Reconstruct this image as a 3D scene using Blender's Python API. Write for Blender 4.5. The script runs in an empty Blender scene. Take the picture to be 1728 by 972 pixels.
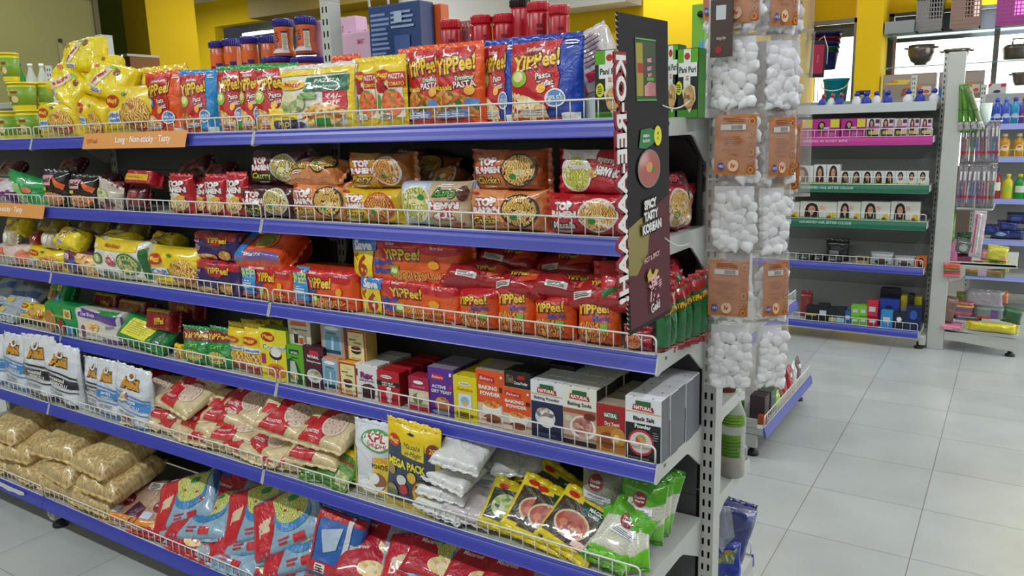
import bpy, bmesh, math, random
from math import sin, cos, pi, sqrt, radians
from mathutils import Vector, Matrix, Euler, noise
random.seed(7)
SC = bpy.context.scene
COL = SC.collection
# ------------------------------------------------------------------ camera
CAM = Vector((.46071, -1.1187, 1.08306)); YAW, PIT, ROL, FPX = -0.5795, 0.1985, -0.0291, 1335.26
_F = Vector((sin(YAW)*cos(PIT), cos(YAW)*cos(PIT), -sin(PIT)))
_R = Vector((cos(YAW), -sin(YAW), 0)); _U = _R.cross(_F)
R2 = _R*cos(ROL) + _U*sin(ROL); U2 = -_R*sin(ROL) + _U*cos(ROL)
cd = bpy.data.cameras.new('camera'); cam = bpy.data.objects.new('camera', cd); COL.objects.link(cam)
cam.matrix_world = Matrix(((R2.x, U2.x, -_F.x, CAM.x), (R2.y, U2.y, -_F.y, CAM.y), (R2.z, U2.z, -_F.z, CAM.z), (0, 0, 0, 1)))
cd.sensor_width = 36; cd.lens = FPX/1728*36; cd.clip_start = .02; cd.clip_end = 100
SC.camera = cam
def proj(p):
    d = Vector(p)-CAM; k = d.dot(_F)
    return 864+FPX*d.dot(R2)/k, 486-FPX*d.dot(U2)/k
def at(px, py, ax, val):
    r = _F + R2*((px-864)/FPX) - U2*((py-486)/FPX); t = (val-CAM[ax])/r[ax]
    return CAM + r*t
# ------------------------------------------------------------------ materials
def lin(h):
    h = h.lstrip('#'); c = [int(h[i:i+2], 16)/255 for i in (0, 2, 4)]
    return tuple(x/12.92 if x <= .04045 else ((x+.055)/1.055)**2.4 for x in c)+(1,)
_M = {}
def base_mat(key, rough, metal=0, coat=0):
    m = bpy.data.materials.new(key); m.use_nodes = True
    nt = m.node_tree; b = nt.nodes['Principled BSDF']
    b.inputs['Roughness'].default_value = rough; b.inputs['Metallic'].default_value = metal
    b.inputs['Coat Weight'].default_value = coat; b.inputs['Coat Roughness'].default_value = .07
    return m, nt, b
def add_bump(nt, b, scale, strength, dist=.002, uv=False, detail=2):
    tc = nt.nodes.new('ShaderNodeTexCoord'); n = nt.nodes.new('ShaderNodeTexNoise')
    n.inputs['Scale'].default_value = scale; n.inputs['Detail'].default_value = detail
    nt.links.new(tc.outputs['UV' if uv else 'Object'], n.inputs['Vector'])
    bp = nt.nodes.new('ShaderNodeBump'); bp.inputs['Strength'].default_value = strength; bp.inputs['Distance'].default_value = dist
    nt.links.new(n.outputs['Fac'], bp.inputs['Height']); nt.links.new(bp.outputs['Normal'], b.inputs['Normal'])
    return n
def paint(h, rough=.45, metal=0):
    k = 'paint_%s_%s_%s' % (h, rough, metal)
    if k not in _M:
        m, nt, b = base_mat(k, rough, metal); b.inputs['Base Color'].default_value = lin(h); _M[k] = m
    return _M[k]
def film(h, rough=.3):
    """glossy printed plastic film with fine crinkles"""
    k = 'film_%s_%s' % (h, rough)
    if k not in _M:
        m, nt, b = base_mat(k, rough, 0, .85); b.inputs['Base Color'].default_value = lin(h)
        n = add_bump(nt, b, 20, 1.0, .011, detail=4); n.inputs['Distortion'].default_value = .9; n.inputs['Roughness'].default_value = .55; _M[k] = m
    return _M[k]
def card(h): return paint(h, .42)
def ramp_mat(k, tex, cols, rough=.35, film_=True, dist=0, scale=200, bump=.3, coord='UV'):
    if k in _M: return _M[k]
    m, nt, b = base_mat(k, rough, 0, .5 if film_ else 0)
    tc = nt.nodes.new('ShaderNodeTexCoord')
    if tex == 'wave':
        t = nt.nodes.new('ShaderNodeTexWave'); t.inputs['Scale'].default_value = scale; t.inputs['Distortion'].default_value = dist
        t.inputs['Detail'].default_value = 2; t.inputs['Detail Scale'].default_value = 1.2; out = t.outputs['Fac']
    elif tex == 'voronoi':
        t = nt.nodes.new('ShaderNodeTexVoronoi'); t.inputs['Scale'].default_value = scale*1.5; sp = nt.nodes.new('ShaderNodeSeparateColor'); nt.links.new(t.outputs['Color'], sp.inputs['Color']); out = sp.outputs['Red']
    else:
        t = nt.nodes.new('ShaderNodeTexNoise'); t.inputs['Scale'].default_value = scale; t.inputs['Detail'].default_value = 4; out = t.outputs['Fac']
    nt.links.new(tc.outputs[coord], t.inputs['Vector'])
    r = nt.nodes.new('ShaderNodeValToRGB'); e = r.color_ramp.elements
    n = len(cols)
    for i in range(n-2): e.new(.5)
    for i, c in enumerate(cols):
        lo, hi = (.3, .7) if tex == 'noise' else (0.05, .95)
        e[i].position = lo+(hi-lo)*i/(n-1); e[i].color = lin(c)
    nt.links.new(out, r.inputs['Fac']); nt.links.new(r.outputs['Color'], b.inputs['Base Color'])
    if bump:
        bp = nt.nodes.new('ShaderNodeBump'); bp.inputs['Strength'].default_value = bump; bp.inputs['Distance'].default_value = .002
        nt.links.new(r.outputs['Color'], bp.inputs['Height']); nt.links.new(bp.outputs['Normal'], b.inputs['Normal'])
    _M[k] = m; return m
def noodle(a='#E8B84A', b_='#9A4E18', c='#F4D684', s=75): return ramp_mat('noodle_%s%s%s%s' % (a, b_, c, s), 'wave', [b_, a, c], dist=14, scale=s)
def food(cols, s=110): return ramp_mat('food_'+'_'.join(cols)+str(s), 'voronoi', cols, scale=s, bump=.15)
def speck(cols, s=200, coord='UV', rough=.35): return ramp_mat('speck_'+'_'.join(cols)+str(s)+coord, 'noise', cols, scale=s, bump=.25, coord=coord, rough=rough)
WHT = '#F2F0EC'
M_STEEL = paint('#BEC1BA', .38)        # powder coated rack white
M_RAIL = paint('#363EAC', .33)
_b = M_RAIL.node_tree.nodes['Principled BSDF']; _b.inputs['Specular IOR Level'].default_value = .9
M_WIRE = paint('#E2E3DE', .35)
M_DARK = paint('#18171A', .6)
M_PANEL = paint('#55565A', .55)
# ------------------------------------------------------------------ objects
def tag(o, label, cat=None, group=None, kind=None):
    if label: o['label'] = label
    if cat: o['category'] = cat
    if group: o['group'] = group
    if kind: o['kind'] = kind
    return o
def thing(name, label, cat, loc=(0, 0, 0), rz=0, group=None):
    o = bpy.data.objects.new(name, None); COL.objects.link(o); o.location = loc; o.rotation_euler = (0, 0, rz); o.empty_display_size = .05
    return tag(o, label, cat, group)
def mkobj(name, me, parent=None, loc=(0, 0, 0), rot=(0, 0, 0)):
    o = bpy.data.objects.new(name, me); COL.objects.link(o); o.location = loc; o.rotation_euler = rot
    if parent: o.parent = parent
    return o
class MB:
    """collects shapes into one mesh; every shape carries a material"""
    def __init__(s): s.v = []; s.f = []; s.m = []; s.mats = []; s.sm = []
    def mi(s, m):
        if m not in s.mats: s.mats.append(m)
        return s.mats.index(m)
    def add(s, vs, fs, m, smooth=False):
        o = len(s.v); s.v += [tuple(v) for v in vs]; i = s.mi(m)
        for f in fs: s.f.append(tuple(o+k for k in f)); s.m.append(i); s.sm.append(smooth)
        return s
    def box(s, a, b, m, bev=0, rot=None, piv=None):
        x0, y0, z0 = a; x1, y1, z1 = b
        if bev <= 0:
            vs = [(x, y, z) for z in (z0, z1) for y in (y0, y1) for x in (x0, x1)]
            fs = [(0, 2, 3, 1), (4, 5, 7, 6), (0, 1, 5, 4), (2, 6, 7, 3), (0, 4, 6, 2), (1, 3, 7, 5)]
        else:
            bm = bmesh.new(); bmesh.ops.create_cube(bm, size=1)
            for v in bm.verts: v.co = Vector(((x0+x1)/2+v.co.x*(x1-x0), (y0+y1)/2+v.co.y*(y1-y0), (z0+z1)/2+v.co.z*(z1-z0)))
            bmesh.ops.bevel(bm, geom=bm.edges[:], offset=bev, segments=2, affect='EDGES', profile=.5)
            bm.verts.index_update(); vs = [v.co.copy() for v in bm.verts]; fs = [[v.index for v in f.verts] for f in bm.faces]; bm.free()
        if rot is not None:
            p = Vector(piv or ((x0+x1)/2, (y0+y1)/2, (z0+z1)/2)); vs = [p+rot@(Vector(v)-p) for v in vs]
        return s.add(vs, fs, m)
    def tube(s, pts, r, m, n=8, cap=True):
        pts = [Vector(p) for p in pts]; rs = r if isinstance(r, (list, tuple)) else [r]*len(pts)
        vs = []; fs = []; up = None
        for i, p in enumerate(pts):
            t = (pts[min(i+1, len(pts)-1)]-pts[max(i-1, 0)]).normalized()
            if up is None: up = t.orthogonal().normalized()
            a = (up-t*up.dot(t)); a = a.normalized() if a.length > 1e-6 else t.orthogonal().normalized(); up = a; b = t.cross(a)
            vs += [p+(a*cos(2*pi*k/n)+b*sin(2*pi*k/n))*rs[i] for k in range(n)]
        for i in range(len(pts)-1):
            for k in range(n): fs.append((i*n+k, i*n+(k+1) % n, (i+1)*n+(k+1) % n, (i+1)*n+k))
        if cap: fs.append(tuple(range(n))[::-1]); fs.append(tuple((len(pts)-1)*n+k for k in range(n)))
        return s.add(vs, fs, m, True)
    def lathe(s, prof, m, c=(0, 0, 0), n=24, sx=1, sy=1, axis=None):
        """prof: (radius, z) list"""
        vs = []; fs = []
        for r, z in prof:
            vs += [(c[0]+r*cos(2*pi*k/n)*sx, c[1]+r*sin(2*pi*k/n)*sy, c[2]+z) for k in range(n)]
        for i in range(len(prof)-1):
            for k in range(n): fs.append((i*n+k, i*n+(k+1) % n, (i+1)*n+(k+1) % n, (i+1)*n+k))
        if prof[0][0] > 1e-5: fs.append(tuple(range(n))[::-1])
        if prof[-1][0] > 1e-5: fs.append(tuple((len(prof)-1)*n+k for k in range(n)))
        return s.add(vs, fs, m, True)
    def prism(s, poly, lo, hi, axis, m):
        """poly in the two other axes, extruded along axis"""
        def mk(a, b, c):
            if axis == 0: return (c, a, b)
            if axis == 1: return (a, c, b)
            return (a, b, c)
        n = len(poly); vs = [mk(a, b, lo) for a, b in poly]+[mk(a, b, hi) for a, b in poly]
        fs = [tuple(range(n))[::-1], tuple(range(n, 2*n))]+[(i, (i+1) % n, n+(i+1) % n, n+i) for i in range(n)]
        return s.add(vs, fs, m)
    def mesh(s, name):
        me = bpy.data.meshes.new(name); me.from_pydata(s.v, [], s.f); me.polygons.foreach_set('material_index', s.m)
        me.polygons.foreach_set('use_smooth', s.sm)
        for m in s.mats: me.materials.append(m)
        bm = bmesh.new(); bm.from_mesh(me); bmesh.ops.recalc_face_normals(bm, faces=bm.faces[:]); bm.to_mesh(me); bm.free()
        me.update(); return me
    def build(s, name, parent=None, loc=(0, 0, 0), rot=(0, 0, 0)): return mkobj(name, s.mesh(name), parent, loc, rot)
def struct(name, mb):
    o = mb.build(name); o['kind'] = 'structure'; return o
# ------------------------------------------------------------------ lettering
_T = {}
def text_tris(txt, bold=0.0, res=2):
    """2d triangles of a line of lettering, cap height 1, centred"""
    k = (txt, bold, res)
    if k in _T: return _T[k]
    cu = bpy.data.curves.new('t', 'FONT'); cu.body = txt; cu.size = 1; cu.resolution_u = res; cu.offset = bold
    cu.align_x = 'CENTER'; cu.space_line = .95
    o = bpy.data.objects.new('t', cu); COL.objects.link(o); dg = bpy.context.evaluated_depsgraph_get(); dg.update()
    me = o.evaluated_get(dg).to_mesh()
    me.calc_loop_triangles()
    v = [(a.co.x, a.co.y) for a in me.vertices]; t = [tuple(x.vertices) for x in me.loop_triangles]
    o.evaluated_get(dg).to_mesh_clear(); bpy.data.objects.remove(o); bpy.data.curves.remove(cu)
    if v:
        x0 = min(a[0] for a in v); x1 = max(a[0] for a in v); y0 = min(a[1] for a in v); y1 = max(a[1] for a in v)
        v = [((a-(x0+x1)/2)/.72, (b-(y0+y1)/2)/.72) for a, b in v]
    _T[k] = (v, t); return _T[k]
# art items, all in front-face units -1..1
def R(u0, v0, u1, v1, m): return ('P', [(u0, v0), (u1, v0), (u1, v1), (u0, v1)], m)
def PG(pts, m): return ('P', pts, m)
def E(cu, cv, ru, rv, m, n=20): return ('P', [(cu+ru*cos(2*pi*k/n), cv+rv*sin(2*pi*k/n)) for k in range(n)], m)
def T(cu, cv, h, s, m, ol=None, rot=0, maxw=None, bold=.02, slant=0): return ('T', cu, cv, h, s, m, ol, rot, maxw, bold, slant)
def LN(u0, v0, u1, v1, n, m, seed=1):
    """small print: n thin bars"""
    rnd = random.Random(seed); out = []
    for i in range(n):
        v = v0+(v1-v0)*(i+.5)/n; hh = abs(v1-v0)/n*.25; e = u0+(u1-u0)*rnd.uniform(.7, 1)
        out.append(R(u0, v-hh, e, v+hh, m))
    return out
def flat(items):
    o = []
    for i in items:
        if isinstance(i, list): o += flat(i)
        else: o.append(i)
    return o
def sub2d(polys, tris, thr, su, sv):
    bm = bmesh.new()
    if polys is not None:
        vs = [bm.verts.new((a*su, b*sv, 0)) for a, b in polys]; bm.faces.new(vs)
    else:
        vs = [bm.verts.new((a, b, 0)) for a, b in tris[0]]
        for t in tris[1]:
            try: bm.faces.new([vs[i] for i in t])
            except ValueError: pass
    if thr:
        bmesh.ops.triangulate(bm, faces=bm.faces[:])
        for _ in range(7):
            le = [e for e in bm.edges if e.calc_length() > thr]
            if not le: break
            bmesh.ops.subdivide_edges(bm, edges=le, cuts=1); bmesh.ops.triangulate(bm, faces=[f for f in bm.faces if len(f.verts) > 3])
    bm.verts.index_update(); r = ([(v.co.x, v.co.y) for v in bm.verts], [[v.index for v in f.verts] for f in bm.faces]); bm.free(); return r
def art_to(mb, uvs, art, S, w, h, thr):
    """art through surface S(u,v,off) into the mesh builder"""
    su, sv = w/2, h/2; layer = 0
    for it in flat(art):
        jobs = []
        if it[0] == 'P': jobs.append((sub2d(it[1], None, thr, su, sv), it[2]))
        else:
            _, cu, cv, th, s, m, ol, rot, maxw, bold, slant = it
            for mm, bo in ((ol, bold+.085), (m, bold)):
                if mm is None: continue
                v, t = text_tris(s, bo); hh = th*sv
                ww = max([abs(a[0]) for a in v]+[.01])*2*hh; k = 1
                if maxw and ww > maxw*2*su: k = maxw*2*su/ww
                c, sn = cos(rot), sin(rot)
                pts = [((a*k+b*slant)*hh, b*hh) for a, b in v]
                pts = [(cu*su+a*c-b*sn, cv*sv+a*sn+b*c) for a, b in pts]
                jobs.append((sub2d(None, (pts, t), thr, 1, 1), mm))
        for (v2, fs), m in jobs:
            off = .0004+.00012*layer; layer += 1
            vs = []
            for a, b in v2:
                u = max(-.97, min(.97, a/su)); q = max(-.985, min(.985, b/sv)); vs.append(S(u, q, off)); uvs.append((a, b))
            mb.add(vs, fs, m, True)
# ------------------------------------------------------------------ soft packs
def surface(kind, w, h, d, seed):
    def pos(u, v, side):
        au, av = min(1, abs(u)), min(1, abs(v)); x = u*w/2; z = v*h/2
        if kind == 'pillow':      # seals left and right, fat roll
            Tt = (1-au**6)**.6*(1-av**2.6)**.42; z *= 1+.07*au**6-.03; x *= 1-.02*(1-av*av)
        elif kind == 'pouch':     # flat four-side pouch
            Tt = (1-au**3)**.75*(1-av**5)**.8; x *= 1-.035*(1-av**4); z *= 1-.02*(1-au**4)
        elif kind == 'gusset':    # stands on its base, empty top
            q = (v+1)/2; Tt = (1-au**5)**.5*(1-q**2.2)**.8*min(1, .55+q*5); x *= 1-.04*(1-av**2)
        elif kind == 'slab':      # lying filled bag, thick nearly to the edge
            Tt = (1-au**8)**.5*(1-av**8)**.5; x *= 1-.04*(1-av**4)
        elif kind == 'brick':     # film wrapped rectangular block
            Tt = (1-au**14)**.4*(1-av**14)**.4; x *= 1-.01*(1-av**4)
        n1 = noise.noise(Vector((x*22+seed*3.1, z*22, seed*1.7))); n2 = 1-2.6*abs(noise.noise(Vector((x*30+z*12, z*30-x*8+seed, side*3+seed))))
        amp = {'brick': .11, 'slab': .2}.get(kind, .24)
        wr = d*amp*(n1*.8+n2*.17)*min(1, Tt*2.5)
        com = (.0016*sin(u*34+seed*2)*av**9 if kind != 'pillow' else .0016*sin(v*17+seed)*au**14)+.004*noise.noise(Vector((x*9, z*9, seed+9)))
        return Vector((x, -side*(d/2*Tt+wr)+com, z))
    return pos
_PK = {}
def soft_mesh(key, kind, w, h, d, base, art, seed=0, back=None, n=30):
    if key in _PK: return _PK[key]
    pos = surface(kind, w, h, d, seed); mb = MB(); uvs = []
    def lattice(side):
        vs = []; fs = []
        for j in range(n+1):
            for i in range(n+1):
                # finer near the rims
                a = sin((i/n-.5)*pi)*.55+(i/n*2-1)*.45; b = sin((j/n-.5)*pi)*.55+(j/n*2-1)*.45
                vs.append(pos(a, b, side)); uvs.append((a*w/2, b*h/2))
        for j in range(n):
            for i in range(n):
                q = j*(n+1)+i; f = (q, q+1, q+n+2, q+n+1); fs.append(f if side > 0 else f[::-1])
        return vs, fs
    v, f = lattice(1); mb.add(v, f, base, True)
    v, f = lattice(-1); mb.add(v, f, back or base, True)
    def S(u, q, off):
        p = pos(u, q, 1); e = .02
        t1 = pos(min(1, u+e), q, 1)-pos(max(-1, u-e), q, 1); t2 = pos(u, min(1, q+e), 1)-pos(u, max(-1, q-e), 1)
        nn = t1.cross(t2)
        nn = nn.normalized() if nn.length > 1e-9 else Vector((0, -1, 0))
        return p+nn*(off+.0009)
    art_to(mb, uvs, art, S, w, h, .011)
    me = bpy.data.meshes.new(key); me.from_pydata(mb.v, [], mb.f); me.polygons.foreach_set('material_index', mb.m); me.polygons.foreach_set('use_smooth', mb.sm)
    for m in mb.mats: me.materials.append(m)
    ul = me.uv_layers.new(name='UVMap')
    li = [0]*len(me.loops); me.loops.foreach_get('vertex_index', li)
    ul.data.foreach_set('uv', [c for i in li for c in uvs[i]])
    me.update(); _PK[key] = me; return me
def seal_mesh(key, length, wid, m, seed=0):
    """crimped seal strip running along x, growing towards +z"""
    if key in _PK: return _PK[key]
    mb = MB(); n = 28; vs = []; rnd = random.Random(seed)
    for side in (-1, 1):
        for j in range(2):
            for i in range(n+1):
                x = (i/n-.5)*length; z = wid*j-(.0012 if j and i % 2 else 0)
                y = .0017*sin(i*1.05+seed)*(.6+j*.8)+.004*noise.noise(Vector((x*14, j*.8, seed+3)))*(j*1.5)
                vs.append((x, y+side*.0003, z))
    fs = []
    for s_ in (0, 1):
        for i in range(n):
            q = s_*2*(n+1)+i; f = (q, q+1, q+n+2, q+n+1); fs.append(f if s_ == 0 else f[::-1])
    o = 2*(n+1)
    fs += [(n+1+i, n+2+i, o+n+2+i, o+n+1+i) for i in range(n)]
    mb.add(vs, fs, m, True); _PK[key] = mb.mesh(key); return _PK[key]
class Design:
    """a printed product: name, category, short description, shape and art"""
    def __init__(s, name, cat, desc, kind, w, h, d, base, art=(), seal=None, back=None, side=None, top=None, n=30):
        s.name, s.cat, s.desc, s.kind, s.w, s.h, s.d, s.base, s.art, s.seal, s.back, s.side, s.top, s.n = name, cat, desc, kind, w, h, d, base, art, seal, back, side, top, n
        s.id = '%s_%d' % (name, len(DESIGNS)); DESIGNS.append(s)
    def make(s, variant=0):
        w, h, d = s.w, s.h, s.d
        if s.kind == 'box':
            k = s.id
            if k not in _PK:
                mb = MB(); uvs = []
                sm = s.side or s.base
                x, z = w/2, h/2; y = d/2; b = .0007
                mb.box((-x, -y, -z), (x, y, z), s.base, b)
                if s.side:
                    mb.add([(x+.0002, -y+b, -z+b), (x+.0002, y-b, -z+b), (x+.0002, y-b, z-b), (x+.0002, -y+b, z-b)], [(0, 1, 2, 3)], s.side)
                    mb.add([(-x-.0002, -y+b, -z+b), (-x-.0002, y-b, -z+b), (-x-.0002, y-b, z-b), (-x-.0002, -y+b, z-b)], [(3, 2, 1, 0)], s.side)
                uvs += [(v[0], v[2]) for v in mb.v]
                art_to(mb, uvs, s.art, lambda u, q, off: Vector((u*x, -y-off, q*z)), w, h, None)
                me = bpy.data.meshes.new(k); me.from_pydata(mb.v, [], mb.f); me.polygons.foreach_set('material_index', mb.m)
                for m in mb.mats: me.materials.append(m)
                ul = me.uv_layers.new(name='UVMap'); li = [0]*len(me.loops); me.loops.foreach_get('vertex_index', li)
                ul.data.foreach_set('uv', [c for i in li for c in uvs[i]]); _PK[k] = me
                fm = MB(); tm = s.top or s.base   # tucked top flap with its front slit
                fm.box((-x+.001, -y+.0012, 0), (x-.001, y-.001, .0006), tm, 0)
                fm.box((-x*.55, -y+.0002, -.0002), (-x*.5, -y+.004, .0009), paint('#77736c', .6)); fm.box((x*.5, -y+.0002, -.0002), (x*.55, -y+.004, .0009), paint('#77736c', .6))
                _PK[k+'f'] = fm.mesh(k+'_flap')
            o = mkobj(s.name, _PK[k]); mkobj('top_flap', _PK[k+'f'], o, (0, 0, h/2)); return o
        me = soft_mesh('%s_v%d' % (s.id, variant), s.kind, w, h, d, s.base, s.art, seed=DESIGNS.index(s)*1.3+variant*5.7+1, back=s.back, n=s.n)
        o = mkobj(s.name, me); sl = s.seal or s.base
        if s.kind in ('pillow', 'brick'):
            sm = seal_mesh('%s_s%d' % (s.id, variant), h*(1.02 if s.kind == 'pillow' else .9), .011, sl, variant)
            for sg in (1, -1): mkobj('end_seal', sm, o, (sg*(w/2-.0015), 0, 0), (0, sg*pi/2, 0))
        else:
            sm = seal_mesh('%s_s%d' % (s.id, variant), w*.985, .009, sl, variant)
            mkobj('top_seal', sm, o, (0, 0, h/2-.0015))
            if s.kind != 'gusset': mkobj('bottom_seal', sm, o, (0, 0, -h/2+.0015), (0, pi, 0))
        return o
DESIGNS = []
Z = [0, 1.0933, .9099, .7272, .5447, .3609, .1011]      # price-rail tops, shelf 1 (top) to 6 (base)
FR = [0, 0, 0, 0, 0, -.058, -.111]                       # where each shelf's front edge stands
SHELF = ['', 'top shelf', 'second shelf', 'third shelf', 'fourth shelf', 'fifth shelf', 'bottom shelf']
UY = .212
BD = .002                                                # shelf board below the rail top
PLACED = []
def reg(o, key, px, place, desc, cat, group=None, extra=''):
    PLACED.append((o, key, px, place, desc, cat, group, extra)); return o
def obl(p):
    """foreshortening of a width measured on a plane y = const"""
    d = Vector(p)-CAM; return abs(d.y)/sqrt(d.x*d.x+d.y*d.y)
_cnt = {}
def put(D, L, x0, x1, yt, yf=.03, yb=None, zb=None, rx=0, ry=0, rz=0, desc=None, extra='', place=None, v=None, dup=None, sc=None, grp=None):
    """stand a pack on shelf L: pixel columns x0..x1 and top row yt of its front face, which is yf behind the shelf edge"""
    y = FR[L]+yf; z0 = Z[L]-BD
    xm = (x0+x1)/2
    if zb is not None: z0 = zb
    if yb is not None: z0 = at(xm, yb, 1, y)[2]
    pm = at(xm, yt, 1, y); h = pm.z-z0
    ym = proj((pm.x, y, (pm.z+z0)/2))[1]
    X0 = at(x0, ym, 1, y).x; X1 = at(x1, ym, 1, y).x; w = X1-X0
    k = D.id; c = _cnt.get(k, 0); _cnt[k] = c+1
    o = D.make((c % 2) if v is None else v)
    c_, s_ = abs(cos(ry)), abs(sin(ry))
    if sc: sx = sz = sc
    elif s_ > .9: sx = h/D.w; sz = w/D.h
    else: sx = w/D.w; sz = h/D.h
    o.scale = (sx, sx*.5+.5 if D.kind != 'box' else 1, sz)
    o.rotation_euler = (rx, ry, rz)
    o.location = ((X0+X1)/2, y+D.d/2, z0+h/2)
    pl = place or ('on the '+SHELF[L])
    reg(o, (D.id, desc, pl, extra), xm, pl, desc or D.desc, D.cat, grp, extra)
    return o
def lay(D, L, px, py, y, rx=-1.3, ry=0, rz=0, w=1, h=1, desc=None, extra='', place=None, v=None, grp=None, t=1):
    """lay a pack with its centre seen at pixel px,py, about y metres behind the shelf edge; kept inside the shelf"""
    M = Euler((rx, ry, rz), 'XYZ').to_matrix(); hx, hy, hz = [abs(M[i][0])*D.w*w*.46+abs(M[i][1])*D.d*t*.42+abs(M[i][2])*D.h*h*.46 for i in range(3)]
    yy = max(y, hy+.006); lim = UY-FR[L]-.004
    if yy+hy > lim+.0: yy = max(hy+.004, lim-hy) if 2*hy < lim else max(hy+.0, lim-hy)
    p = at(px, py, 1, FR[L]+yy)
    if p.z-hz < Z[L]-BD: p.z = Z[L]-BD+hz
    if p.x+hx > -.006: p.x = -.006-hx
    k = D.id; c = _cnt.get(k, 0); _cnt[k] = c+1
    o = D.make((c % 2) if v is None else v); o.scale = (w, t, h); o.rotation_euler = Euler((rx, ry, rz), 'XYZ'); o.location = p
    pl = place or ('on the '+SHELF[L])
    reg(o, (D.id, desc, pl, extra), px, pl, desc or D.desc, D.cat, grp, extra)
    return o
def clone(o, off, key_extra='', desc=None):
    r = o.copy(); COL.objects.link(r)
    for ch in o.children:
        c = ch.copy(); COL.objects.link(c); c.parent = r
    r.location = Vector(o.location)+Vector(off)
    e = [t for t in PLACED if t[0] is o][0]
    reg(r, e[1]+(key_extra,), e[2], e[3], desc or e[4], e[5], e[6], key_extra or e[7])
    return r
# ================================================================== gondola
W = .9; UD = .036; UW = .027; TOP = 1.373; RH = .0273; WH = .031; DB = .205
def upright_mesh(h, key):
    if key in _PK: return _PK[key]
    mb = MB(); m = M_STEEL; x0, x1 = -UW/2, UW/2; pitch = .02605
    xs = [x0, -.0078, -.0036, .0036, .0078, x1]
    for sgn, yy in ((-1, 0), (1, UD)):
        vs = []; z = h-.012
        rows = [h]
        k = 0
        while z-.013 > .05:
            rows += [z, z-.013]; z -= pitch; k += 1
        rows.append(0)
        for j in range(len(rows)-1):
            for i in range(5):
                a, b, t, s = xs[i], xs[i+1], rows[j], rows[j+1]
                slot = (j % 2 == 1) and i in (1, 3)
                if not slot:
                    mb.add([(a, yy, s), (b, yy, s), (b, yy, t), (a, yy, t)], [(0, 1, 2, 3)], m)
                else:
                    q = yy-sgn*.011
                    mb.add([(a, yy, s), (b, yy, s), (b, yy, t), (a, yy, t), (a, q, s), (b, q, s), (b, q, t), (a, q, t)],
                           [(0, 1, 5, 4), (1, 2, 6, 5), (2, 3, 7, 6), (3, 0, 4, 7), (4, 5, 6, 7)], M_DARK)  # slot pockets coloured dark, shade of the hollow put into the paint
    mb.add([(x0, 0, 0), (x0, UD, 0), (x0, UD, h), (x0, 0, h), (x1, 0, 0), (x1, UD, 0), (x1, UD, h), (x1, 0, h)],
           [(0, 1, 2, 3), (4, 5, 6, 7), (3, 2, 6, 7)], m)
    mb.box((x0-.0006, -.0006, h), (x1+.0006, UD+.0006, h+.004), m, .0012)
    _PK[key] = mb.mesh(key); return _PK[key]
def rail_mesh(length, key, mat, low=0):
    if key in _PK: return _PK[key]
    mb = MB(); x0, x1 = -length/2, length/2
    prof = [(.004, .0), (-.0006, .0005), (-.0016, -.0018), (-.0008, -.0045), (-.0022, -.0062), (-.0042, -.011), (-.0062, -.0185), (-.0082, -RH+.0025-low), (-.0094, -RH+.0008-low), (-.0082, -RH-low), (.0, -RH-low+.0005), (.004, -.004)]
    mb.prism(prof, x0, x1, 0, mat); _PK[key] = mb.mesh(key); return _PK[key]
def wire_mesh(length, key, hgt=WH, step=.0243, mat=None, r1=.0016, r2=.0010):
    if key in _PK: return _PK[key]
    mb = MB(); m = mat or M_WIRE; a = length/2; r = .009; pts = []
    pts += [(-a, 0, -.001)]
    for k in range(6): t = pi-k*pi/10; pts.append((-a+r+r*cos(t), 0, hgt-r+r*sin(t)))
    for k in range(6): t = pi/2-k*pi/10; pts.append((a-r+r*cos(t), 0, hgt-r+r*sin(t)))
    pts += [(a, 0, -.001)]
    mb.tube(pts, r1, m, 8)
    mb.tube([(-a, 0, .001), (a, 0, .001)], r2*1.2, m, 6)
    n = int(round(length/step))
    for i in range(1, n): mb.tube([(-a+length*i/n, .0008, -.001), (-a+length*i/n, .0008, hgt)], r2, m, 6)
    _PK[key] = mb.mesh(key); return _PK[key]
def bracket_mesh(depth, key, front=True):
    if key in _PK: return _PK[key]
    d = depth
    prof = [(.004, 0), (d, 0), (d, -.072), (d-.012, -.074), (d*.66, -.031), (d*.6, -.0275), (.012, -.0275), (-.004, -.031), (-.0088, -.0292), (-.0098, -.0265), (-.0058, -.016), (-.0022, -.004), (-.0005, .0005)]
    mb = MB(); mb.prism(prof, -.0016, .0016, 0, M_STEEL)
    for zz in (.2, .45): mb.box((.0014, .02+d*zz*.1, -.012), (.0021, .022+d*zz*.1, -.006), M_DARK)
    _PK[key] = mb.mesh(key); return _PK[key]
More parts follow.
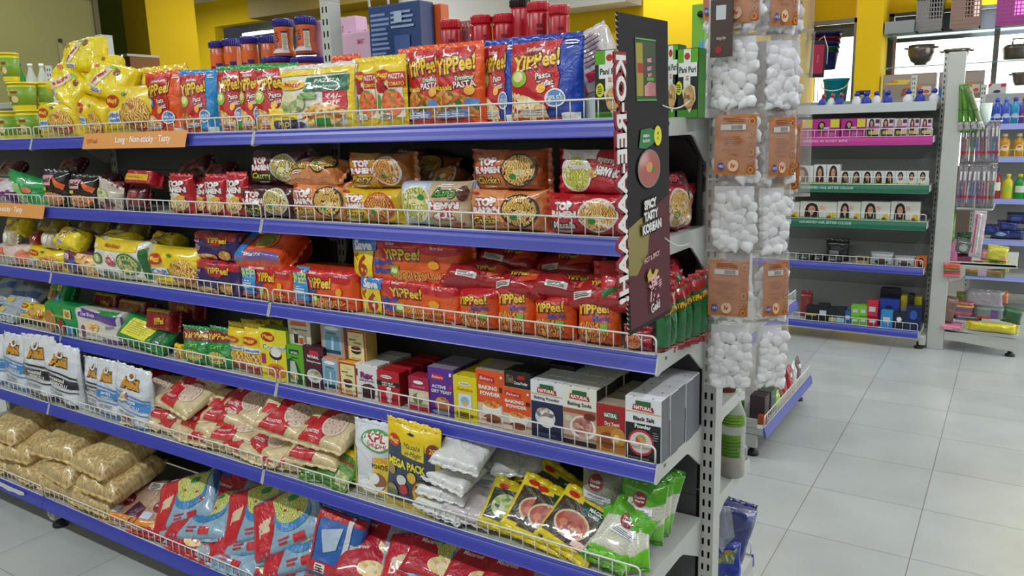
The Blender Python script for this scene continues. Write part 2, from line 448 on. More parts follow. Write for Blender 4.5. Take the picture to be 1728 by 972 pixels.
def shelf(parent, L, bay, y0, y1, rear=False, rail=True, wires=True, first=True, last=False):
    """one shelf of a bay: board with price rail, wire guard and side brackets as its parts"""
    mb = MB(); z = Z[L]; X1 = -bay*W; X0 = X1-W
    e = .0045
    ya, yb = (y0, y1)
    def Y(v): return v
    bd = MB(); bd.box((X0+e, ya+.004, z-BD-.022), (X1-e, yb, z-BD), M_STEEL, .0012)
    fold = .004; bd.box((X0+e, ya+.002 if not rear else yb-.006, z-BD-.024), (X1-e, ya+.006 if not rear else yb-.002, z-.0005), M_STEEL, .0008)
    s = bd.build('shelf_board', parent, (-parent.location.x, -parent.location.y, 0))
    if rail:
        o = mkobj('price_rail', rail_mesh(W-.009, 'rail', M_RAIL, 0) if L != 6 else rail_mesh(W-.002, 'rail6', M_RAIL, .004), s, ((X0+X1)/2, (yb if rear else ya), z), (0, 0, pi if rear else 0))
    if wires:
        mkobj('wire_guard', wire_mesh(W-.014, 'wire'), s, ((X0+X1)/2, (yb-.003 if rear else ya+.003), z))
    if L != 6:
        d = yb-ya-.002
        for sx in (X0+.0024, X1-.0024):
            if rear: mkobj('bracket', bracket_mesh(d, 'br_%.3f' % d), s, (sx, yb, z), (0, 0, pi))
            else: mkobj('bracket', bracket_mesh(d, 'br_%.3f' % d), s, (sx, ya, z))
    else:
        for sx in (X0+.003, X1-.003):
            b = MB(); b.box((sx-.002, ya+.006 if not rear else UY+UD, z-.06), (sx+.002, UY if not rear else yb-.006, z-.004), M_STEEL); b.build('side_plate', s)
    return s
units = []
orders = ['right-hand end', 'middle', 'left-hand']
for bay in range(3):
    u = thing('gondola_shelving', ['white steel gondola bay at the open right end, stocked on six blue-railed shelves', 'middle white gondola bay between the end bay and the left-edge bay', 'white gondola bay with blue price rails at the left edge of the photo'][bay], 'shelving', (-bay*W-W/2, .2, 0), group='bays of the long double-sided gondola')
    units.append(u); off = (-u.location.x, -u.location.y, 0)
    for X in ([0, -W] if bay == 0 else [-(bay+1)*W]):
        o = mkobj('upright', upright_mesh(TOP, 'upright'), u, (off[0]+X+.012-(.004 if X == 0 else 0), off[1]+UY, 0))
        for yy in (FR[6]+.035, .53):
            f = MB(); f.lathe([(.021, 0), (.021, .008), (.012, .014), (.010, .03), (.0, .03)], M_DARK, (X, yy, 0), 20); f.build('levelling_foot', u, off)
        lg = MB()
        lg.box((X-.014, FR[6]+.012, .025), (X+.014, UY, .0711), M_STEEL, .004); lg.box((X-.014, UY+UD, .025), (X+.014, .555, .0711), M_STEEL, .004)
        lg.box((X+.0141, FR[6]+.028, .036), (X+.0146, FR[6]+.036, .044), M_DARK)
        lg.build('base_leg', u, off)
    bp = MB()
    for yy in (UY+.004, UY+UD-.006):
        zz = .1
        for k in range(4):
            t = zz+.3; bp.box((-(bay+1)*W+.0136, yy, zz), (-bay*W-.0136, yy+.002, min(t, 1.085)-.0012), M_PANEL); zz = t
    bp.build('back_panel', u, off)
    for L in range(1, 7):
        shelf(u, L, bay, FR[L], UY, False)
    for L in (range(1, 7) if bay == 0 else (1,)):
        shelf(u, L, bay, UY+UD, {6: .575, 5: .515}.get(L, .458), True, wires=(L > 1))
# orange promotional strips on the price rails
def strip(px0, px1, L, txt, label, up=.004, lw=None, crop=0):
    y = -.0150; X0 = at(px0, 240 if L == 1 else 355, 1, y).x; X1 = at(px1, 240 if L == 1 else 355, 1, y).x; w = X1-X0; h = .0385
    o = thing('shelf_talker', label, 'shelf label', ((X0+X1)/2, y, Z[L]-.011))
    mb = MB(); mb.box((-w/2, -.0003, -h/2), (w/2, .0003, h/2), paint('#DE9A55', .4)); b = mb.build('strip', o)
    mb = MB(); uv = []
    art_to(mb, uv, [T(.2, .0, .8, txt, paint('#FBF6EE'), None, 0, .76, .012)], lambda u, q, off: Vector((u*w/2, -.0004-off, q*h/2)), w, h, None)
    mb.build('lettering', o); mb = MB(); uv = []
    art_to(mb, uv, [T(-.82, .0, .6, 'YiPPee!', paint('#C9702A'), None, .05, .13, .04)], lambda u, q, off: Vector((u*w/2, -.0004-off, q*h/2)), w, h, None); mb.build('corner_mark', o); o.rotation_euler = (radians(-17), 0, 0); return o
strip(141, 315, 1, 'Long · Non-sticky · Tasty', 'long orange promotional strip clipped to the top shelf rail')
strip(-85, 74, 2, 'Long · Non-sticky · Tasty', 'long orange promotional strip clipped to the second shelf rail at the left edge')
# torn white tape on the base rail
t = MB(); t.prism([(-.08, .009), (.02, .007), (.085, .008), (.09, .0), (.06, -.005), (.03, -.0035), (.0, -.007), (-.04, -.003), (-.08, -.006)], -.0004, .0004, 1, paint('#C9CACB', .5))
o = t.build('tape_remnant', None, (at(15, 822, 1, FR[6]-.008).x, FR[6]-.0088, Z[6]-.0125), (radians(-13), 0, 0)); tag(o, 'torn white tape remnant stuck on the lowest blue rail', 'tape')
# ================================================================== printed product designs
RED, DRED, YEL, GRN, BLU, ORG = '#C81E28', '#7E1420', '#F0CF1C', '#2C8A3C', '#1F3FA8', '#E8662A'
fw = film(WHT); fk = film('#1C1718'); fy = film(YEL); fr = film(RED); fdr = film(DRED); fo = film(ORG); fb = film('#2549B8'); fg = film('#1E8B3A')
ND = noodle(); PASTA = food(['#C9892E', '#E9BE66', '#F4DDA0', '#B8501E'], 120); VEG = food(['#D8932C', '#3E7D2A', '#E8C868', '#B8321E', '#D8932C'], 130)
TOM = food(['#D9472A', '#F08A50', '#E8683A', '#4E8A2E'], 120); SHELLS = food(['#EFD9A0', '#F8ECC8', '#D9B468', '#EFD9A0'], 90); SPIR = food(['#3E6B24', '#D0531E', '#E0A040', '#56401C'], 110)
CURRY = food(['#7A2418', '#B4482A', '#8E2A1A', '#D07848'], 70); GREENF = food(['#8FB04A', '#D9DDA8', '#4E7D2C', '#E8E2B8'], 90)
def yip(t='YiPPee!', u=0, v=.4, h=.3, mw=.6, rot=.12): return T(u, v, h, t, film('#F6C928'), film('#6A1A14'), rot, mw, .03)
def yippee_pouch(col, sub, fd, kind='gusset', w=.125, sun='#8FC03A', nm='pasta pouch', k=1.0):
    return ['pasta_pouch', 'pouch', kind, w, [
        PG([(-.97, .93), (.45*k, .97), (.32*k, .45), (.5*k, .1), (.42*k, -.3), (.0, -.97), (-.97, -.97)], fr),
        PG([(-.97, -.2), (-.45, -.35), (.1, -.6), (.2, -.97), (-.97, -.97)], fd), R(-.9, -.97, .8, -.86, fr), T(-.3, .78, .1, 'Sunfeast', fw, None, 0, .4),
        yip(u=-.22, v=.5, h=.36, mw=.66), T(.0, .13, .15, sub[0], fw, film(DRED), .1, .5), T(.08, -.06, .15, sub[1], fw, film(DRED), .1, .5),
        E(-.68, .08, .24, .2, film(sun)), E(-.68, .12, .15, .12, film('#F0E0A0')), E(.38, -.42, .27, .22, fw), E(.38, -.42, .23, .18, film('#4A86C8')), T(.38, -.42, .09, '100% SUJI', fw, None, 0, .2),
        E(-.02, -.18, .14, .12, film('#F6B43A')), R(.55, -.93, .95, -.78, fw), LN(.55, .93, .9, .8, 2, fw), LN(-.6, -.8, .2, -.65, 3, film('#DDE6F4'))]]
def D_yp(desc, col, sub, fd, **k):
    n, c, kd, w, art = yippee_pouch(col, sub, fd, **k); return Design(n, c, desc, kd, w, .132, .035, film(col), art)
yp_orange = D_yp('orange and red pasta pouch', '#E8581E', ('Pasta', 'Treat'), PASTA, sun='#3E78C0')
yp_blue = D_yp('royal blue and red cheese pasta pouch', '#1B40A8', ('Pasta', 'Treat'), SHELLS, w=.133)
yp_cyan = D_yp('sky blue and red pasta pouch', '#2C8FD4', ('Pasta', 'Treat'), SPIR)
yp_green = D_yp('bright green and red pasta pouch', '#1E9A38', ('Pasta', 'Treat'), PASTA, w=.1)
yp_tri = Design('pasta_pouch', 'pouch', 'orange tricolour spiral pasta pouch', 'gusset', .085, .135, .03, film('#EC5A22'), [
    PG([(-.97, .97), (.7, .97), (.55, .5), (.75, .0), (.5, -.3), (-.97, -.1)], fr), T(-.3, .82, .09, 'Sunfeast', fw), yip(u=-.1, v=.55, h=.4, mw=.85),
    T(.35, .2, .11, 'Tricolour', fw, fg, .05, .4), T(.35, .04, .16, 'PASTA', fw, fdr, .05, .45), T(-.55, -.02, .14, 'Masala', film('#F6C928'), fdr, 0, .42), E(.55, -.12, .2, .12, film('#F6B43A')),
    PG([(-.97, -.15), (-.5, -.08), (.2, -.2), (.75, -.35), (.9, -.8), (-.97, -.75)], SPIR), R(-.9, -.8, .5, -.6, film('#5A7FC0')), LN(-.85, -.62, .4, -.78, 3, fw), R(-.97, -.97, .6, -.84, fr), E(.6, -.42, .28, .1, film('#4A86C8'))])
mg_pasta = Design('pasta_sachet', 'sachet', 'yellow sachet of tomato pasta', 'pouch', .07, .118, .022, fy, [
    PG([(-.9, .45), (-.2, .3), (.8, .5), (.9, -.7), (-.9, -.75)], film('#EFE3D0')), E(-.25, .55, .5, .17, fr), T(-.25, .55, .14, 'Maggi', film('#F6DE3A'), None, 0, .38), E(-.4, .22, .34, .2, film('#B81E28')), E(-.1, .12, .22, .14, film('#8E1420')),
    R(.15, .18, .95, .62, fr), T(.55, .5, .14, 'PAZZTA', fw, None, 0, .36), T(.55, .28, .1, 'TOMATO', film('#F6DE3A'), None, 0, .36), E(.25, -.28, .62, .42, TOM), E(-.55, -.3, .14, .3, film('#5F9A38')), R(-.5, -.75, .2, -.58, fw), LN(-.45, -.58, .15, -.74, 3, film('#777777'))])
mg_mush = Design('pasta_pouch', 'pouch', 'white and yellow mushroom pasta pouch with four rupees off flag', 'gusset', .11, .118, .03, film('#E9E7DC'), [
    R(-.97, .78, .97, .97, fy), R(.86, -.97, .97, .9, fy), R(-.1, -.97, .97, -.86, fy), PG([(-.2, .68), (.9, .72), (.88, .22), (-.25, .25)], film('#1D6A4A')), E(-.55, .48, .36, .16, film('#EFC21E')), T(-.55, .48, .13, 'Maggi', fr, None, 0, .3),
    T(.35, .56, .12, 'PAZZTA', fw, None, 0, .42), T(.35, .38, .1, 'Mushroom', fw, None, 0, .42), PG([(.28, .22), (.85, .2), (.85, -.38), (.56, -.22), (.28, -.38)], film('#C8283C')), T(.56, .06, .16, '₹4/-', fw, None, 0, .24), T(.56, -.14, .13, 'OFF', fw, None, 0, .2),
    E(-.55, -.12, .36, .3, GREENF), E(-.62, .1, .26, .16, film('#EEE6B8')), E(.28, -.5, .55, .36, PASTA), E(-.45, -.8, .3, .1, film('#4A3A78')), R(.1, -.84, .5, -.62, fg), R(-.3, .02, .1, .2, film('#7BAA58'))])
pro = Design('pasta_sachet', 'sachet', 'small yellow and purple sachet lying in front of the mushroom pasta', 'pouch', .075, .04, .02, fy, [R(-.5, -.9, .9, .1, film('#2C2440')), T(.15, -.35, .5, 'PRO', film('#D9C058'), None, 0, .4)])
def maggi_noodle(desc, w, h, d, big=True, bowl=True, name='noodle_pack', base=YEL, kind='pillow', sub='2-Minute'):
    return Design(name, 'noodle pack', desc, kind, w, h, d, film(base), [
        E(-.5, .42, .3, .26, fr), T(-.5, .42, .2, 'Maggi', film('#F6E03A'), None, 0, .22), PG([(-.85, -.05), (-.05, .05), (-.1, -.42), (-.85, -.5)], fw), T(-.47, -.14, .2, sub, film('#2C7AC8'), None, .06, .34, .05), T(-.4, -.34, .17, 'Noodles', film('#2C7AC8'), None, .06, .3, .04),
        E(.45, -.12, .42, .62, noodle()), PG([(.03, -.25), (.2, -.4), (.5, -.45), (.75, -.38), (.88, -.25), (.8, -.62), (.5, -.85), (.15, -.68)], film('#B01C24')), T(.46, -.6, .17, 'MASALA', film('#F6E03A'), None, 0, .25), E(.3, .15, .2, .14, VEG), E(.05, .66, .09, .07, fg)])
mg_pack = maggi_noodle('yellow masala noodle multipack', .13, .085, .05)
mg_small = maggi_noodle('small yellow noodle packet', .07, .085, .03)
mg_two = maggi_noodle('yellow two minute noodle pack with red oval badge', .12, .095, .05)
mg_atta = Design('noodle_pack', 'noodle pack', 'white and yellow wheat noodle multipack', 'pillow', .15, .085, .055, film('#EDEBDD'), [
    R(-.97, .5, .8, .97, fy), E(-.78, .66, .14, .1, fw), PG([(.85, -.8), (.97, -.8), (.97, .7), (.85, .6)], film('#1D6A2A')), E(-.1, .08, .22, .3, film('#F4E8E0')), PG([(-.28, -.05), (-.1, .3), (.1, -.02), (.02, -.25), (-.2, -.25)], fr), T(-.1, .0, .1, 'FREE', fw, None, 0, .1), E(.5, -.1, .34, .55, film('#2C7A3C')), E(.5, -.1, .29, .48, noodle('#D9C058', '#6E8A2A', '#EFE09A')),
    E(-.62, .05, .2, .28, film('#3E7D4A')), E(-.62, .05, .15, .2, GREENF), T(.0, .72, .16, 'Nutri-licious', film('#B01C24'), None, 0, .4), R(-.5, -.95, -.3, -.6, film('#3A5A3A')), LN(-.25, -.9, .1, -.6, 4, film('#4B8B50'))])
def ramen(desc, c1, flav, c2=None, w=.15, h=.083, d=.055, ring='#3A1A10', nd=None, fcol='#E8C03A'):
    nd = nd or noodle()
    a = [R(-.97, -.97, .05, .97, film(c2 or c1)), E(.42, 0, .46, .82, film(ring)), E(.42, 0, .41, .74, nd), E(.45, -.1, .14, .16, film('#E9D9A0')), E(.3, -.3, .1, .14, fg),
         T(-.42, .42, .34, 'TOP', fw, film('#B8203A'), .04, .3, .07), T(-.42, .02, .3, 'RAMEN', fw, film('#B8203A'), .04, .38, .07), T(-.42, -.5, .32, flav, film(fcol), film('#2A1410'), .04, .36, .03, .25), E(-.75, .8, .14, .06, fr), E(-.85, -.5, .1, .3, film('#5A2A14')), LN(-.6, -.88, -.2, -.75, 2, fw)]
    return Design('noodle_pack', 'noodle pack', desc, 'pillow', w, h, d, film(c1), a)
r_curry = ramen('dark maroon curry noodle pack', '#4A1220', 'Curry', fcol='#C8DC2A', ring='#D8D4C8', nd=noodle('#C9B04A', '#5A3A14', '#E6D890'), w=.12, h=.078)
r_chick = ramen('brown and orange chicken noodle pack', '#A8501E', 'Chicken', c2='#C8703A')
r_chick2 = ramen('pale orange chicken noodle pack', '#DE8A4E', 'Chicken', c2='#E0925A', ring='#1E1410')
r_fiery = ramen('golden brown spicy noodle pack with white ringed bowl', '#9A5A1A', 'Fiery', c2='#C8902C', ring='#E0D4C4', nd=noodle('#D08A3A', '#8E2A14', '#E8B45A'), w=.12)
r_fiery2 = ramen('bright yellow spicy noodle pack with red bowl', '#E2BC1C', 'Fiery', ring='#C83A2A', nd=noodle('#D08A3A', '#8E2A14', '#E8B45A'), w=.12)
r_curry2 = ramen('light white and blue green chilli noodle pack printed upside down', '#C8D4E8', 'Curry', c2='#C9B08A', ring='#ECE8E0', nd=noodle('#C9B84A', '#5E8A2A', '#EEDC8A'), fcol='#3EA82A', w=.15)
r_masala = ramen('red masala noodle pack', '#C01A2A', 'Masala', ring='#E8E2DC', fcol='#FFFFFF', w=.15, h=.078)
r_small = Design('noodle_pack', 'noodle pack', 'small red masala noodle packet standing on end', 'pouch', .045, .075, .028, film('#C4202E'), [T(-.05, .62, .3, 'TOP', fw, film('#8E1430'), 0, .75, .06), T(-.05, .32, .26, 'RAMEN', fw, film('#8E1430'), 0, .8, .06), E(0, -.42, .75, .42, noodle('#E8C86A', '#B0601E', '#F6E6B0')), E(-.1, .02, .5, .14, film('#E6E0DA')), E(.35, -.1, .3, .12, film('#E8B43A'))])
r_smallb = Design('noodle_pack', 'noodle pack', 'small brown noodle packet standing on end', 'pouch', .045, .075, .028, film('#4E141E'), [T(-.05, .6, .3, 'TOP', fw, film('#B8203A'), 0, .75, .06), T(-.05, .3, .26, 'RAMEN', fw, film('#B8203A'), 0, .8, .06), T(0, -.05, .3, 'Curry', film('#C8DC2A'), None, .1, .7, .03, .2), E(0, -.5, .75, .36, noodle('#C9A04A', '#5A2A10', '#E6C880'))])
geki = Design('noodle_pack', 'noodle pack', 'black korean noodle pack with pink lettering', 'pouch', .05, .072, .03, film('#1E1618'), [R(-.95, .3, .2, .85, film('#E8A8B8')), T(-.35, .58, .24, 'Geki', film('#1E1618'), None, .1, .5, .06), E(0, -.5, .8, .4, noodle('#E08A4A', '#A83A1E', '#F0B47A')), PG([(.3, .8), (.9, .3), (.8, .0), (.5, .2)], fo), R(-.9, -.02, -.2, .18, film('#E8DE4A'))])
def yip_multi(desc, col, w, h, d, left=None, txt=('Save', '₹6'), kind='brick', top=RED):
    lc = {'save': '#F0D21E', 'free': '#2C90D4', None: col}[left]
    a = [PG([(-.97, .97), (.97, .97), (.97, .5), (.7, .35), (.3, .42), (.05, .08), (-.3, .0), (-.52, .45), (-.97, .5)], film(top)), yip(u=-.02, v=.35, h=.5, mw=.32, rot=.03), T(-.2, .82, .12, 'Sunfeast', fw, None, 0, .12), T(.6, .72, .12, 'Six in One' if left == 'save' else 'Four in One', fw, None, 0, .2), PG([(-.6, .72), (-.52, .72), (-.56, .88)], fw),
         T(-.34, -.12, .34, 'Magic', film('#1C4AA8'), None, .05, .24, .03), T(-.3, -.45, .32, 'Masala', film('#1C4AA8'), None, .05, .26, .03), E(.12, -.62, .34, .26, noodle('#D8782A', '#8A2A10', '#F0B05A')), R(-.22, -.65, -.06, -.2, film('#7FB83A')), E(-.14, -.42, .06, .14, film('#E8E29A')),
         E(.55, -.05, .1, .2, film('#F4A82A')), E(.55, -.55, .2, .14, noodle('#D8782A', '#8A2A10', '#F0B05A')), R(.84, -.9, .88, -.8, fw)]
    if left == 'save': a += [PG([(-.97, .0), (-.97, .5), (-.52, .42), (-.52, -.97), (-.97, -.97)], film('#F0D21E')), PG([(-.95, .92), (-.46, .9), (-.48, .42), (-.9, .36)], film('#3A7ED0')), T(-.7, .65, .4, 'Save', fw, None, 0, .2, .05), T(-.84, .12, .4, '₹', film('#B01C24'), None, 0, .1, .02), T(-.7, -.3, .95, '6', film('#B01C24'), None, 0, .16, .03)]
    if left == 'free': a += [R(-.97, -.97, -.38, .95, film('#3A94D6')), T(-.67, .5, .5, 'FREE!', film('#E8EE3A'), None, 0, .27, .03), LN(-.9, .1, -.5, -.35, 4, fw), LN(-.9, -.5, -.5, -.8, 3, fo)]
    return Design('noodle_multipack', 'noodle pack', desc, kind, w, h, d, film(col), a)
ym_save = yip_multi('large orange six-in-one noodle multipack with save six flash', '#EA5E1E', .27, .082, .075, 'save')
ym_free = yip_multi('orange noodle multipack with blue free panel', '#E6521E', .13, .075, .08, 'free')
ym_purple = Design('noodle_multipack', 'noodle pack', 'dark purple noodle multipack', 'brick', .125, .07, .07, film('#2E1A5C'), [PG([(-.97, .97), (.97, .97), (.97, .45), (.5, .5), (.2, .05), (-.2, .1), (-.45, .5), (-.97, .55)], film('#B81E2E')), yip(u=.1, v=.45, h=.4, mw=.45, rot=.03), E(.45, -.55, .28, .32, food(['#C98A3A', '#E8C070', '#8A4A1E', '#E0A850'], 90)), E(-.35, -.75, .45, .2, PASTA), T(-.8, .35, .2, 'mood', film('#E8A8C8'), None, 0, .15), LN(-.92, .1, -.65, -.4, 4, film('#D8A0C0'))])
ym_lay = Design('noodle_multipack', 'noodle pack', 'orange noodle multipack lying on its back', 'brick', .15, .10, .07, film('#E6521E'), [R(-.97, -.97, -.5, .97, film('#2C84CC')), E(.1, .1, .42, .6, VEG), E(.0, .1, .2, .3, film('#8FB04A')), PG([(-.9, -.3), (-.55, -.2), (-.6, .2), (-.9, .1)], fo), R(-.4, -.95, .9, -.7, film('#6A5AA0')), T(-.1, -.82, .12, 'Sunfeast YiPPee!', fw, None, 0, .4)])
yq_red = Design('noodle_pack', 'noodle pack', 'glossy dark red noodle pack', 'pillow', .13, .06, .05, film('#A8141E'), [R(-.6, -.8, .0, -.45, film('#E0D8D4')), PG([(.2, -.6), (.9, -.2), (.9, .4), (.5, .5)], film('#D84A1E')), LN(-.55, -.5, -.05, -.75, 3, film('#555555')), yip(u=.2, v=.1, h=.3, mw=.3)])
yq_org = Design('noodle_pack', 'noodle pack', 'small orange noodle packet standing upright', 'pouch', .058, .068, .035, film('#E45A1E'), [PG([(-.97, .97), (.97, .97), (.9, .55), (-.2, .75), (-.97, .4)], fr), E(-.1, -.45, .75, .42, noodle('#D8782A', '#8A2A10', '#F0B05A')), yip(u=-.1, v=.45, h=.35, mw=.7), T(.3, .08, .2, 'Magic', film('#1C4AA8'), None, .05, .5, .03), R(.3, -.4, .6, -.1, film('#7FB83A'))])
geki_r = Design('noodle_pack', 'noodle pack', 'dark red korean noodle pack with orange noodle bowl', 'pouch', .09, .06, .03, film('#8E1A26'), [E(-.2, -.05, .6, .7, film('#D8CFC4')), E(-.2, -.05, .52, .6, noodle('#E8702A', '#A82A14', '#F4A05A')), R(.5, -.2, .95, .6, film('#D8203A')), T(.72, .1, .2, 'HOT', fw, None, 0, .18)])
yg_pack = Design('noodle_pack', 'noodle pack', 'glossy green noodle packet with red crimped ends', 'pouch', .04, .10, .03, film('#12682E'), [R(-.9, .65, .9, .95, film('#A8141E')), yip(u=0, v=.45, h=.18, mw=.8), R(-.9, -.96, .9, -.85, film('#C81E28'))], seal=film('#B81420'))
ygr = Design('noodle_pack', 'noodle pack', 'green and red curry noodle packet standing upright', 'gusset', .05, .062, .04, film('#1E8A3E'), [PG([(-.97, .97), (.97, .97), (.97, .5), (-.97, .35)], fdr), yip(u=0, v=.72, h=.3, mw=.8), T(0, .15, .2, 'Curry', film('#8FD84A'), None, .2, .6), E(.1, -.4, .7, .32, noodle('#C9A04A', '#6E7A1A', '#E6D880'))])
soup_g = Design('soup_pack', 'packet', 'green and blue noodle packet with lime text', 'brick', .1, .08, .05, film('#12904A'), [E(-.6, -.2, .3, .7, film('#B87A3A')), T(-.05, .2, .2, 'Atta Noodles', film('#B8E02A'), None, 0, .45), R(.2, .1, .6, .7, film('#E0D890')), E(.4, .4, .14, .2, VEG), PG([(-.2, -.97), (.3, -.97), (.2, -.2), (.0, .1), (-.2, -.1)], film('#8E2A2A')), R(.3, -.97, .7, -.3, film('#4A9AD8'))])
aloo = Design('snack_pack', 'packet', 'white and purple masala packet with onion picture', 'brick', .115, .082, .045, film('#DDD8CE'), [PG([(-.7, .97), (.97, .75), (.97, .2), (.3, .35), (-.75, .55)], film('#5A2A9A')), T(-.35, .68, .22, 'Aloo Bhujia', fw, None, -.06, .3), PG([(.0, .97), (.9, .97), (.8, .7), (.1, .8)], fg), E(-.3, -.1, .35, .4, film('#E8D8B0')), E(-.15, -.1, .22, .28, PASTA), E(-.6, -.4, .1, .4, film('#8A3A78')), R(.2, -.95, .9, -.7, film('#5A2A9A')), T(.6, .1, .2, 'Aloo', film('#5A2A9A'), None, .3, .3)])
green_lay = Design('noodle_pack', 'packet', 'long green packet with yellow panel lying on its back', 'slab', .2, .07, .035, film('#0E8C3E'), [PG([(-.75, -.8), (.35, -.8), (.5, .6), (-.62, .6)], film('#E8E23A')), LN(-.6, -.6, .3, .4, 6, film('#B8B42A')), R(.55, -.8, .9, .7, film('#0A5A2A'))])
anil = lambda desc, c2, tx, sec='#D8962A', base='#DCE0E6': Design('vermicelli_pouch', 'pouch', desc, 'gusset', .085, .13, .035, film(base), [
    T(0, .55, .28, 'Anil', film(sec), film('#3A2A14'), .04, .5, .1), E(.0, .78, .22, .14, film('#E8ECF0')), E(.02, .8, .12, .09, film('#B0603A')), E(.04, .76, .05, .05, film('#3A2A14')), PG([(-.95, .22), (.95, .12), (.95, .06), (-.95, .17)], film(c2)),
    PG([(-.95, .08), (.95, .0), (.95, -.28), (-.95, -.2)], film(c2)), T(0, -.06, .13, tx, fw, None, -.02, .6), T(.1, -.2, .09, 'VERMICELLI', fw, None, -.02, .5), PG([(-.95, -.32), (.95, -.38), (.95, -.42), (-.95, -.36)], film(c2)), T(-.1, -.52, .1, 'NET WEIGHT', film('#5A6470'), None, 0, .5), T(-.1, -.68, .1, '450g ₹75.0', film('#5A6470'), None, 0, .55), R(-.95, -.97, .95, -.8, film(c2))])
an_blue = anil('white vermicelli pouch with blue bands', '#2E7FC8', 'semiya')
an_black = anil('white vermicelli pouch with black bands', '#22222C', 'roasted')
an_green = anil('slim white vermicelli pouch with green bands', '#1E6A48', 'ragi')
ROAST = speck(['#A8865A', '#D9BE8E', '#EAD8AE'], 260); CREAM = film('#D6C193')
verm = Design('vermicelli_pack', 'pack', 'beige and red roasted vermicelli pack', 'slab', .155, .10, .034, CREAM, [PG([(-.75, -.97), (.1, -.97), (.45, .97), (-.35, .97)], film('#C01C2A')), E(.28, .05, .45, .62, film('#E8D8C8')), E(.28, .05, .4, .54, speck(['#8A6A5A', '#D8BCA8', '#E8D4C4'], 170)), R(-.8, .1, -.45, .35, film('#E8D8A8')), T(-.35, -.55, .16, 'ROASTED', fw, None, .1, .25), PG([(-.9, -.3), (-.65, -.3), (-.5, .2), (-.85, .2)], film('#D02A34'))])
kpl = Design('coconut_powder_pouch', 'pouch', 'white and yellow coconut powder pouch', 'gusset', .078, .13, .03, film('#DDE0E6'), [R(-.97, -.97, .97, -.8, film('#C8B81E')), PG([(-.97, .55), (-.75, .3), (-.8, -.97), (-.97, -.97)], fy), E(.2, .62, .72, .3, film('#4A9A4A')), E(.2, .62, .66, .25, fw), T(.22, .7, .22, 'KPL', film('#B8202A'), None, 0, .45, .025), T(.22, .5, .11, 'SHUDHI', film('#B8202A'), None, 0, .5, .02), PG([(.97, .2), (.2, .2), (.05, -.2), (.3, -.8), (.97, -.8)], fy), T(.45, .1, .13, 'COCONUT', film('#E07A2A'), None, 0, .42), T(.45, -.06, .13, 'POWDER', film('#3A2A1A'), None, 0, .42, .04), E(.25, -.5, .42, .25, film('#8E5A36')), E(.1, -.42, .24, .16, fw), PG([(-.6, -.55), (-.2, -.45), (.2, -.65), (.6, -.6), (.2, -.85), (-.4, -.8)], fw)])
mega = Design('masala_mega_pack', 'pouch', 'dark blue and yellow spice mega pack with punched hanging hole', 'pouch', .098, .14, .02, fy, [PG([(-.88, .55), (-.3, .62), (.88, .5), (.86, -.8), (-.88, -.8)], film('#2A3A56')), E(.0, .86, .12, .03, fk), E(-.62, .62, .25, .14, fr), T(-.62, .62, .1, 'Maggi', film('#F6E03A'), None, 0, .2), PG([(-.3, .72), (.5, .7), (.55, .3), (-.28, .36)], film('#E2C81E')), T(.1, .6, .12, 'Masala', fk, None, 0, .3, .0, .2), T(.15, .42, .12, 'ae-Magic', fk, None, 0, .3, .0, .2), E(.78, .6, .2, .16, fdr), T(.78, .6, .12, '20', film('#F6C928'), None, 0, .1),
    T(-.1, .12, .19, 'MEGA PACK', film('#F4E22A'), None, -.02, .7, .05), E(-.68, -.08, .17, .13, film('#A88A4A')), E(-.3, -.28, .17, .13, film('#D8D4D0')), E(.08, -.16, .17, .14, film('#E8B41E')), E(-.2, -.5, .16, .12, film('#B82A2A')), E(-.62, -.55, .18, .13, film('#9A8A4A')), E(.5, -.48, .42, .34, film('#4A3018')), E(.5, -.48, .36, .29, food(['#D8A02A', '#C8401E', '#8A9A2A', '#E8C84A'], 80)), R(-.8, -.78, -.4, -.55, film('#5A6A4A'))])
sago = Design('flour_bag', 'bag', 'plain white flour bag', 'slab', .115, .075, .026, film('#DEE0DE'), [R(-.25, .35, .15, .6, film('#B8C0C8')), LN(-.22, .58, .1, .38, 4, film('#6A7078'))])
powder = Design('flour_bag', 'bag', 'pale lilac flour bag with barcode sticker', 'slab', .11, .11, .035, film('#CBC2C4'), [R(-.1, .05, .4, .4, film('#D8E0EA')), LN(-.06, .36, .36, .1, 6, film('#8A90A0'))])
spice = Design('soya_chunks_pack', 'packet', 'yellow-edged packet with meatball bowl picture', 'pouch', .115, .10, .018, film('#E4CE1E'), [PG([(-.88, .6), (.88, .72), (.88, -.8), (-.88, -.8)], film('#3A2A1A')), E(-.1, -.15, .62, .5, film('#C8B898')), E(-.1, -.15, .55, .42, CURRY), E(-.6, .8, .2, .1, fr), PG([(-.2, .78), (.85, .8), (.85, .35), (-.1, .4)], film('#12402E')), T(.35, .66, .13, 'MAGIC', fw, None, 0, .4), T(.35, .48, .11, 'CUBES', fw, None, 0, .3), R(.2, -.75, .8, -.5, film('#D8A8A0'))])
spice_g = Design('soya_chunks_pack', 'packet', 'yellow-edged packet with green salad bowl picture', 'pouch', .1, .085, .018, film('#E4CE1E'), [PG([(-.88, .6), (.88, .72), (.88, -.8), (-.88, -.8)], film('#2E3A26')), E(-.25, -.1, .5, .55, GREENF), E(-.55, .75, .2, .12, fr), PG([(.0, .8), (.85, .8), (.85, .3), (.1, .35)], film('#12402E')), T(.45, .6, .14, 'MAGIC', fw, None, 0, .3)])
RICE = speck(['#A8A892', '#C9C9B6', '#D8D8C8'], 300)
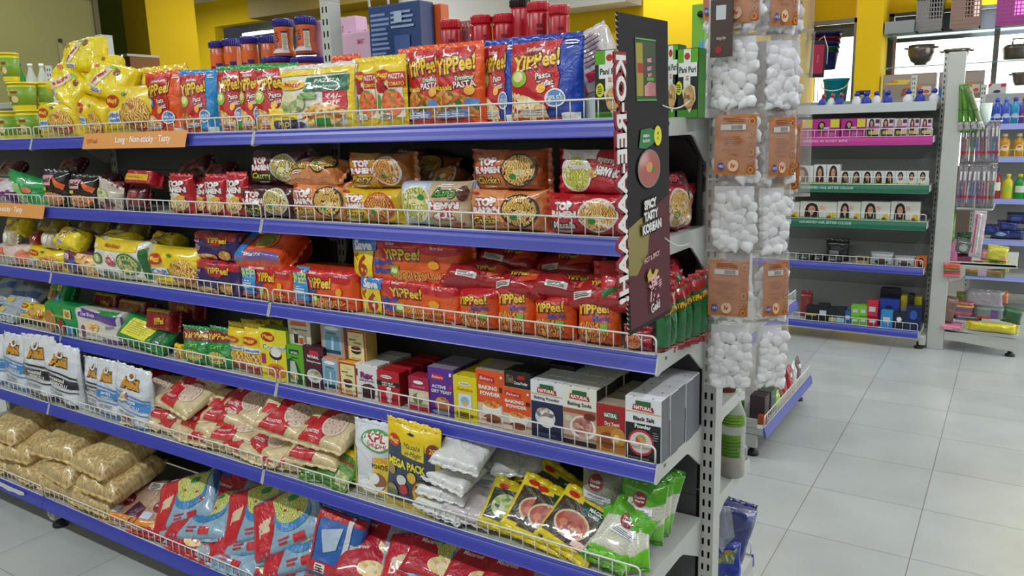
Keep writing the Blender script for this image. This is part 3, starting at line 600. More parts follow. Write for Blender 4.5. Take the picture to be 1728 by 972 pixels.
dh = Design('rice_flour_bag', 'bag', 'clear bag of rava with bright green ends and round maroon logo', 'pouch', .1, .115, .035, RICE, [PG([(-.97, .97), (.97, .97), (.97, .35), (.3, .2), (-.5, .42), (-.97, .3)], film('#55A81E')), PG([(-.97, -.97), (.97, -.97), (.97, -.35), (.4, -.7), (-.97, -.85)], film('#6ABE1E')), E(-.1, .4, .32, .27, film('#8E1A2A')), T(-.1, .47, .1, 'Double', fw, None, .06, .26), T(-.1, .33, .1, 'Horse', fw, None, .06, .22), PG([(-.6, .08), (.5, .14), (.52, -.12), (-.58, -.18)], film('#E6E8EA')), LN(-.5, .05, .4, -.12, 3, film('#7A8088'))], seal=film('#4E9E1C'))
dh_g = Design('rice_flour_bag', 'bag', 'grey bag of rava with white label and round maroon logo', 'pouch', .085, .1, .04, speck(['#6E6E62', '#8E8E80', '#9C9C8C'], 260), [E(-.1, .62, .38, .3, film('#7E1A2A')), T(-.1, .68, .11, 'Double', fw, None, .05, .3), T(-.1, .52, .11, 'Horse', fw, None, .05, .28), PG([(-.7, .3), (.6, .12), (.62, -.2), (-.68, -.02)], film('#D8DADE')), T(-.05, .1, .11, 'Iddiyappam', film('#3A3A44'), None, -.12, .5), LN(-.6, .02, .5, -.1, 2, film('#7A8088'))])
PST = speck(['#9C7C48', '#C8AC74', '#E6D4A4'], 130)
clearbag = Design('pasta_bag', 'bag', 'clear bag of loose pasta', 'slab', .2, .15, .055, PST, [])
bam = Design('vermicelli_pack', 'pack', 'red and pale blue vermicelli pack', 'slab', .18, .12, .036, film('#8FAFC6'), [PG([(-.97, .97), (.1, .97), (-.25, .3), (-.35, -.3), (-.5, -.97), (-.97, -.97)], film('#C81C30')), PG([(-.7, .2), (-.4, .3), (-.45, -.2), (-.72, -.2)], film('#E0C8A8')), E(.2, .12, .52, .62, film('#3A86C0')), PG([(-.25, .3), (.7, .3), (.75, .75), (.2, .95), (-.3, .8)], noodle('#C8C84A', '#7E9A2A', '#ECE49A')), E(.2, .25, .46, .45, noodle('#C8C84A', '#7E9A2A', '#ECE49A')), E(.3, .62, .18, .12, fg), E(.0, .3, .05, .05, fr), E(.4, .1, .05, .05, fr), LN(-.2, -.86, .1, -.6, 2, film('#C81C30')), R(.2, -.9, .5, -.66, film('#C81C30')), T(-.72, -.1, .09, 'vermicelli', fw, None, 1.45, .35), PG([(.8, .97), (.97, .97), (.97, -.2), (.9, .2)], film('#1E4A9A'))])
maca = Design('macaroni_pack', 'pack', 'red and silver macaroni pack', 'slab', .16, .105, .032, film('#B81A2E'), [PG([(.0, .97), (.5, .97), (.9, -.97), (.35, -.97)], film('#9AA4AE')), T(-.5, .2, .15, 'Macaroni', fw, None, .1, .3, .02, .2), E(.0, -.5, .35, .3, SHELLS), R(-.9, .5, -.5, .75, film('#2A4A9A')), R(.5, .1, .8, .5, film('#D8D0D0'))])
bam_b = Design('pasta_pack', 'pack', 'blue and red pasta pack with white corner label', 'slab', .11, .12, .035, film('#2A64B4'), [R(-.97, .75, .97, .97, fr), R(-.97, -.97, -.8, .97, fr), R(-.97, -.97, .97, -.6, fr), R(.35, -.6, .55, .97, film('#D8DCE4')), R(.6, -.9, .9, .2, film('#C8CCD0')), PG([(-.6, .4), (.2, .6), (.1, -.1), (-.4, -.3)], film('#B8CCE4')), R(-.6, -.92, -.2, -.65, fw), LN(-.55, -.68, -.25, -.9, 3, fk)])
oldp = Design('pasta_pack', 'pack', 'brownish clear pasta pack with orange and purple label', 'slab', .16, .1, .03, speck(['#8A6A58', '#B89A80', '#A88A74'], 120), [E(-.5, .1, .2, .35, film('#8E1A2A')), T(-.5, .1, .12, 'PASTA', fw, None, 0, .16), R(-.9, -.7, -.55, -.3, film('#C8D0E0')), PG([(-.3, -.97), (.5, -.97), (.5, -.3), (-.1, .1)], film('#4A1A3A')), PG([(-.97, -.97), (.97, -.97), (.9, -.75), (-.8, -.72)], film('#E08A1E')), R(.3, .3, .7, .8, fw), LN(.35, .75, .65, .4, 4, fk)])
# ---- cartons
def carton(desc, base, w, h, d, art, name='carton', cat='box', **k): return Design(name, cat, desc, 'box', w, h, d, card(base), art, **k)
cw = card(WHT); ck = card('#1A1A1C')
def nat(v=.62, u=0, s=1): return [R(-.42, v+.06, .42, v+.22, card('#1D6A3A')), PG([(-.55, v+.1), (.55, v+.06), (.6, v-.1), (-.6, v-.08)], card('#B8202C')), T(0, v, .11, 'NATURAL', cw, None, -.03, .5, .04)]
b_bp = carton('white and navy baking powder carton', '#E6E8EA', .057, .105, .034, [R(-1, -1, 1, .28, card('#20264A')), R(-1, .52, 1, .55, card('#D8A858')), nat(.68), T(0, .4, .1, 'Baking Powder', card('#2A3A6A'), None, 0, .8), E(-.1, -.25, .62, .32, card('#D8DCE0')), E(-.1, -.1, .55, .2, food(['#F0EEE8', '#7A2A1E', '#F0EEE8', '#2A2A34'], 90)), E(.0, -.4, .45, .2, card('#EDEDE8')), E(0, -.85, .6, .06, card('#3A4A6A'))], side=card('#3A3C40'))
b_bs = carton('cream and brown baking soda carton', '#E8E8DC', .06, .105, .034, [R(-1, -1, 1, .1, card('#C8A898')), R(-1, .1, 1, .26, card('#A85A3A')), nat(.68), T(0, .42, .12, 'Baking Soda', card('#3A2A2A'), None, 0, .75), E(.2, -.35, .78, .42, card('#EDE4E0')), E(.2, -.32, .62, .34, food(['#C88A7A', '#8E4A3A', '#E0B8A8', '#A8605A'], 90)), E(-.65, -.08, .22, .12, card('#C8D0A8')), E(.6, .06, .35, .12, card('#6A2A22')), R(-1, -1, 1, -.82, card('#2A2022'))], side=card('#33302E'))
b_dy = carton('red and amber dry yeast carton', '#A81E24', .055, .082, .034, [PG([(-1, -1), (1, -1), (1, -.1), (.2, .2), (-1, .0)], card('#B8742A')), R(-.45, .42, .5, .72, card('#1E5A34')), T(0, .57, .17, 'NATURAL', cw, None, 0, .42, .04), T(.1, .2, .15, 'Dry Yeast', cw, None, 0, .5), E(-.2, -.5, .6, .35, card('#8A4A1E')), E(.5, -.3, .5, .4, card('#C88A3A')), E(.4, -.35, .2, .16, card('#E6C890'))], side=card('#3A2A26'), top=card('#B8A890'))
b_bsalt = carton('white and black salt powder carton', '#E4E6EA', .062, .105, .034, [R(-1, -1, 1, .18, ck), R(-1, .52, 1, .55, card('#D8A858')), nat(.68), T(.05, .34, .13, 'Black Salt', card('#2A2A2E'), None, 0, .6, .03), T(.0, .1, .13, 'Powder', cw, None, 0, .45, .03), E(-.1, -.42, .72, .42, card('#B8323A')), E(-.1, -.42, .62, .34, card('#D8CCC8')), E(-.1, -.34, .3, .18, food(['#C84A2A', '#7AA03A', '#E89A6A', '#B83A2A'], 80)), T(-.2, -.92, .05, 'FREE FLOW POWDER', card('#9A9A9A'), None, 0, .6), LN(.55, .0, .9, -.3, 4, card('#7A7A80'))], side=card('#5A5E64'))
b_obp = carton('orange baking powder carton', '#E2591E', .05, .092, .034, [R(-1, -1, 1, -.2, card('#D8C4B0')), PG([(-.8, .62), (.3, .56), (.32, .76), (-.78, .84)], card('#C81E2A')), T(-.25, .7, .13, 'Bakers', cw, None, -.05, .45, .0, .2), T(-.15, .38, .14, 'BAKING', cw, None, 0, .65, .04), T(-.0, .16, .14, 'POWDER', cw, None, 0, .7, .04), E(.1, -.4, .68, .3, card('#EDEAE4')), E(.1, -.2, .55, .14, food(['#E0A02A', '#C8381E', '#E8C44A', '#E87A2A'], 110)), E(.1, -.72, .6, .16, card('#8E4A2A')), R(-.9, -.95, -.3, -.72, card('#E8D0C8')), R(.65, .28, .9, .46, card('#4A1A14')), E(.8, .82, .08, .05, cw)], side=card('#8E3A1E'), top=card('#A8A29A'))
b_blk = carton('small black cocoa carton lying on the orange one', '#1C1A1A', .052, .026, .04, [R(-.85, -.5, -.3, .5, food(['#5A4030', '#8A7058', '#2A2018', '#6A5040'], 120)), R(.0, .1, .55, .6, card('#A81E2A')), T(.25, -.35, .4, 'Cocoa Powder', cw, None, 0, .5)], top=ck)
b_gel = carton('yellow gelatine carton', '#E4D21E', .046, .088, .04, [T(0, .42, .15, 'Gelatine', card('#C8781E'), None, 0, .7), E(0, .68, .5, .08, cw), T(0, .68, .07, 'Weikfield', card('#2A3A8A'), None, 0, .4), R(-.55, -.45, .55, .22, card('#D8E4EE')), E(.0, -.1, .35, .2, card('#8FB8D8')), E(.0, -.2, .2, .12, card('#E8B84A')), LN(-.75, -.6, .75, -.9, 4, card('#3A3A2A'))])
b_ady = carton('violet active dry yeast carton', '#5A2E96', .045, .088, .04, [PG([(-.7, .5), (.2, .48), (.22, .72), (-.68, .76)], card('#C81E4A')), T(-.22, .62, .12, 'Bakers', cw, None, 0, .42, 0, .2), T(-.15, .22, .13, 'ACTIVE', cw, None, 0, .55, .03), T(.05, .02, .13, 'DRY YEAST', cw, None, 0, .78, .03), E(.1, -.5, .62, .3, card('#B8703A')), E(.1, -.4, .5, .22, food(['#D89A5A', '#9A4E1E', '#E8BC84', '#B8703A'], 90)), E(0, -.85, .7, .1, card('#7E8AA0')), R(.65, .16, .9, .32, card('#C82A4A')), R(.7, .72, .86, .86, cw)], top=card('#8E8A9A'), side=card('#3A2060'))
b_cus = carton('small crimson custard carton', '#A81E40', .032, .066, .03, [R(-1, -.7, 1, .25, card('#D8CCB8')), T(0, .45, .13, 'Custard', card('#E888A8'), None, 0, .7), E(0, .7, .5, .1, cw), E(-.1, -.25, .5, .3, card('#6E7A3A')), E(.2, -.1, .4, .2, card('#E8DCB8'))])
b_red = carton('red instant dry yeast carton', '#B81C28', .038, .062, .03, [R(-1, .1, 1, .38, ck), T(0, .28, .12, 'INSTANT', cw, None, 0, .5), T(.1, .14, .1, 'DRY YEAST', cw, None, 0, .6), E(-.1, .66, .5, .1, cw), T(-.1, .66, .09, 'BLUE BIRD', card('#2A2A7A'), None, 0, .4), E(.1, -.35, .3, .3, card('#E4A8A8')), R(-.1, -.85, .3, -.5, card('#E4C8C8')), E(.1, -.02, .22, .08, cw)], side=card('#8E141E'))
b_rex = carton('white baking powder carton with purple rex lettering', '#E0DEDC', .042, .068, .034, [T(0, .38, .32, 'Rex', card('#7A2A6A'), card('#E0A8C8'), 0, .6, .06), T(0, .08, .1, 'Baking Powder', card('#5A3A5A'), None, 0, .7), PG([(-.55, -.9), (.6, -.9), (.7, -.2), (.2, -.05), (-.6, -.25)], card('#3A1A22')), E(.1, -.2, .5, .12, card('#5A2A32')), PG([(-1, .7), (-.85, .7), (-.85, .3), (-1, .3)], card('#2A2A2A'))], side=card('#C8C8C8'))
b_cake = carton('cream baking powder carton with chocolate cake picture', '#E6DC9E', .036, .062, .034, [R(-1, -1, -.82, 1, card('#B8321E')), R(.82, -1, 1, 1, card('#B8321E')), R(-1, .88, 1, 1, card('#B8321E')), R(-1, -1, 1, -.88, card('#B8321E')), T(-.3, .42, .09, 'BAKING', card('#3A2A1A'), None, 0, .35, .03), T(.2, .22, .09, 'POWDER', card('#3A2A1A'), None, 0, .4, .03), E(0, .66, .4, .07, card('#D8CC8A')), E(0, -.3, .5, .2, card('#2A1A14')), E(0, -.22, .5, .09, card('#E8E0C8')), E(0, -.12, .5, .12, card('#3A1E16')), E(0, -.05, .2, .06, card('#B82A2A')), T(0, -.78, .07, 'NET WT 100 g', card('#B82A1E'), None, 0, .5)], side=card('#C9A858'), top=card('#E0B01E'))
b_soda = carton('peach edged blue drinking soda carton', '#E08A5A', .036, .068, .038, [R(-.85, -.88, .85, .9, card('#8FB4C8')), E(0, .7, .6, .1, cw), R(-.6, -.7, .6, .3, card('#6A9AB4')), LN(-.5, .5, .5, .35, 3, card('#2A4A6A')), PG([(-.1, -.6), (.1, -.6), (.15, .2), (-.05, .2)], card('#B8D4E0')), R(-.7, -.75, .7, -.55, card('#26404E'))], side=card('#7E9CA8'))
b_corn = carton('cream corn flour carton with striped drink glasses', '#DCD2BC', .04, .052, .036, [PG([(-.8, .55), (.7, .6), (.6, .9), (-.7, .88)], card('#C8703A')), T(0, .3, .13, 'CORN FLOUR', card('#2A2A2A'), None, 0, .7), R(-.5, -.75, -.15, .0, ck), R(-.05, -.75, .3, .05, card('#C8C8C0')), R(-.05, -.75, .3, -.3, card('#C84A2A')), R(.4, -.6, .6, -.1, card('#8A8A80')), E(-.3, .05, .2, .12, cw)], side=card('#B8A888'))
b_gre = carton('green natural jaljeera carton', '#5AA81E', .034, .066, .036, [R(-.6, .55, .5, .8, card('#1A4A2A')), T(0, .64, .11, 'NATURAL', cw, None, 0, .4), T(0, .38, .1, 'Jaljeera', card('#1A4A2A'), None, 0, .6), PG([(-.95, .2), (-.5, .35), (.2, .15), (.6, -.4), (.7, -.95), (-.95, -.95)], card('#1E4A2E')), PG([(-.5, .2), (0, .2), (.2, -.3), (.1, -.9), (-.7, -.9), (-.6, -.3)], card('#B8C4B8')), E(-.2, -.65, .5, .2, food(['#8A9A4A', '#C8A86A', '#4E6A2A', '#D8D0A8'], 110))], side=card('#3E7A1A'))
b_mar = carton('maroon natural jelly powder carton', '#4A1428', .036, .066, .036, [PG([(-.4, .62), (.6, .6), (.5, .82), (-.3, .84)], card('#C81E3A')), T(0, .52, .13, 'NATURAL', cw, None, -.05, .55, .04), T(.05, .28, .09, 'Baking Powder', cw, None, -.05, .7), E(0, -.4, .72, .34, card('#C8D4D8')), E(.05, -.35, .58, .24, food(['#D8D4B8', '#8A8A5A', '#EAE6D0', '#5A4A2A'], 110))], side=card('#2E0C18'))
coco = Design('coconut_milk_powder_box', 'box', 'yellow and lime coconut milk powder box', 'box', .044, .082, .03, card('#E2D426'), [PG([(-1, 1), (-1, .2), (-.2, .1), (.3, 1)], card('#EDE02A')), E(-.35, .68, .5, .2, card('#B81E24')), T(-.35, .68, .15, 'Maggi', card('#F6E03A'), None, 0, .38), T(.1, .3, .22, 'Coconut', card('#1E4A3A'), card('#E8F0D8'), .06, .85, .0), E(.2, .1, .4, .24, card('#D8D4CC')), PG([(.1, .0), (.25, .0), (.2, -.4), (.14, -.4)], cw), E(.15, .02, .45, .2, card('#2A1A14')), E(.18, .08, .38, .15, card('#E6E4DE')), E(.1, -.62, .7, .28, card('#D87A2A')), R(-.9, -.4, -.62, .0, card('#B81E6A')), E(.1, -.6, .4, .16, food(['#D8502A', '#8A2A1A', '#F09A5A', '#E8C84A'], 110))], side=card('#7EB02A'), top=card('#8EBE2E'))
panip = Design('pani_puri_box', 'box', 'black and green pani puri snack box', 'box', .05, .112, .035, card('#1C201C'), [R(-1, .6, 1, 1, card('#5CA81E')), R(-1, -1, 1, -.75, card('#3E8A1E')), PG([(-.25, 1), (.35, 1), (.35, .6), (.9, .6), (.9, .2), (.35, .2), (.35, -.1), (-.25, -.1), (-.25, .2), (-.7, .2), (-.7, .6), (-.25, .6)], card('#E4EAE4')), E(.05, .78, .24, .1, card('#B8321E')), T(.1, .4, .17, 'Pani Puri', card('#2A3A3A'), None, 0, .72, .03), R(-.05, .1, .2, .22, card('#C8323A')), T(.08, .16, .07, 'KIT', cw), E(-.62, -.12, .28, .2, card('#D8DC1E')), LN(-.8, .0, -.45, -.24, 4, card('#3A3A1A')), PG([(.35, -.85), (-.1, -.6), (-.35, -.2), (.1, .02), (.75, -.1), (.85, -.45)], card('#D8D4C0')), E(.28, -.4, .48, .34, food(['#A87A3A', '#D8B070', '#6A4A1E', '#C89A58'], 70))], side=card('#3E8A1E'))
# ================================================================== stocking the shelves
# ---- shelf 1 (top)
put(mg_mush, 1, 466, 598, 113, .02, v=0); put(pro, 1, 452, 498, 188, .006, rz=.1)
put(yp_orange, 1, 238, 306, 124, .02, v=0, desc='orange and red pasta pouch right of the yellow noodle pile'); put(yp_orange, 1, 552, 602, 97, .03, v=1, desc='narrow orange and red pasta pouch next to the mushroom pasta')
silv = Design('noodle_pouch', 'pouch', 'yellow and silver noodle pouch standing behind the first orange pouch', 'pouch', .13, .125, .03, fy, [R(-.1, .5, .3, .95, film('#C8D0DA')), R(.3, .5, .97, .95, PASTA), R(-.7, .6, -.3, .9, film('#F4E23A'))]); put(silv, 1, 232, 315, 116, .085)
put(yp_cyan, 1, 305, 350, 122, .025, rz=.35, v=0); put(yp_cyan, 1, 340, 384, 121, .055, rz=.45, v=1)
for i, (a, b, c, y) in enumerate([(366, 412, 115, .025), (400, 442, 113, .03), (430, 492, 112, .04)]): put(yp_green, 1, a, b, c, y, rz=.22)
put(mg_pasta, 1, 592, 636, 103, .03, rz=-.08); put(mg_pasta, 1, 626, 682, 99, .02)
put(yp_tri, 1, 666, 706, 87, .045, rz=-.08, extra=''); put(yp_tri, 1, 684, 744, 82, .03); put(yp_tri, 1, 730, 812, 77, .018)
put(yp_blue, 1, 806, 866, 72, .035); put(yp_blue, 1, 856, 978, 64, .02); put(yp_blue, 1, 852, 905, 67, .085, desc='royal blue pasta pouch tucked behind the large blue one')
put(panip, 1, 1004, 1052, 84, .03, desc='black and green pani puri box left of the hanging banner'); 
put(panip, 1, 1118, 1144, 76, .10, rz=0, desc='black and green pani puri box partly behind the banner'); put(panip, 1, 1139, 1178, 82, .10, desc='black and green pani puri box right of the banner')
# striped bag behind
sb = Design('biscuit_bag', 'bag', 'white striped bag with red bands bulging behind the blue pouches', 'slab', .12, .16, .06, film('#CFC7C6'), [R(-.6, -.9, -.45, .9, film('#B83A40')), R(-.3, -.1, .9, .1, film('#C8303A')), LN(-.9, -.3, .9, -.9, 9, film('#9A8A8E')), LN(-.2, .9, .9, .2, 7, film('#A88A90'))]); put(sb, 1, 962, 1036, 48, .12, ry=-.35)
wb = carton('plain white carton corner standing behind the wire guard', '#D4DEDE', .035, .03, .06, []); put(wb, 1, 972, 1006, 166, .05)
# yellow noodle pile
YBAG = Design('noodle_pack', 'noodle pack', 'large yellow noodle bag', 'slab', .19, .12, .05, film('#F2DA14'), [PG([(-.6, -.5), (-.2, -.6), (.3, .6), (-.05, .75)], film('#E8D8B8')), PG([(-.45, -.4), (-.3, -.45), (.05, .4), (-.1, .5)], film('#B8321E')), E(-.55, .65, .18, .12, film('#E8702A')), E(.55, .5, .14, .2, film('#8E4A1E')), E(.3, .75, .2, .08, film('#8FC82A')), R(-.3, -.85, .1, -.6, film('#D8D8E0')), LN(-.28, -.62, .05, -.83, 3, fk)])
lay(YBAG, 1, 143, 98, .10, rx=-.35, ry=-.1, rz=.1, w=.8, h=.75, desc='large yellow noodle bag on top of the pile'); lay(YBAG, 1, 122, 148, .06, rx=-.45, ry=.45, rz=-.1, w=.9, h=.75, desc='large yellow noodle bag leaning left on the pile', v=1)
lay(YBAG, 1, 190, 140, .07, rx=-.4, ry=.2, w=.95, h=.75, desc='large yellow noodle bag on the right side of the pile'); lay(YBAG, 1, 165, 128, .11, rx=-.6, ry=-.05, w=.9, h=.8, desc='large yellow noodle bag in the middle of the pile', v=1)
put(mg_pack, 1, 58, 126, 170, .02, desc='yellow masala noodle pack at the left foot of the pile'); put(mg_pack, 1, 122, 184, 166, .015, rz=-.15, ry=.2, desc='tilted yellow masala noodle pack at the foot of the pile'); put(mg_pack, 1, 172, 258, 143, .02, desc='yellow masala noodle pack at the right foot of the pile')
put(mg_pack, 1, 60, 135, 200, .07, zb=Z[1]-.002, desc='yellow noodle pack lying beneath the pile, behind the wire guard')
# noodle tubs
def tub(px, yt, yb, y, wpx, desc, sect, zb=None):
    p = at(px, yb, 1, y); q = at(px, yt, 1, y); z0 = Z[1]-BD if zb is None else zb; h = q.z-z0; w = at(px+wpx/2, yt, 1, y).x-at(px-wpx/2, yt, 1, y).x; r = w/2*obl(q)*1.05
    o = thing('noodle_tub', None, None, (p.x, y+r*.5, z0)); mb = MB()
    def ring(rr, z): return [(rr*cc*1.0, rr*ss*1.0, z) for cc, ss in [(cos(t), sin(t)) for t in [2*pi*k/24 for k in range(24)]]]
    prof = [(0, 0), (r*.72, 0), (r*.75, .002), (r*.94, h-.006)]
    mb.lathe(prof, paint('#E6D83A', .35), n=24); mb.build('tub_body', o)
    mb = MB(); mb.lathe([(r*.80, h*.18), (r*.93, h*.82)], paint('#7FA83A', .35), n=24, c=(0, 0, 0)); s = mb
    s.v = [(x*1.015, y_*1.015, z) for x, y_, z in s.v]; s.build('sleeve', o)
    mb = MB(); uv = []
    def S(u, q_, off):
        a = -pi/2+u*.9; z = h*(.2+.6*(q_+1)/2); rr = r*(.8+.13*(z-h*.18)/(h*.64))*1.02+off
        return Vector((rr*cos(a), rr*sin(a), z))
    art_to(mb, uv, [R(-.9, -.9, .0, .9, paint('#C9D86A', .4)), E(-.3, -.3, .4, .4, noodle()), T(-.4, .5, .2, 'Cuppa', paint('#B8321E'), None, 0, .3), R(.2, .3, .8, .6, paint('#A8321E')), E(.5, -.4, .35, .4, PASTA)], S, r*1.6, h*.6, .008)
    mb.build('printed_panel', o)
    mb = MB(); mb.lathe([(0, h-.001), (r*.2, h-.001), (r*.9, h), (r*.98, h-.004), (r, h-.006), (r, h-.003), (r*.99, h-.001)], paint('#EED820', .35), n=28); mb.build('lid', o)
    reg(o, ('tub',), px, 'on the top shelf', desc, 'noodle tub', 'noodle tubs at the left of the top shelf'); return h
hz = at(30, 186, 1, .03).z
tub(8, 187, 232, .03, 46, 'yellow and green noodle tub at the photo edge, bottom row', 0); tub(44, 185, 232, .02, 50, 'yellow-lidded green noodle tub, bottom row right', 0)
tub(30, 138, 186, .03, 52, 'green and yellow noodle tub on top of the tub stack', 0, zb=hz); tub(66, 138, 186, .09, 40, 'shaded green noodle tub behind the top one', 0, zb=hz-.0)
tub(12, 88, 138, .04, 36, 'tall pale yellow noodle cup topmost at the left edge', 0, zb=at(12, 138, 1, .04).z)
# ---- jars
def jar(px, yt, yb, y, wpx, body, lidc, desc, art, group, waist=False, lid_h=.018, zb=None, cat='jar'):
    q = at(px, yt, 1, y); z0 = (Z[1]-BD) if zb is None else zb; h = q.z-z0; r = (at(px+wpx/2, yt, 1, y).x-at(px-wpx/2, yt, 1, y).x)/2*obl(q)*1.12
    o = thing('drink_powder_jar', None, None, (q.x, y, z0)); b = paint(body, .25); mb = MB()
    hl = h-lid_h
    if waist: prof = [(0, 0), (r*.95, 0), (r, .004), (r, h*.10), (r*.86, h*.2), (r*.80, h*.35), (r*.8, h*.5), (r*.88, h*.72), (r*.9, hl-.004), (r*.8, hl)]
    else: prof = [(0, 0), (r*.95, 0), (r, .005), (r*.97, hl*.45), (r*.9, hl*.5), (r*.97, hl*.55), (r*.97, hl-.006), (r*.85, hl)]
    mb.lathe(prof, b, n=28); mb.build('jar_body', o)
    mb = MB(); mb.lathe([(0, h), (r*.86, h), (r*.96, h-.002), (r*.98, h-.005), (r*.98, hl+.001), (r*.9, hl)], paint(lidc, .25), n=28)
    for k in range(28): a = 2*pi*k/28; mb.box((r*.975*cos(a)-.0006, r*.975*sin(a)-.0006, hl+.002), (r*.975*cos(a)+.0006, r*.975*sin(a)+.0006, h-.004), paint(lidc, .25))
    mb.build('screw_lid', o)
    mb = MB(); uv = []
    def S(u, q_, off):
        a = -pi/2+u*1.25; z = hl*(.08+.86*(q_+1)/2)
        rr = r
        for i in range(len(prof)-1):
            if prof[i][1] <= z <= prof[i+1][1] and prof[i+1][1] > prof[i][1]: rr = prof[i][0]+(prof[i+1][0]-prof[i][0])*(z-prof[i][1])/(prof[i+1][1]-prof[i][1])
        return Vector(((rr+off+.0006)*cos(a), (rr+off+.0006)*sin(a), z))
    art_to(mb, uv, art, S, r*2.4, hl*.86, .009); mb.build('jar_label', o)
    reg(o, ('jar',), px, 'on the top shelf', desc, cat, group); return o
po = paint('#E0642A', .35); pp = paint('#3A2478', .35); pw = paint('#E6DCC8', .4)
BV = [R(-.97, -.97, .97, .95, po), R(-.97, -.6, .97, -.3, paint('#8E4A6A', .35)), R(-.97, -.97, .97, -.62, paint('#D8D0DA', .35)), T(-.05, .62, .12, 'Bourn', pp, None, 0, .36, .05), T(-.05, .42, .12, 'Vita', pp, None, 0, .3, .05), E(-.05, .1, .22, .18, pp), E(-.05, .1, .13, .1, paint('#7A6AA8')), R(.45, -.9, .95, .6, pw), LN(.5, .5, .9, -.8, 12, paint('#A89888')), R(.42, .62, .97, .72, pp), R(-.95, -.6, -.5, .6, pw), R(-.97, -.97, .97, -.75, paint('#D8C8D0'))]
for i, (px, yt, y) in enumerate([(367, 70, .33), (390, 66, .34), (420, 62, .33), (453, 61, .35)]):
    jar(px, yt, 115, y, 29, '#C9663A', '#2C2890', 'orange malt drink jar low behind the pouches', BV, 'orange and purple malt drink jars', True)
for px, yt in ((471, 97), (520, 97)): jar(px, yt, 115, .33, 56, '#D86A3A', '#2E2A92', 'wide orange jar beneath a high jar', BV, 'orange and purple malt drink jars', False, .014)
zt = at(471, 97, 1, .33).z
for px, yt in ((477, 33), (514, 29)): jar(px, yt, 97, .33, 33, '#C9663A', '#2C2890', 'tall waisted orange malt drink jar standing on a wider jar', BV, 'orange and purple malt drink jars', True, zb=zt)
BO = [T(-.1, .55, .2, 'BOOST', fw, fk, 1.4, .3, .06), PG([(-.9, .9), (-.6, .9), (-.3, .2), (-.5, .2)], paint('#4A1018', .3)), LN(.6, .9, .95, .0, 10, paint('#6A1020'))]
BO2 = [LN(.3, .9, .9, .0, 7, paint('#6A1020')), R(-.6, -.2, -.5, .4, paint('#D85A6A'))]
BO3 = [PG([(-.9, .5), (-.6, .5), (.5, -.6), (.2, -.6)], paint('#2A1014', .3)), LN(.5, .6, .95, .2, 4, paint('#8E2030'))]
for px, yt, a, y in ((760, 34, BO2, .31), (812, 26, BO, .32), (849, 24, BO2, .34)): jar(px, yt, 80, y, 33, '#B01424', '#C02030', 'red energy drink jar', a, 'red energy drink jars')
for px, yt, w, lc, a, y in ((877, -2, 32, '#1A1416', BO3, .36), (908, 4, 36, '#C42A3A', BO2, .32), (943, 9, 33, '#C42A3A', BO2, .31)): jar(px, yt, 80, y, w, '#B01828', lc, 'tall red energy drink jar with '+('black' if lc == '#1A1416' else 'red')+' lid', a, 'red energy drink jars')
bpk = Design('drink_powder_refill', 'pouch', 'dusky pink drink refill pouch between two red jars', 'pouch', .05, .12, .03, film('#A85A66'), [R(-.6, -.1, .6, .2, fw)]); put(bpk, 1, 776, 802, 44, .33)
bigc = carton('large navy blue carton covered in small white print', '#1D3C74', .155, .125, .05, [LN(-.92, .9, -.15, .2, 9, card('#7E98C4')), LN(-.92, .1, -.35, -.9, 9, card('#7E98C4'), 5), R(.0, .05, .6, .5, card('#3A5A9A')), LN(-.1, .9, .9, .6, 4, card('#8EA6CC'), 3), LN(.0, -.05, .9, -.5, 6, card('#7E98C4'), 9), R(-.3, -.85, .1, -.3, card('#4A68A4')), LN(.2, -.6, .9, -.9, 3, card('#7E98C4')), E(.75, -.8, .12, .12, card('#3AA8D8')), R(.05, .7, .35, .88, card('#A8BCD8'))], side=card('#17306A'))
put(bigc, 1, 627, 713, 6, .33)
orgc = carton('orange carton standing right behind the navy carton', '#D8602A', .1, .12, .03, []); put(orgc, 1, 690, 748, 10, .385)
pink = carton('pale pink carton with faint lettering', '#E3B8D4', .085, .09, .04, [T(.2, .8, .1, 'SMART', card('#C83A6A'), None, 0, .3), PG([(-.9, -.9), (-.9, .2), (-.2, .4), (.4, -.2), (.9, .0), (.9, -.9)], card('#D8D0E4')), E(.4, -.5, .3, .2, card('#E8D0A8')), LN(-.2, .1, .7, -.1, 2, card('#8E7AA0')), E(-.5, -.2, .25, .12, card('#E8D8B0'))])
put(pink, 1, 536, 606, 31, .36, desc='taller pale pink carton behind the rack upright'); put(pink, 1, 583, 633, 53, .34, desc='lower pale pink carton next to the navy carton')
# ---- shelf 2
for px0, px1, yt, D, y in [(283, 322, 298, r_small, .03), (322, 348, 305, r_small, .05), (343, 380, 300, r_small, .03), (376, 412, 297, r_small, .025)]: put(D, 2, px0, px1, yt, y)
put(geki, 2, 72, 112, 291, .03); put(geki, 2, 118, 160, 299, .03, rz=.1)
put(r_smallb, 2, 104, 126, 300, .06, desc='dark noodle packet between the two korean packs'); 
lt = Design('noodle_pack', 'noodle pack', 'pale noodle packet with green leaves leaning on end', 'pouch', .07, .07, .03, film('#C9BDB0'), [E(-.2, .2, .6, .4, GREENF), R(-.8, -.9, .6, -.5, film('#A83A4A')), E(.4, -.2, .3, .3, film('#5A2A34'))]); put(lt, 2, 158, 200, 312, .02, ry=.3)
dk = Design('noodle_pack', 'noodle pack', 'dark red noodle pack', 'pillow', .12, .05, .04, film('#5A1018'), [T(0, .2, .5, 'TOP RAMEN', film('#C8404A'), None, .1, .5, .05), R(.2, -.7, .8, -.2, film('#7A2A30')), E(-.5, -.3, .3, .4, film('#8E5A3A'))])
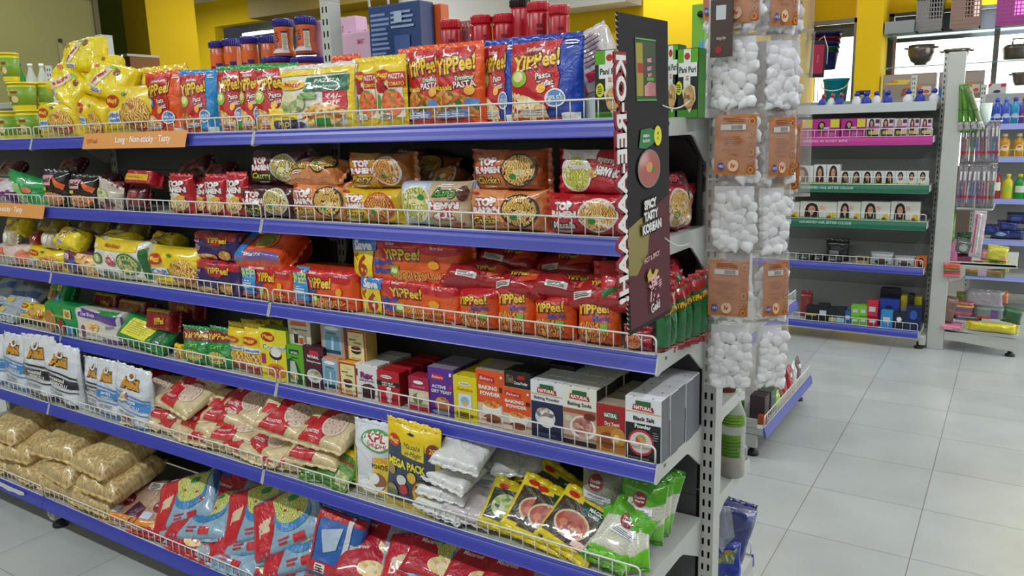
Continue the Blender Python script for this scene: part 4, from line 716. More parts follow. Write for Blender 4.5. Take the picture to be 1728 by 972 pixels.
lay(dk, 2, 235, 335, .04, rx=-.3, w=.7, desc='dark red noodle pack lying lowest beside the red packets'); lay(dk, 2, 200, 322, .05, rx=-.5, rz=.2, w=.6, desc='dark red noodle pack lying beside the yellow-striped pack'); lay(dk, 2, 185, 308, .09, rx=-.7, w=.6, desc='dark red noodle pack in shade at the back'); lay(dk, 2, 330, 285, .14, rx=-.6, ry=-.2, desc='dark red noodle pack in shade behind the standing red packets'); lay(dk, 2, 370, 292, .12, rx=-.8, ry=-.1, w=.8, desc='dark red noodle pack in shade left of the maroon curry pack'); lay(dk, 2, 125, 280, .12, rx=-.7, w=.8, desc='dark red noodle pack in shade above the korean packs')
rs = Design('noodle_pack', 'noodle pack', 'red noodle pack with broad yellow stripe lying on its side', 'brick', .1, .035, .05, film('#B81828'), [R(-.9, -.6, .8, .3, film('#E0B81E')), LN(-.7, .0, .5, -.3, 2, film('#A8401E'))]); lay(rs, 2, 248, 303, .05, rx=-.4, ry=.03, w=1.1, h=1)
gp = Design('noodle_pack', 'noodle pack', 'glossy green noodle pack', 'pillow', .09, .075, .04, film('#1E9A4A'), [PG([(-.9, -.9), (.3, -.9), (-.3, .4), (-.9, .2)], film('#9ACB7A')), E(.1, .1, .2, .2, film('#C86A2A'))]); put(gp, 2, 22, 68, 297, .04, rz=.3, ry=.25)
pu = Design('noodle_pack', 'noodle pack', 'white and purple noodle pack', 'pillow', .08, .075, .04, film('#D8CBD4'), [T(.1, -.2, .5, 'oodles', film('#7A2A7A'), None, .4, .7, .03), R(.5, -.9, .9, .0, film('#6A1E6A')), PG([(-.9, .9), (.2, .9), (-.4, .3), (-.9, .3)], fo)]); put(pu, 2, -20, 30, 300, .02)
lay(gp, 2, 62, 320, .10, rx=-.4, w=.8, desc='dark green noodle pack in shade beside the glossy green one')
lay(dk, 2, 20, 285, .08, rx=-.8, desc='brown-red noodle pack at the back by the left edge')
put(r_curry, 2, 405, 488, 312, .025, desc='dark maroon curry noodle pack, lower of the pair'); put(r_curry, 2, 418, 504, 254, .03, yb=312, desc='dark maroon curry noodle pack, upper of the pair')
put(r_chick2, 2, 484, 580, 308, .025, desc='pale orange chicken noodle pack, lower left one'); 
lay(r_chick2, 2, 540, 292, .055, rx=-.9, w=.95, h=.75, desc='pale orange noodle pack lying on the lower left one')
put(r_fiery2, 2, 573, 670, 318, .025); put(r_fiery, 2, 583, 684, 258, .03, yb=319)
put(r_curry2, 2, 668, 790, 306, .025, ry=pi); put(r_chick2, 2, 784, 914, 321, .022, desc='pale orange chicken noodle pack below the brown one'); put(r_chick, 2, 790, 912, 252, .03, yb=322)
put(r_masala, 2, 914, 1046, 328, .02, desc='red masala noodle pack, lower of the pair by the banner')
rmt = Design('noodle_pack', 'noodle pack', 'red and white masala noodle pack printed sideways, upper by the banner', 'pillow', .13, .09, .05, film('#C01A2A'), [R(-.97, .6, .2, .97, fw), E(-.4, -.05, .5, .82, fw), E(-.4, -.05, .43, .74, noodle('#D8CC3A', '#7E9A1E', '#EEE87A')), E(-.4, .35, .4, .2, film('#E8D8E8')), E(.12, -.02, .18, .22, PASTA), T(.6, .0, .34, 'TOP RAMEN', fw, film('#8E1430'), pi*.93, .4, .06), T(.55, .45, .25, 'Masala', fw, None, pi*.93, .35, .02, .2)])
put(rmt, 2, 940, 1050, 252, .03, yb=330)
lay(r_chick, 2, 712, 290, .15, rx=-.6, ry=.1, desc='brown noodle pack in the dark at the back'); lay(r_fiery, 2, 745, 318, .11, rx=-1.0, w=.8, desc='tan noodle pack lying behind the upside-down pack')
for i, (px, py, rz_) in enumerate([(1148, 350, 1.35), (1182, 362, 1.2)]): lay(r_masala, 2, px, py, .08+.05*i, rx=0, ry=.1, rz=rz_, w=.9, desc='red masala noodle pack turned endways right of the banner')
lay(dk, 2, 1165, 318, .12, rx=-.5, rz=1.1, w=.9, desc='dark red noodle pack topmost right of the banner')
# ---- shelf 3
put(mg_atta, 3, 154, 246, 405, .02); put(mg_two, 3, 250, 338, 418, .02, desc='yellow noodle pack with red oval badge beside the purple packs')
lay(YBAG, 3, 203, 410, .06, rx=-1.0, w=.8, h=.45, desc='flat yellow bag lying on the white wheat noodle pack'); lay(YBAG, 3, 285, 412, .10, rx=-.9, w=.6, h=.4, desc='dim yellow bag behind the two minute noodle pack', v=1)
put(mg_pack, 3, 44, 106, 418, .02, desc='yellow noodle pack in the lower row near the left bay joint', ry=.05); 
pk1 = Design('noodle_pack', 'noodle pack', 'pale pink noodle pack with orange circle', 'pillow', .09, .08, .05, film('#D8C0B8'), [E(-.5, .2, .28, .5, film('#E8704A')), E(.1, -.2, .15, .2, film('#8FB86A')), E(.7, .0, .25, .6, film('#D8784A'))]); put(pk1, 3, 0, 46, 412, .02)
br1 = Design('noodle_pack', 'noodle pack', 'purple and brown noodle pack', 'pillow', .09, .075, .05, film('#6A2A5A'), [PG([(.1, .9), (.95, .9), (.95, -.9), (.3, -.9)], PASTA), E(-.4, .5, .25, .25, film('#D8B8D8')), PG([(-.3, .2), (.2, .6), (.1, -.4), (-.3, -.3)], film('#3A4AA8'))]); put(br1, 3, 104, 160, 424, .02, ry=.1)
lay(YBAG, 3, 125, 405, .04, rx=-.7, ry=.1, w=.6, h=.5, desc='bright yellow bag resting on the purple and brown pack'); lay(YBAG, 3, 35, 384, .06, rx=-.5, w=.5, h=.45, desc='yellow bag at the upper left with green label', v=1)
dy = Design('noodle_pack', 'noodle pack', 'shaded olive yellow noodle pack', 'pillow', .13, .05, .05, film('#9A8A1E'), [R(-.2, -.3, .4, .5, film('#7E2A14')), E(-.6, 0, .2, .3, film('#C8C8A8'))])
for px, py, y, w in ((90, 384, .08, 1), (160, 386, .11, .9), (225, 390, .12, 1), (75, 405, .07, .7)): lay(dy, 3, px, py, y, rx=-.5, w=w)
cr = Design('noodle_pack', 'noodle pack', 'small cream noodle packet', 'pillow', .06, .045, .04, film('#C8BCA0'), [E(.2, 0, .4, .6, fw)]); lay(cr, 3, 88, 406, .035, rx=-.3); lay(cr, 3, 20, 402, .03, rx=-.3, desc='small cream and yellow noodle packet by the left edge')
rr_ = Design('noodle_pack', 'noodle pack', 'small dark red noodle packet between yellow packs', 'pillow', .035, .045, .04, film('#8E1E1E'), []); lay(rr_, 3, 66, 402, .05, rx=-.3)
put(ym_purple, 3, 330, 412, 440, .022, desc='dark purple noodle multipack, lower of two'); put(ym_purple, 3, 328, 408, 392, .028, yb=439, desc='dark purple noodle multipack, upper of two')
put(ym_free, 3, 409, 502, 448, .024); put(ym_free, 3, 497, 602, 454, .02); lay(ym_lay, 3, 462, 427, .055, rx=-.95, rz=.05)
put(ym_save, 3, 604, 776, 474, .022, desc='large orange noodle multipack with save six flash, lower of two'); put(ym_save, 3, 590, 778, 406, .03, yb=478, desc='large orange noodle multipack with save six flash, upper of two', sc=None)
for i, (px, py, y, rz_) in enumerate([(812, 468, .05, .25), (880, 480, .05, -.2), (965, 486, .05, .2), (1015, 498, .04, -.1), (860, 440, .11, .1), (958, 452, .11, -.1), (800, 446, .13, 0)]): lay(yq_red, 3, px, py, y, rx=-.9, rz=rz_, ry=.1*(-1)**i, w=1.0, h=.95)
for a, b, yt in ((770, 836, 487), (833, 898, 481), (897, 966, 497), (968, 1042, 498)): put(yq_org, 3, a, b, yt, .02)
put(geki_r, 3, 1046, 1096, 556, .012)
for i in range(7): put(yg_pack, 3, 1100+i*13, 1124+i*13, 500-i*7, .02+i*.022, rz=1.0, rx=.0)
ytp = Design('noodle_pack', 'noodle pack', 'red and green noodle pack lying atop the green ones', 'pillow', .13, .07, .045, film('#C81E2A'), [PG([(-.95, -.9), (.95, -.9), (.95, -.3), (-.95, -.6)], film('#14702E')), yip(u=0, v=.2, h=.5, mw=.6)]); lay(ytp, 3, 1150, 480, .06, rx=-.6, rz=.5, w=.9); lay(ytp, 3, 1176, 474, .12, rx=-.8, rz=.8, w=.8, desc='red and green noodle pack furthest back beside the bracket')
# ---- shelf 4
gb = Design('pasta_bag', 'bag', 'silver and blue pasta bag', 'slab', .2, .09, .035, film('#A8B2C0'), [PG([(-.9, .2), (.9, .6), (.9, .1), (-.9, -.2)], film('#3A6AB0')), E(-.5, -.5, .3, .2, film('#D8C060'))]); lay(gb, 4, 45, 505, .07, rx=-.9, ry=.08, w=.8); lay(gb, 4, 28, 522, .04, rx=-1.0, ry=.02, w=.6); lay(gb, 4, 12, 490, .10, rx=-.8, w=.6)
put(mg_small, 4, 34, 82, 515, .03, rx=-.5, desc='yellow and white noodle packet near the left bay joint', yb=545)
put(soup_g, 4, 80, 138, 512, .025, desc='green and blue noodle packet with lime text'); lay(soup_g, 4, 108, 496, .07, rx=-.5, w=.9, h=.7, desc='dim green and blue packet on top of the lime text one', v=1)
put(aloo, 4, 134, 204, 524, .025, rz=.1); lay(green_lay, 4, 250, 563, .03, rx=-.75, ry=.13, w=1.02)
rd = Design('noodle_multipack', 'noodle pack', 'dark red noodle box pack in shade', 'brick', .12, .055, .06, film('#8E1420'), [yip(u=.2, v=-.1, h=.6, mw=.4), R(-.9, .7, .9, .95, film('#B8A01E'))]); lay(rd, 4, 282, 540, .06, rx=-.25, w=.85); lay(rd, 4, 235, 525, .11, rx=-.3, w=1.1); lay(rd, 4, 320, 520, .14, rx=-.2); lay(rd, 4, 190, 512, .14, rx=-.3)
put(mg_small, 4, 282, 310, 583, .015, desc='small yellow and red sachet in front of the green packet', sc=.45)
lay(gp, 4, 222, 545, .08, rx=-.5, w=.7, desc='dark green pack behind the purple masala packet')
put(ygr, 4, 305, 350, 560, .02, rz=.1); put(ygr, 4, 344, 388, 562, .02, rz=-.05)
mgs = Design('noodle_packet', 'noodle pack', 'slim yellow two minute noodle packet', 'pouch', .034, .078, .025, fy, [E(-.1, .5, .65, .16, fr), T(-.1, .5, .13, 'Maggi', film('#F6E03A'), None, 0, .5), PG([(-.8, .25), (.8, .2), (.8, -.02), (-.8, .02)], fw), T(0, .1, .11, '2-Minute', film('#2C7AC8'), None, 0, .65, .04), E(.1, -.35, .75, .3, noodle()), R(-.8, -.9, .8, -.6, film('#B01C24'))])
put(mgs, 4, 383, 416, 553, .03); put(mgs, 4, 410, 444, 555, .02); 
for i in range(3): put(mgs, 4, 404+i*22, 430+i*22, 548, .07+.02*i, desc='slim yellow packet standing in the row behind')
put(coco, 4, 440, 485, 557, .02); put(b_gre, 4, 484, 513, 584, .02); put(b_mar, 4, 513, 547, 586, .02)
put(b_corn, 4, 487, 524, 541, .03, yb=585); put(b_soda, 4, 543, 573, 604, .02, desc='peach edged blue drinking soda carton, lower of two'); put(b_soda, 4, 542, 580, 546, .03, yb=603, desc='peach edged blue drinking soda carton, upper of two')
put(b_cake, 4, 573, 602, 612, .02, desc='cream baking powder carton with chocolate cake picture, lower of two'); put(b_cake, 4, 585, 617, 559, .035, yb=610, desc='cream baking powder carton with chocolate cake picture, upper of two')
o = put(b_rex, 4, 602, 638, 616, .02)
NTH = ['', 'directly behind the front one', 'third from the front', 'fourth from the front', 'fifth from the front']
for k in (1, 2): clone(o, (.0, .036*k, 0), '', desc='white purple-lettered carton '+NTH[k])
o = put(b_red, 4, 636, 674, 627, .02)
for k in range(1, 4): clone(o, (.004*k, .033*k, 0), '', desc='red yeast carton of the first file, '+NTH[k])
o = put(b_red, 4, 664, 694, 618, .085, desc='red yeast carton heading the second red file')
for k in range(1, 3): clone(o, (0, .032*k, 0), '', desc='red yeast carton heading the second red file')
for k in range(3):
    o = put(b_red, 4, 690+26*k, 718+26*k, 622, .115, desc='red yeast carton behind the custard and violet ones'); clone(o, (0, .032, 0), '', desc='rearmost red yeast carton')
put(b_cus, 4, 690, 724, 637, .018); o = put(b_ady, 4, 723, 766, 622, .02); clone(o, (0, .045, 0), '', desc='violet active dry yeast carton behind the front one')
o = put(b_gel, 4, 765, 805, 636, .02)
for k in (1, 2): clone(o, (0, .042*k, 0), '', desc='yellow gelatine carton '+NTH[k])
o = put(b_obp, 4, 804, 852, 626, .022, desc='taller orange baking powder carton'); clone(o, (0, .036, 0), '', desc='orange baking powder carton behind the taller one')
put(b_obp, 4, 848, 897, 656, .02, desc='lower orange baking powder carton under the black carton'); o = put(b_blk, 4, 851, 896, 628, .022, yb=655); clone(o, (.05, .07, .0), '', desc='black cocoa carton further back in the shade')
for D, a, b, yt, n in ((b_bp, 896, 951, 645, 4), (b_bs, 950, 1007, 655, 4), (b_dy, 1006, 1056, 684, 4), (b_bsalt, 1055, 1116, 672, 5)):
    o = put(D, 4, a, b, yt, .018 if D is not b_bsalt else .012)
    for k in range(1, n): clone(o, ((k % 2)*.0015, (D.d+.0015)*k, -.001 if k > 2 else 0), '', desc=D.desc+', '+NTH[k])
# ---- shelf 5
for D, a, b, yt, y, ry_ in ((an_blue, -42, 4, 568, .03, .0), (an_blue, 4, 42, 572, .025, .04), (an_black, 38, 92, 575, .02, -.04), (an_black, 74, 128, 590, .02, .07), (an_green, 119, 142, 600, .05, .02), (an_black, 139, 176, 612, .035, 0), (an_blue, 160, 200, 617, .02, 0), (an_blue, 192, 248, 628, .015, .10)): put(D, 5, a, b, yt, y, ry=ry_)
lay(an_blue, 5, 200, 612, .10, rx=-1.2, rz=.6, w=1, h=.8, desc='white and blue vermicelli pouch lying flat on the standing ones')
for i, (px, py, y, rz_, rx_, ry_) in enumerate([
    (262, 700, .05, .1, -1.2, 0), (318, 716, .04, -.2, -1.2, .05), (372, 738, .04, .1, -1.2, 0), (430, 756, .04, -.1, -1.2, .06), (500, 778, .04, .15, -1.25, 0),
    (300, 690, .08, .2, -1.2, .1), (355, 705, .07, -.1, -1.15, 0), (410, 724, .06, .2, -1.2, 0), (470, 745, .06, -.2, -1.2, .08), (545, 752, .05, .1, -1.1, 0),
    (262, 655, .06, .3, -1.1, .1), (320, 668, .07, -.15, -1.1, .1), (345, 648, .11, .1, -1.0, 0), (395, 690, .09, .15, -1.05, 0), (425, 680, .11, -.1, -1.0, .1), (492, 705, .07, .35, -.95, .25), (560, 725, .07, 0, -1.1, 0), (470, 686, .13, .1, -1.0, 0), (545, 700, .13, -.1, -1.1, 0)]): lay(verm, 5, px, py, y, rx=rx_, ry=ry_, rz=rz_, w=.95, h=1)
mp2 = Design('pasta_sachet', 'sachet', 'green and yellow pasta sachet lying down', 'pouch', .1, .08, .018, film('#4E8A2A'), [E(-.4, .3, .35, .3, fr), R(.2, -.9, .9, -.2, GREENF), PG([(-.97, .97), (.97, .97), (.9, .7), (-.9, .6)], fy), T(.4, .3, .2, 'PAZZTA', fr, None, 0, .4)])
lay(mp2, 5, 575, 795, .02, rx=-.7, rz=-.1, ry=.2); lay(mp2, 5, 590, 775, .06, rx=-.9, rz=.2, w=.8); lay(mp2, 5, 540, 790, .03, rx=-1.1, rz=.3, w=.7, v=1)
put(kpl, 5, 596, 664, 722, .03); put(mega, 5, 648, 738, 724, .015, ry=.06, rx=-.05); put(kpl, 5, 640, 700, 712, .09, desc='white and yellow coconut powder pouch behind the mega pack')
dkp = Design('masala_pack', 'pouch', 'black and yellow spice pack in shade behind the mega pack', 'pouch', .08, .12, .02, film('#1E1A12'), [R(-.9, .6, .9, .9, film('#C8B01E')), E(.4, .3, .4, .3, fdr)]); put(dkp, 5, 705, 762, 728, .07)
for i, (px, py, y, rz_) in enumerate([(766, 772, .035, .1), (752, 806, .03, -.1), (742, 826, .025, .15), (738, 850, .03, 0), (745, 868, .02, -.05), (820, 778, .12, .5), (806, 800, .11, .4), (858, 786, .13, .6), (885, 790, .15, .5)]): lay(sago, 5, px+16, py-8, y, rx=-1.25+.15*(i == 0), rz=rz_, ry=.12, w=.92, h=.95, t=1.0)
lay(powder, 5, 812, 853, .05, rx=-1.05, rz=.25, ry=.15, w=1.1, h=1.05)
lay(powder, 5, 806, 884, .03, rx=-1.2, rz=.1, ry=.1, w=1.0, h=.9, desc='pale lilac flour bag underneath the stickered one', v=1)
for D, px, py, y, ry_, rz_, ds in ((spice_g, 864, 885, .04, .3, .3, None), (spice, 930, 890, .045, .25, .1, 'yellow-edged packet with meatball bowl, middle one'), (spice, 975, 905, .03, .3, -.1, 'yellow-edged packet with meatball bowl, front right one'), (spice, 905, 848, .09, .1, .2, 'yellow-edged packet at the top left of the group'), (spice, 932, 842, .11, .4, 0, 'yellow-edged packet at the back of the group'), (spice, 915, 918, .02, .35, .2, 'yellow-edged packet lowest behind the wire guard')): lay(D, 5, px, py, y, rx=-.85, ry=ry_, rz=rz_, desc=ds)
lay(dh_g, 5, 1016, 838, .10, rx=-.15, w=.95, h=.95)
for px, py, y, rx_, ry_, rz_, ds in ((1098, 862, .10, -.25, .05, .2, 'standing at the back'), (1150, 860, .13, -.3, .15, .5, 'leaning on the side bracket'), (1112, 838, .17, -.4, .2, .2, 'deepest in the shade'), (1052, 908, .03, -.75, .45, .1, 'lying in front'), (1108, 938, .05, -.7, -.1, .3, 'lying at the corner'), (1040, 950, .02, -1.1, .2, 0, 'lowest behind the wire guard')): lay(dh, 5, px, py, y, rx=rx_, ry=ry_, rz=rz_, w=.8, h=.86, desc='clear green-ended rava bag '+ds)
# ---- shelf 6 (base)
for i, (px, py, y, rz_) in enumerate([(20, 800, .06, .1), (85, 838, .05, -.1), (150, 868, .05, .1), (205, 890, .05, 0), (35, 770, .07, -.1), (110, 808, .06, .1), (178, 832, .06, -.05), (60, 745, .08, .1), (140, 780, .07, -.1), (205, 800, .07, 0), (40, 715, .10, .05), (195, 765, .08, -.1), (130, 742, .11, .1), (-20, 740, .08, 0), (5, 828, .04, 0)]): lay(clearbag, 6, px, py, y, rx=-1.3, rz=rz_, ry=.0, w=.9, h=1.1, t=1.1)
for D, px, py, y, rx_, ry_, rz_ in ((oldp, 235, 850, .07, -1.0, 0, .45), (oldp, 245, 880, .04, -1.1, 0, .2), (oldp, 300, 905, .02, -1.1, .1, .3), (bam, 320, 845, .09, -.85, -.35, .35), (bam, 350, 870, .07, -1.0, -.2, .2), (maca, 290, 925, .02, -1.15, 0, .1), (bam, 360, 895, .05, -1.0, 0, .1), (maca, 350, 925, .03, -1.15, 0, 0), (bam, 425, 900, .05, -.95, -.3, .3), (bam, 440, 865, .10, -.8, -.35, .3), (bam, 490, 878, .09, -.7, -.45, .4), (maca, 400, 840, .14, -.9, .3, .2), (bam, 415, 945, .03, -1.1, 0, 0), (maca, 475, 950, .03, -1.1, 0, .1), (bam, 510, 915, .07, -.8, -.4, .3), (bam, 540, 950, .04, -.9, -.3, .4), (bam_b, 572, 920, .06, -.35, .12, .15), (maca, 560, 875, .13, -1.0, .1, .1), (maca, 610, 890, .12, -1.0, .15, .2), (maca, 650, 908, .11, -.9, .1, 0), (maca, 640, 945, .06, -1.0, 0, .2), (bam, 720, 955, .06, -.9, -.2, .2), (maca, 760, 940, .10, -1.0, .1, .1), (maca, 700, 925, .12, -1.0, .1, 0), (bam, 640, 975, .03, -1.0, 0, 0), (maca, 830, 965, .1, -1.0, .1, 0), (maca, 890, 985, .1, -1.0, .1, 0)): lay(D, 6, px, py, y, rx=rx_, ry=ry_, rz=rz_, w=1.12, h=1.1)
# ================================================================== banner
bt = [at(1040, 20, 0, .012), at(1125, 36, 0, .012), at(1130, 527, 0, .012), at(1061, 567, 0, .012)]
bn = thing('display_board', 'black and maroon corrugated promotional board with red-outlined vertical lettering hanging at the shelf end', 'sign', tuple(bt[3]))
mb = MB(); o0 = bt[3]
pl = [((p-o0).y, (p-o0).z) for p in bt]
mb.prism(pl[::-1], -.0015, .0015, 0, paint('#171012', .8))
mb.build('board', bn)
def BS(u, q, off):
    a = (u+1)/2; b = (q+1)/2
    top = bt[0]*(1-a)+bt[1]*a; bot = bt[3]*(1-a)+bt[2]*a; p = bot*(1-b)+top*b-o0
    return Vector((.0016+off, p.y, p.z))
mb = MB(); uv = []
Pt = lambda h: paint(h, .7)
GRAD = ramp_mat('banner_red', 'noise', ['#4A1A22', '#6E222C', '#3A1A1E', '#5A202A'], rough=.75, film_=False, scale=9, bump=0)
OLV = ramp_mat('banner_olive', 'noise', ['#6A6420', '#8A7A2A', '#5A4420'], rough=.5, film_=False, scale=12, bump=0)
art_to(mb, uv, [PG([(-.95, -.3), (.97, -.14), (.97, -.97), (-.95, -.97)], GRAD), PG([(-.95, -.3), (.1, -.21), (-.1, -.5), (-.6, -.62), (-.95, -.6)], OLV),
    R(-.42, .5, .42, .86, Pt('#3E4A2A')), R(-.38, .52, -.12, .84, Pt('#A89A2A')), R(-.34, .66, -.1, .72, Pt('#B8202C')), T(.14, .74, .022, 'GEKI', Pt('#E8A0B8'), None, .1, .25, .08), T(.14, .69, .022, 'HOT', Pt('#E8A0B8'), None, .1, .25, .08), T(.14, .65, .018, 'SPICY', Pt('#E8A0B8'), None, .1, .25, .08), R(.0, .615, .3, .635, Pt('#5AA82A')), PG([(-.1, .52), (.38, .52), (.38, .6), (.1, .61), (-.1, .58)], noodle('#E0703A', '#A82A14', '#F4A05A', 90)), R(-.42, .86, .42, .87, Pt('#5AA85A')), R(-.42, .49, .42, .5, Pt('#5AA85A')),
    PG([(-.4, .2), (-.3, .31), (.1, .32), (.3, .3), (.25, .22), (-.1, .19)], Pt('#1E7A34')), T(-.08, .272, .018, 'KOREAN', fw, None, 0, .22), T(-.08, .24, .018, 'FLAVOUR', fw, None, 0, .22), E(.42, .265, .17, .065, Pt('#E8DE2A')), T(.42, .28, .022, '49', Pt('#1E5A2A'), None, 0, .1), T(.42, .25, .016, 'Rs.', Pt('#1E5A2A'), None, 0, .1),
    E(.0, .06, .5, .125, Pt('#8A8078')), E(.0, .06, .46, .113, noodle('#E0703A', '#A83A1E', '#F0A070', 110)), E(.0, .07, .14, .035, Pt('#D89A5A')), E(.2, .05, .07, .02, Pt('#3E8A2E')),
    T(.0, -.17, .055, 'SPICY', fw, Pt('#160E10'), .05, .36, .06), T(.02, -.245, .055, 'TASTY', fw, Pt('#160E10'), .05, .36, .06), T(.04, -.325, .058, 'KOREAN', fw, Pt('#160E10'), .05, .5, .06),
    T(.0, -.53, .034, 'HOT & SPICY', Pt('#D8B0B0'), None, .08, .36, .03), PG([(-.25, -.64), (-.1, -.6), (.0, -.66), (.15, -.62), (.3, -.64), (.1, -.69), (-.1, -.67), (-.2, -.7)], Pt('#C8B82A')), T(.08, -.74, .14, '激', Pt('#E8B0B0'), None, .1, .45, .02), T(.35, -.735, .05, '辛', Pt('#E8B0B0'), None, .1, .2), T(.1, -.88, .062, 'Geki', fw, None, .12, .42, .03)], BS, .16, .43, .02)
mb.build('printed_face', bn)
# die-cut lettering strip on the board's near edge
k0 = at(1046, 92, 0, .0145); k1 = at(1052, 512, 0, .0145); cdir = (k0-k1); ln = cdir.length; cdir.normalize(); nrm = Vector((1, 0, 0)); side = cdir.cross(nrm).normalized()
mid = (k0+k1)/2-o0
def KS(a, b, off): # a along the reading direction (downwards), b across
    p = mid-cdir*a+side*b*-1; return Vector((.003+off, p.y, p.z))
mb = MB(); WH_ = Pt('#EFEBE6'); RD_ = Pt('#8E1626')
v, t = text_tris('KO-REE-AAAAAH!', .045, 3); xs_ = [a[0] for a in v]; sc_ = ln/(max(xs_)-min(xs_)); hh = .030
cap = .5*(max(b[1] for b in v)-min(b[1] for b in v))
for bo, m_, o_ in ((.13, RD_, .0), (.03, WH_, .0012)):
    v2, t2 = text_tris('KO-REE-AAAAAH!', bo, 3); vs = []
    fwd = [KS(a*sc_, b/(cap*2)*hh, o_) for a, b in v2]; bak = [KS(a*sc_, b/(cap*2)*hh, o_-.0025) for a, b in v2]; n = len(fwd)
    mb.add(fwd+bak, list(t2)+[tuple(n+i for i in q) for q in t2], m_)
    ed = defaultdict_edges = {}
    for q in t2:
        for i in range(3): e = tuple(sorted((q[i], q[(i+1) % 3]))); ed[e] = ed.get(e, 0)+1
    mb.add(fwd+bak, [(a, b, n+b, n+a) for (a, b), c in ed.items() if c == 1], m_)
mb.build('cut_out_lettering', bn)
mb = MB(); m_ = Pt('#B8A898')   # bare corrugated edge
for i in range(60):
    f0 = i/60; p = bt[0]*(1-f0)+bt[3]*f0-o0; mb.tube([p+Vector((-.0013, -.0006, -.002)), p+Vector((.0013, -.0006, -.005))], .0009, m_, 4)
mb.build('corrugated_edge', bn)
def tie(a, b, lab):
    mb = MB(); d = b-a; pts = [a+d*(k/8)+Vector((0, 0, -.008*sin(pi*k/8))) for k in range(9)]; mb.tube(pts, .0011, paint('#E8E6E0', .4), 6); o = mb.build('cable_tie'); tag(o, lab, 'tie')
tie(at(1118, 178, 0, .015), at(1166, 169, 1, .10), 'white plastic tie holding the board at the top shelf')
tie(at(1122, 402, 0, .015), at(1165, 410, 1, .10), 'thin white plastic tie holding the board at the second shelf')
# black cardboard behind the packs of the end bay
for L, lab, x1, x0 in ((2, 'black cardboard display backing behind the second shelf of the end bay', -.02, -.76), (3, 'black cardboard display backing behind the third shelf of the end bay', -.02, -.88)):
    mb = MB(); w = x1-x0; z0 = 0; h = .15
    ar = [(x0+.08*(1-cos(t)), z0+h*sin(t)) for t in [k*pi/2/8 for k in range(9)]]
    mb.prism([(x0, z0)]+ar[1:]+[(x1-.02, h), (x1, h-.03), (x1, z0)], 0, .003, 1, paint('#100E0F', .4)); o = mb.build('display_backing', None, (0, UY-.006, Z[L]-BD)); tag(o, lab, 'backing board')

# ================================================================== hanging cotton pouches
fm_ = bpy.data.materials.new('clear_sleeve'); fm_.use_nodes = True; nt = fm_.node_tree; out = nt.nodes['Material Output']; pb = nt.nodes['Principled BSDF']
pb.inputs['Base Color'].default_value = lin('#CFC8C4'); pb.inputs['Roughness'].default_value = .22; pb.inputs['Alpha'].default_value = .22; pb.inputs['Coat Weight'].default_value = .5
add_bump(nt, pb, 30, .9, .012, detail=3); SLEEVE = fm_
SEAM = bpy.data.materials.new('weld_seam'); SEAM.use_nodes = True; _s = SEAM.node_tree.nodes['Principled BSDF']; _s.inputs['Base Color'].default_value = lin('#D2CCC8'); _s.inputs['Alpha'].default_value = .6; _s.inputs['Roughness'].default_value = .2
COT = paint('#F4F5F8', .95); CARDW = paint('#F0F1F8', .6); CARDO = paint('#C87A3C', .5); CARDD = paint('#8A4A24', .5)
def sleeve_mesh(w, h, seed, key):
    mb = MB(); nx, ny = 14, 18
    for s in (-1, 1):
        vs = []; fs = []
        for j in range(ny+1):
            for i in range(nx+1):
                u = i/nx*2-1; v = j/ny*2-1
                y = -s*(.019*(1-abs(u)**4)**.7*(1-abs(v)**4)**.7)-.0035*noise.noise(Vector((u*1.7, v*2.3, seed)))-s*.003*noise.noise(Vector((u*5, v*6, seed+4)))*(1-u**4)*(1-v**4)
                vs.append((u*w/2, y, v*h/2))
        for j in range(ny):
            for i in range(nx): q = j*(nx+1)+i; fs.append((q, q+1, q+nx+2, q+nx+1))
        mb.add(vs, fs, SLEEVE, True)
    return mb.mesh(key)
def balls_mesh(w, h, n, seed, key):
    rnd = random.Random(seed); mb = MB(); bm = bmesh.new(); bmesh.ops.create_icosphere(bm, subdivisions=3, radius=1); bm.verts.index_update()
    bv = [v.co.copy() for v in bm.verts]; bf = [[v.index for v in f.verts] for f in bm.faces]; bm.free(); pts = []
    for k in range(n*14):
        p = Vector((rnd.uniform(-w/2, w/2)*.86, rnd.uniform(-.004, .002)-.004, -h/2+rnd.random()**1.3*h*.92))
        if all((p-q).length > .0105 for q in pts): pts.append(p)
        if len(pts) >= n: break
    for p in pts:
        r = rnd.uniform(.0085, .0112); ta = rnd.uniform(-.9, .9); sd = rnd.random()*50
        vs = []
        for v in bv:
            q = Vector((v.x*r*(1+.35*noise.noise(v*1.5+Vector((sd, 0, 0)))), v.y*r*.6, v.z*r*(1+.35*noise.noise(v*1.6+Vector((0, sd, 0))))))
            if v.z < -.3: k_ = (-v.z-.3)/.7; q.x *= 1-.5*k_; q.z *= 1+.6*k_*(sd % 1)
            q = Vector((q.x*cos(ta)-q.z*sin(ta), q.y, q.x*sin(ta)+q.z*cos(ta))); vs.append(p+q)
        mb.add(vs, bf, COT, True)
    return mb.mesh(key)
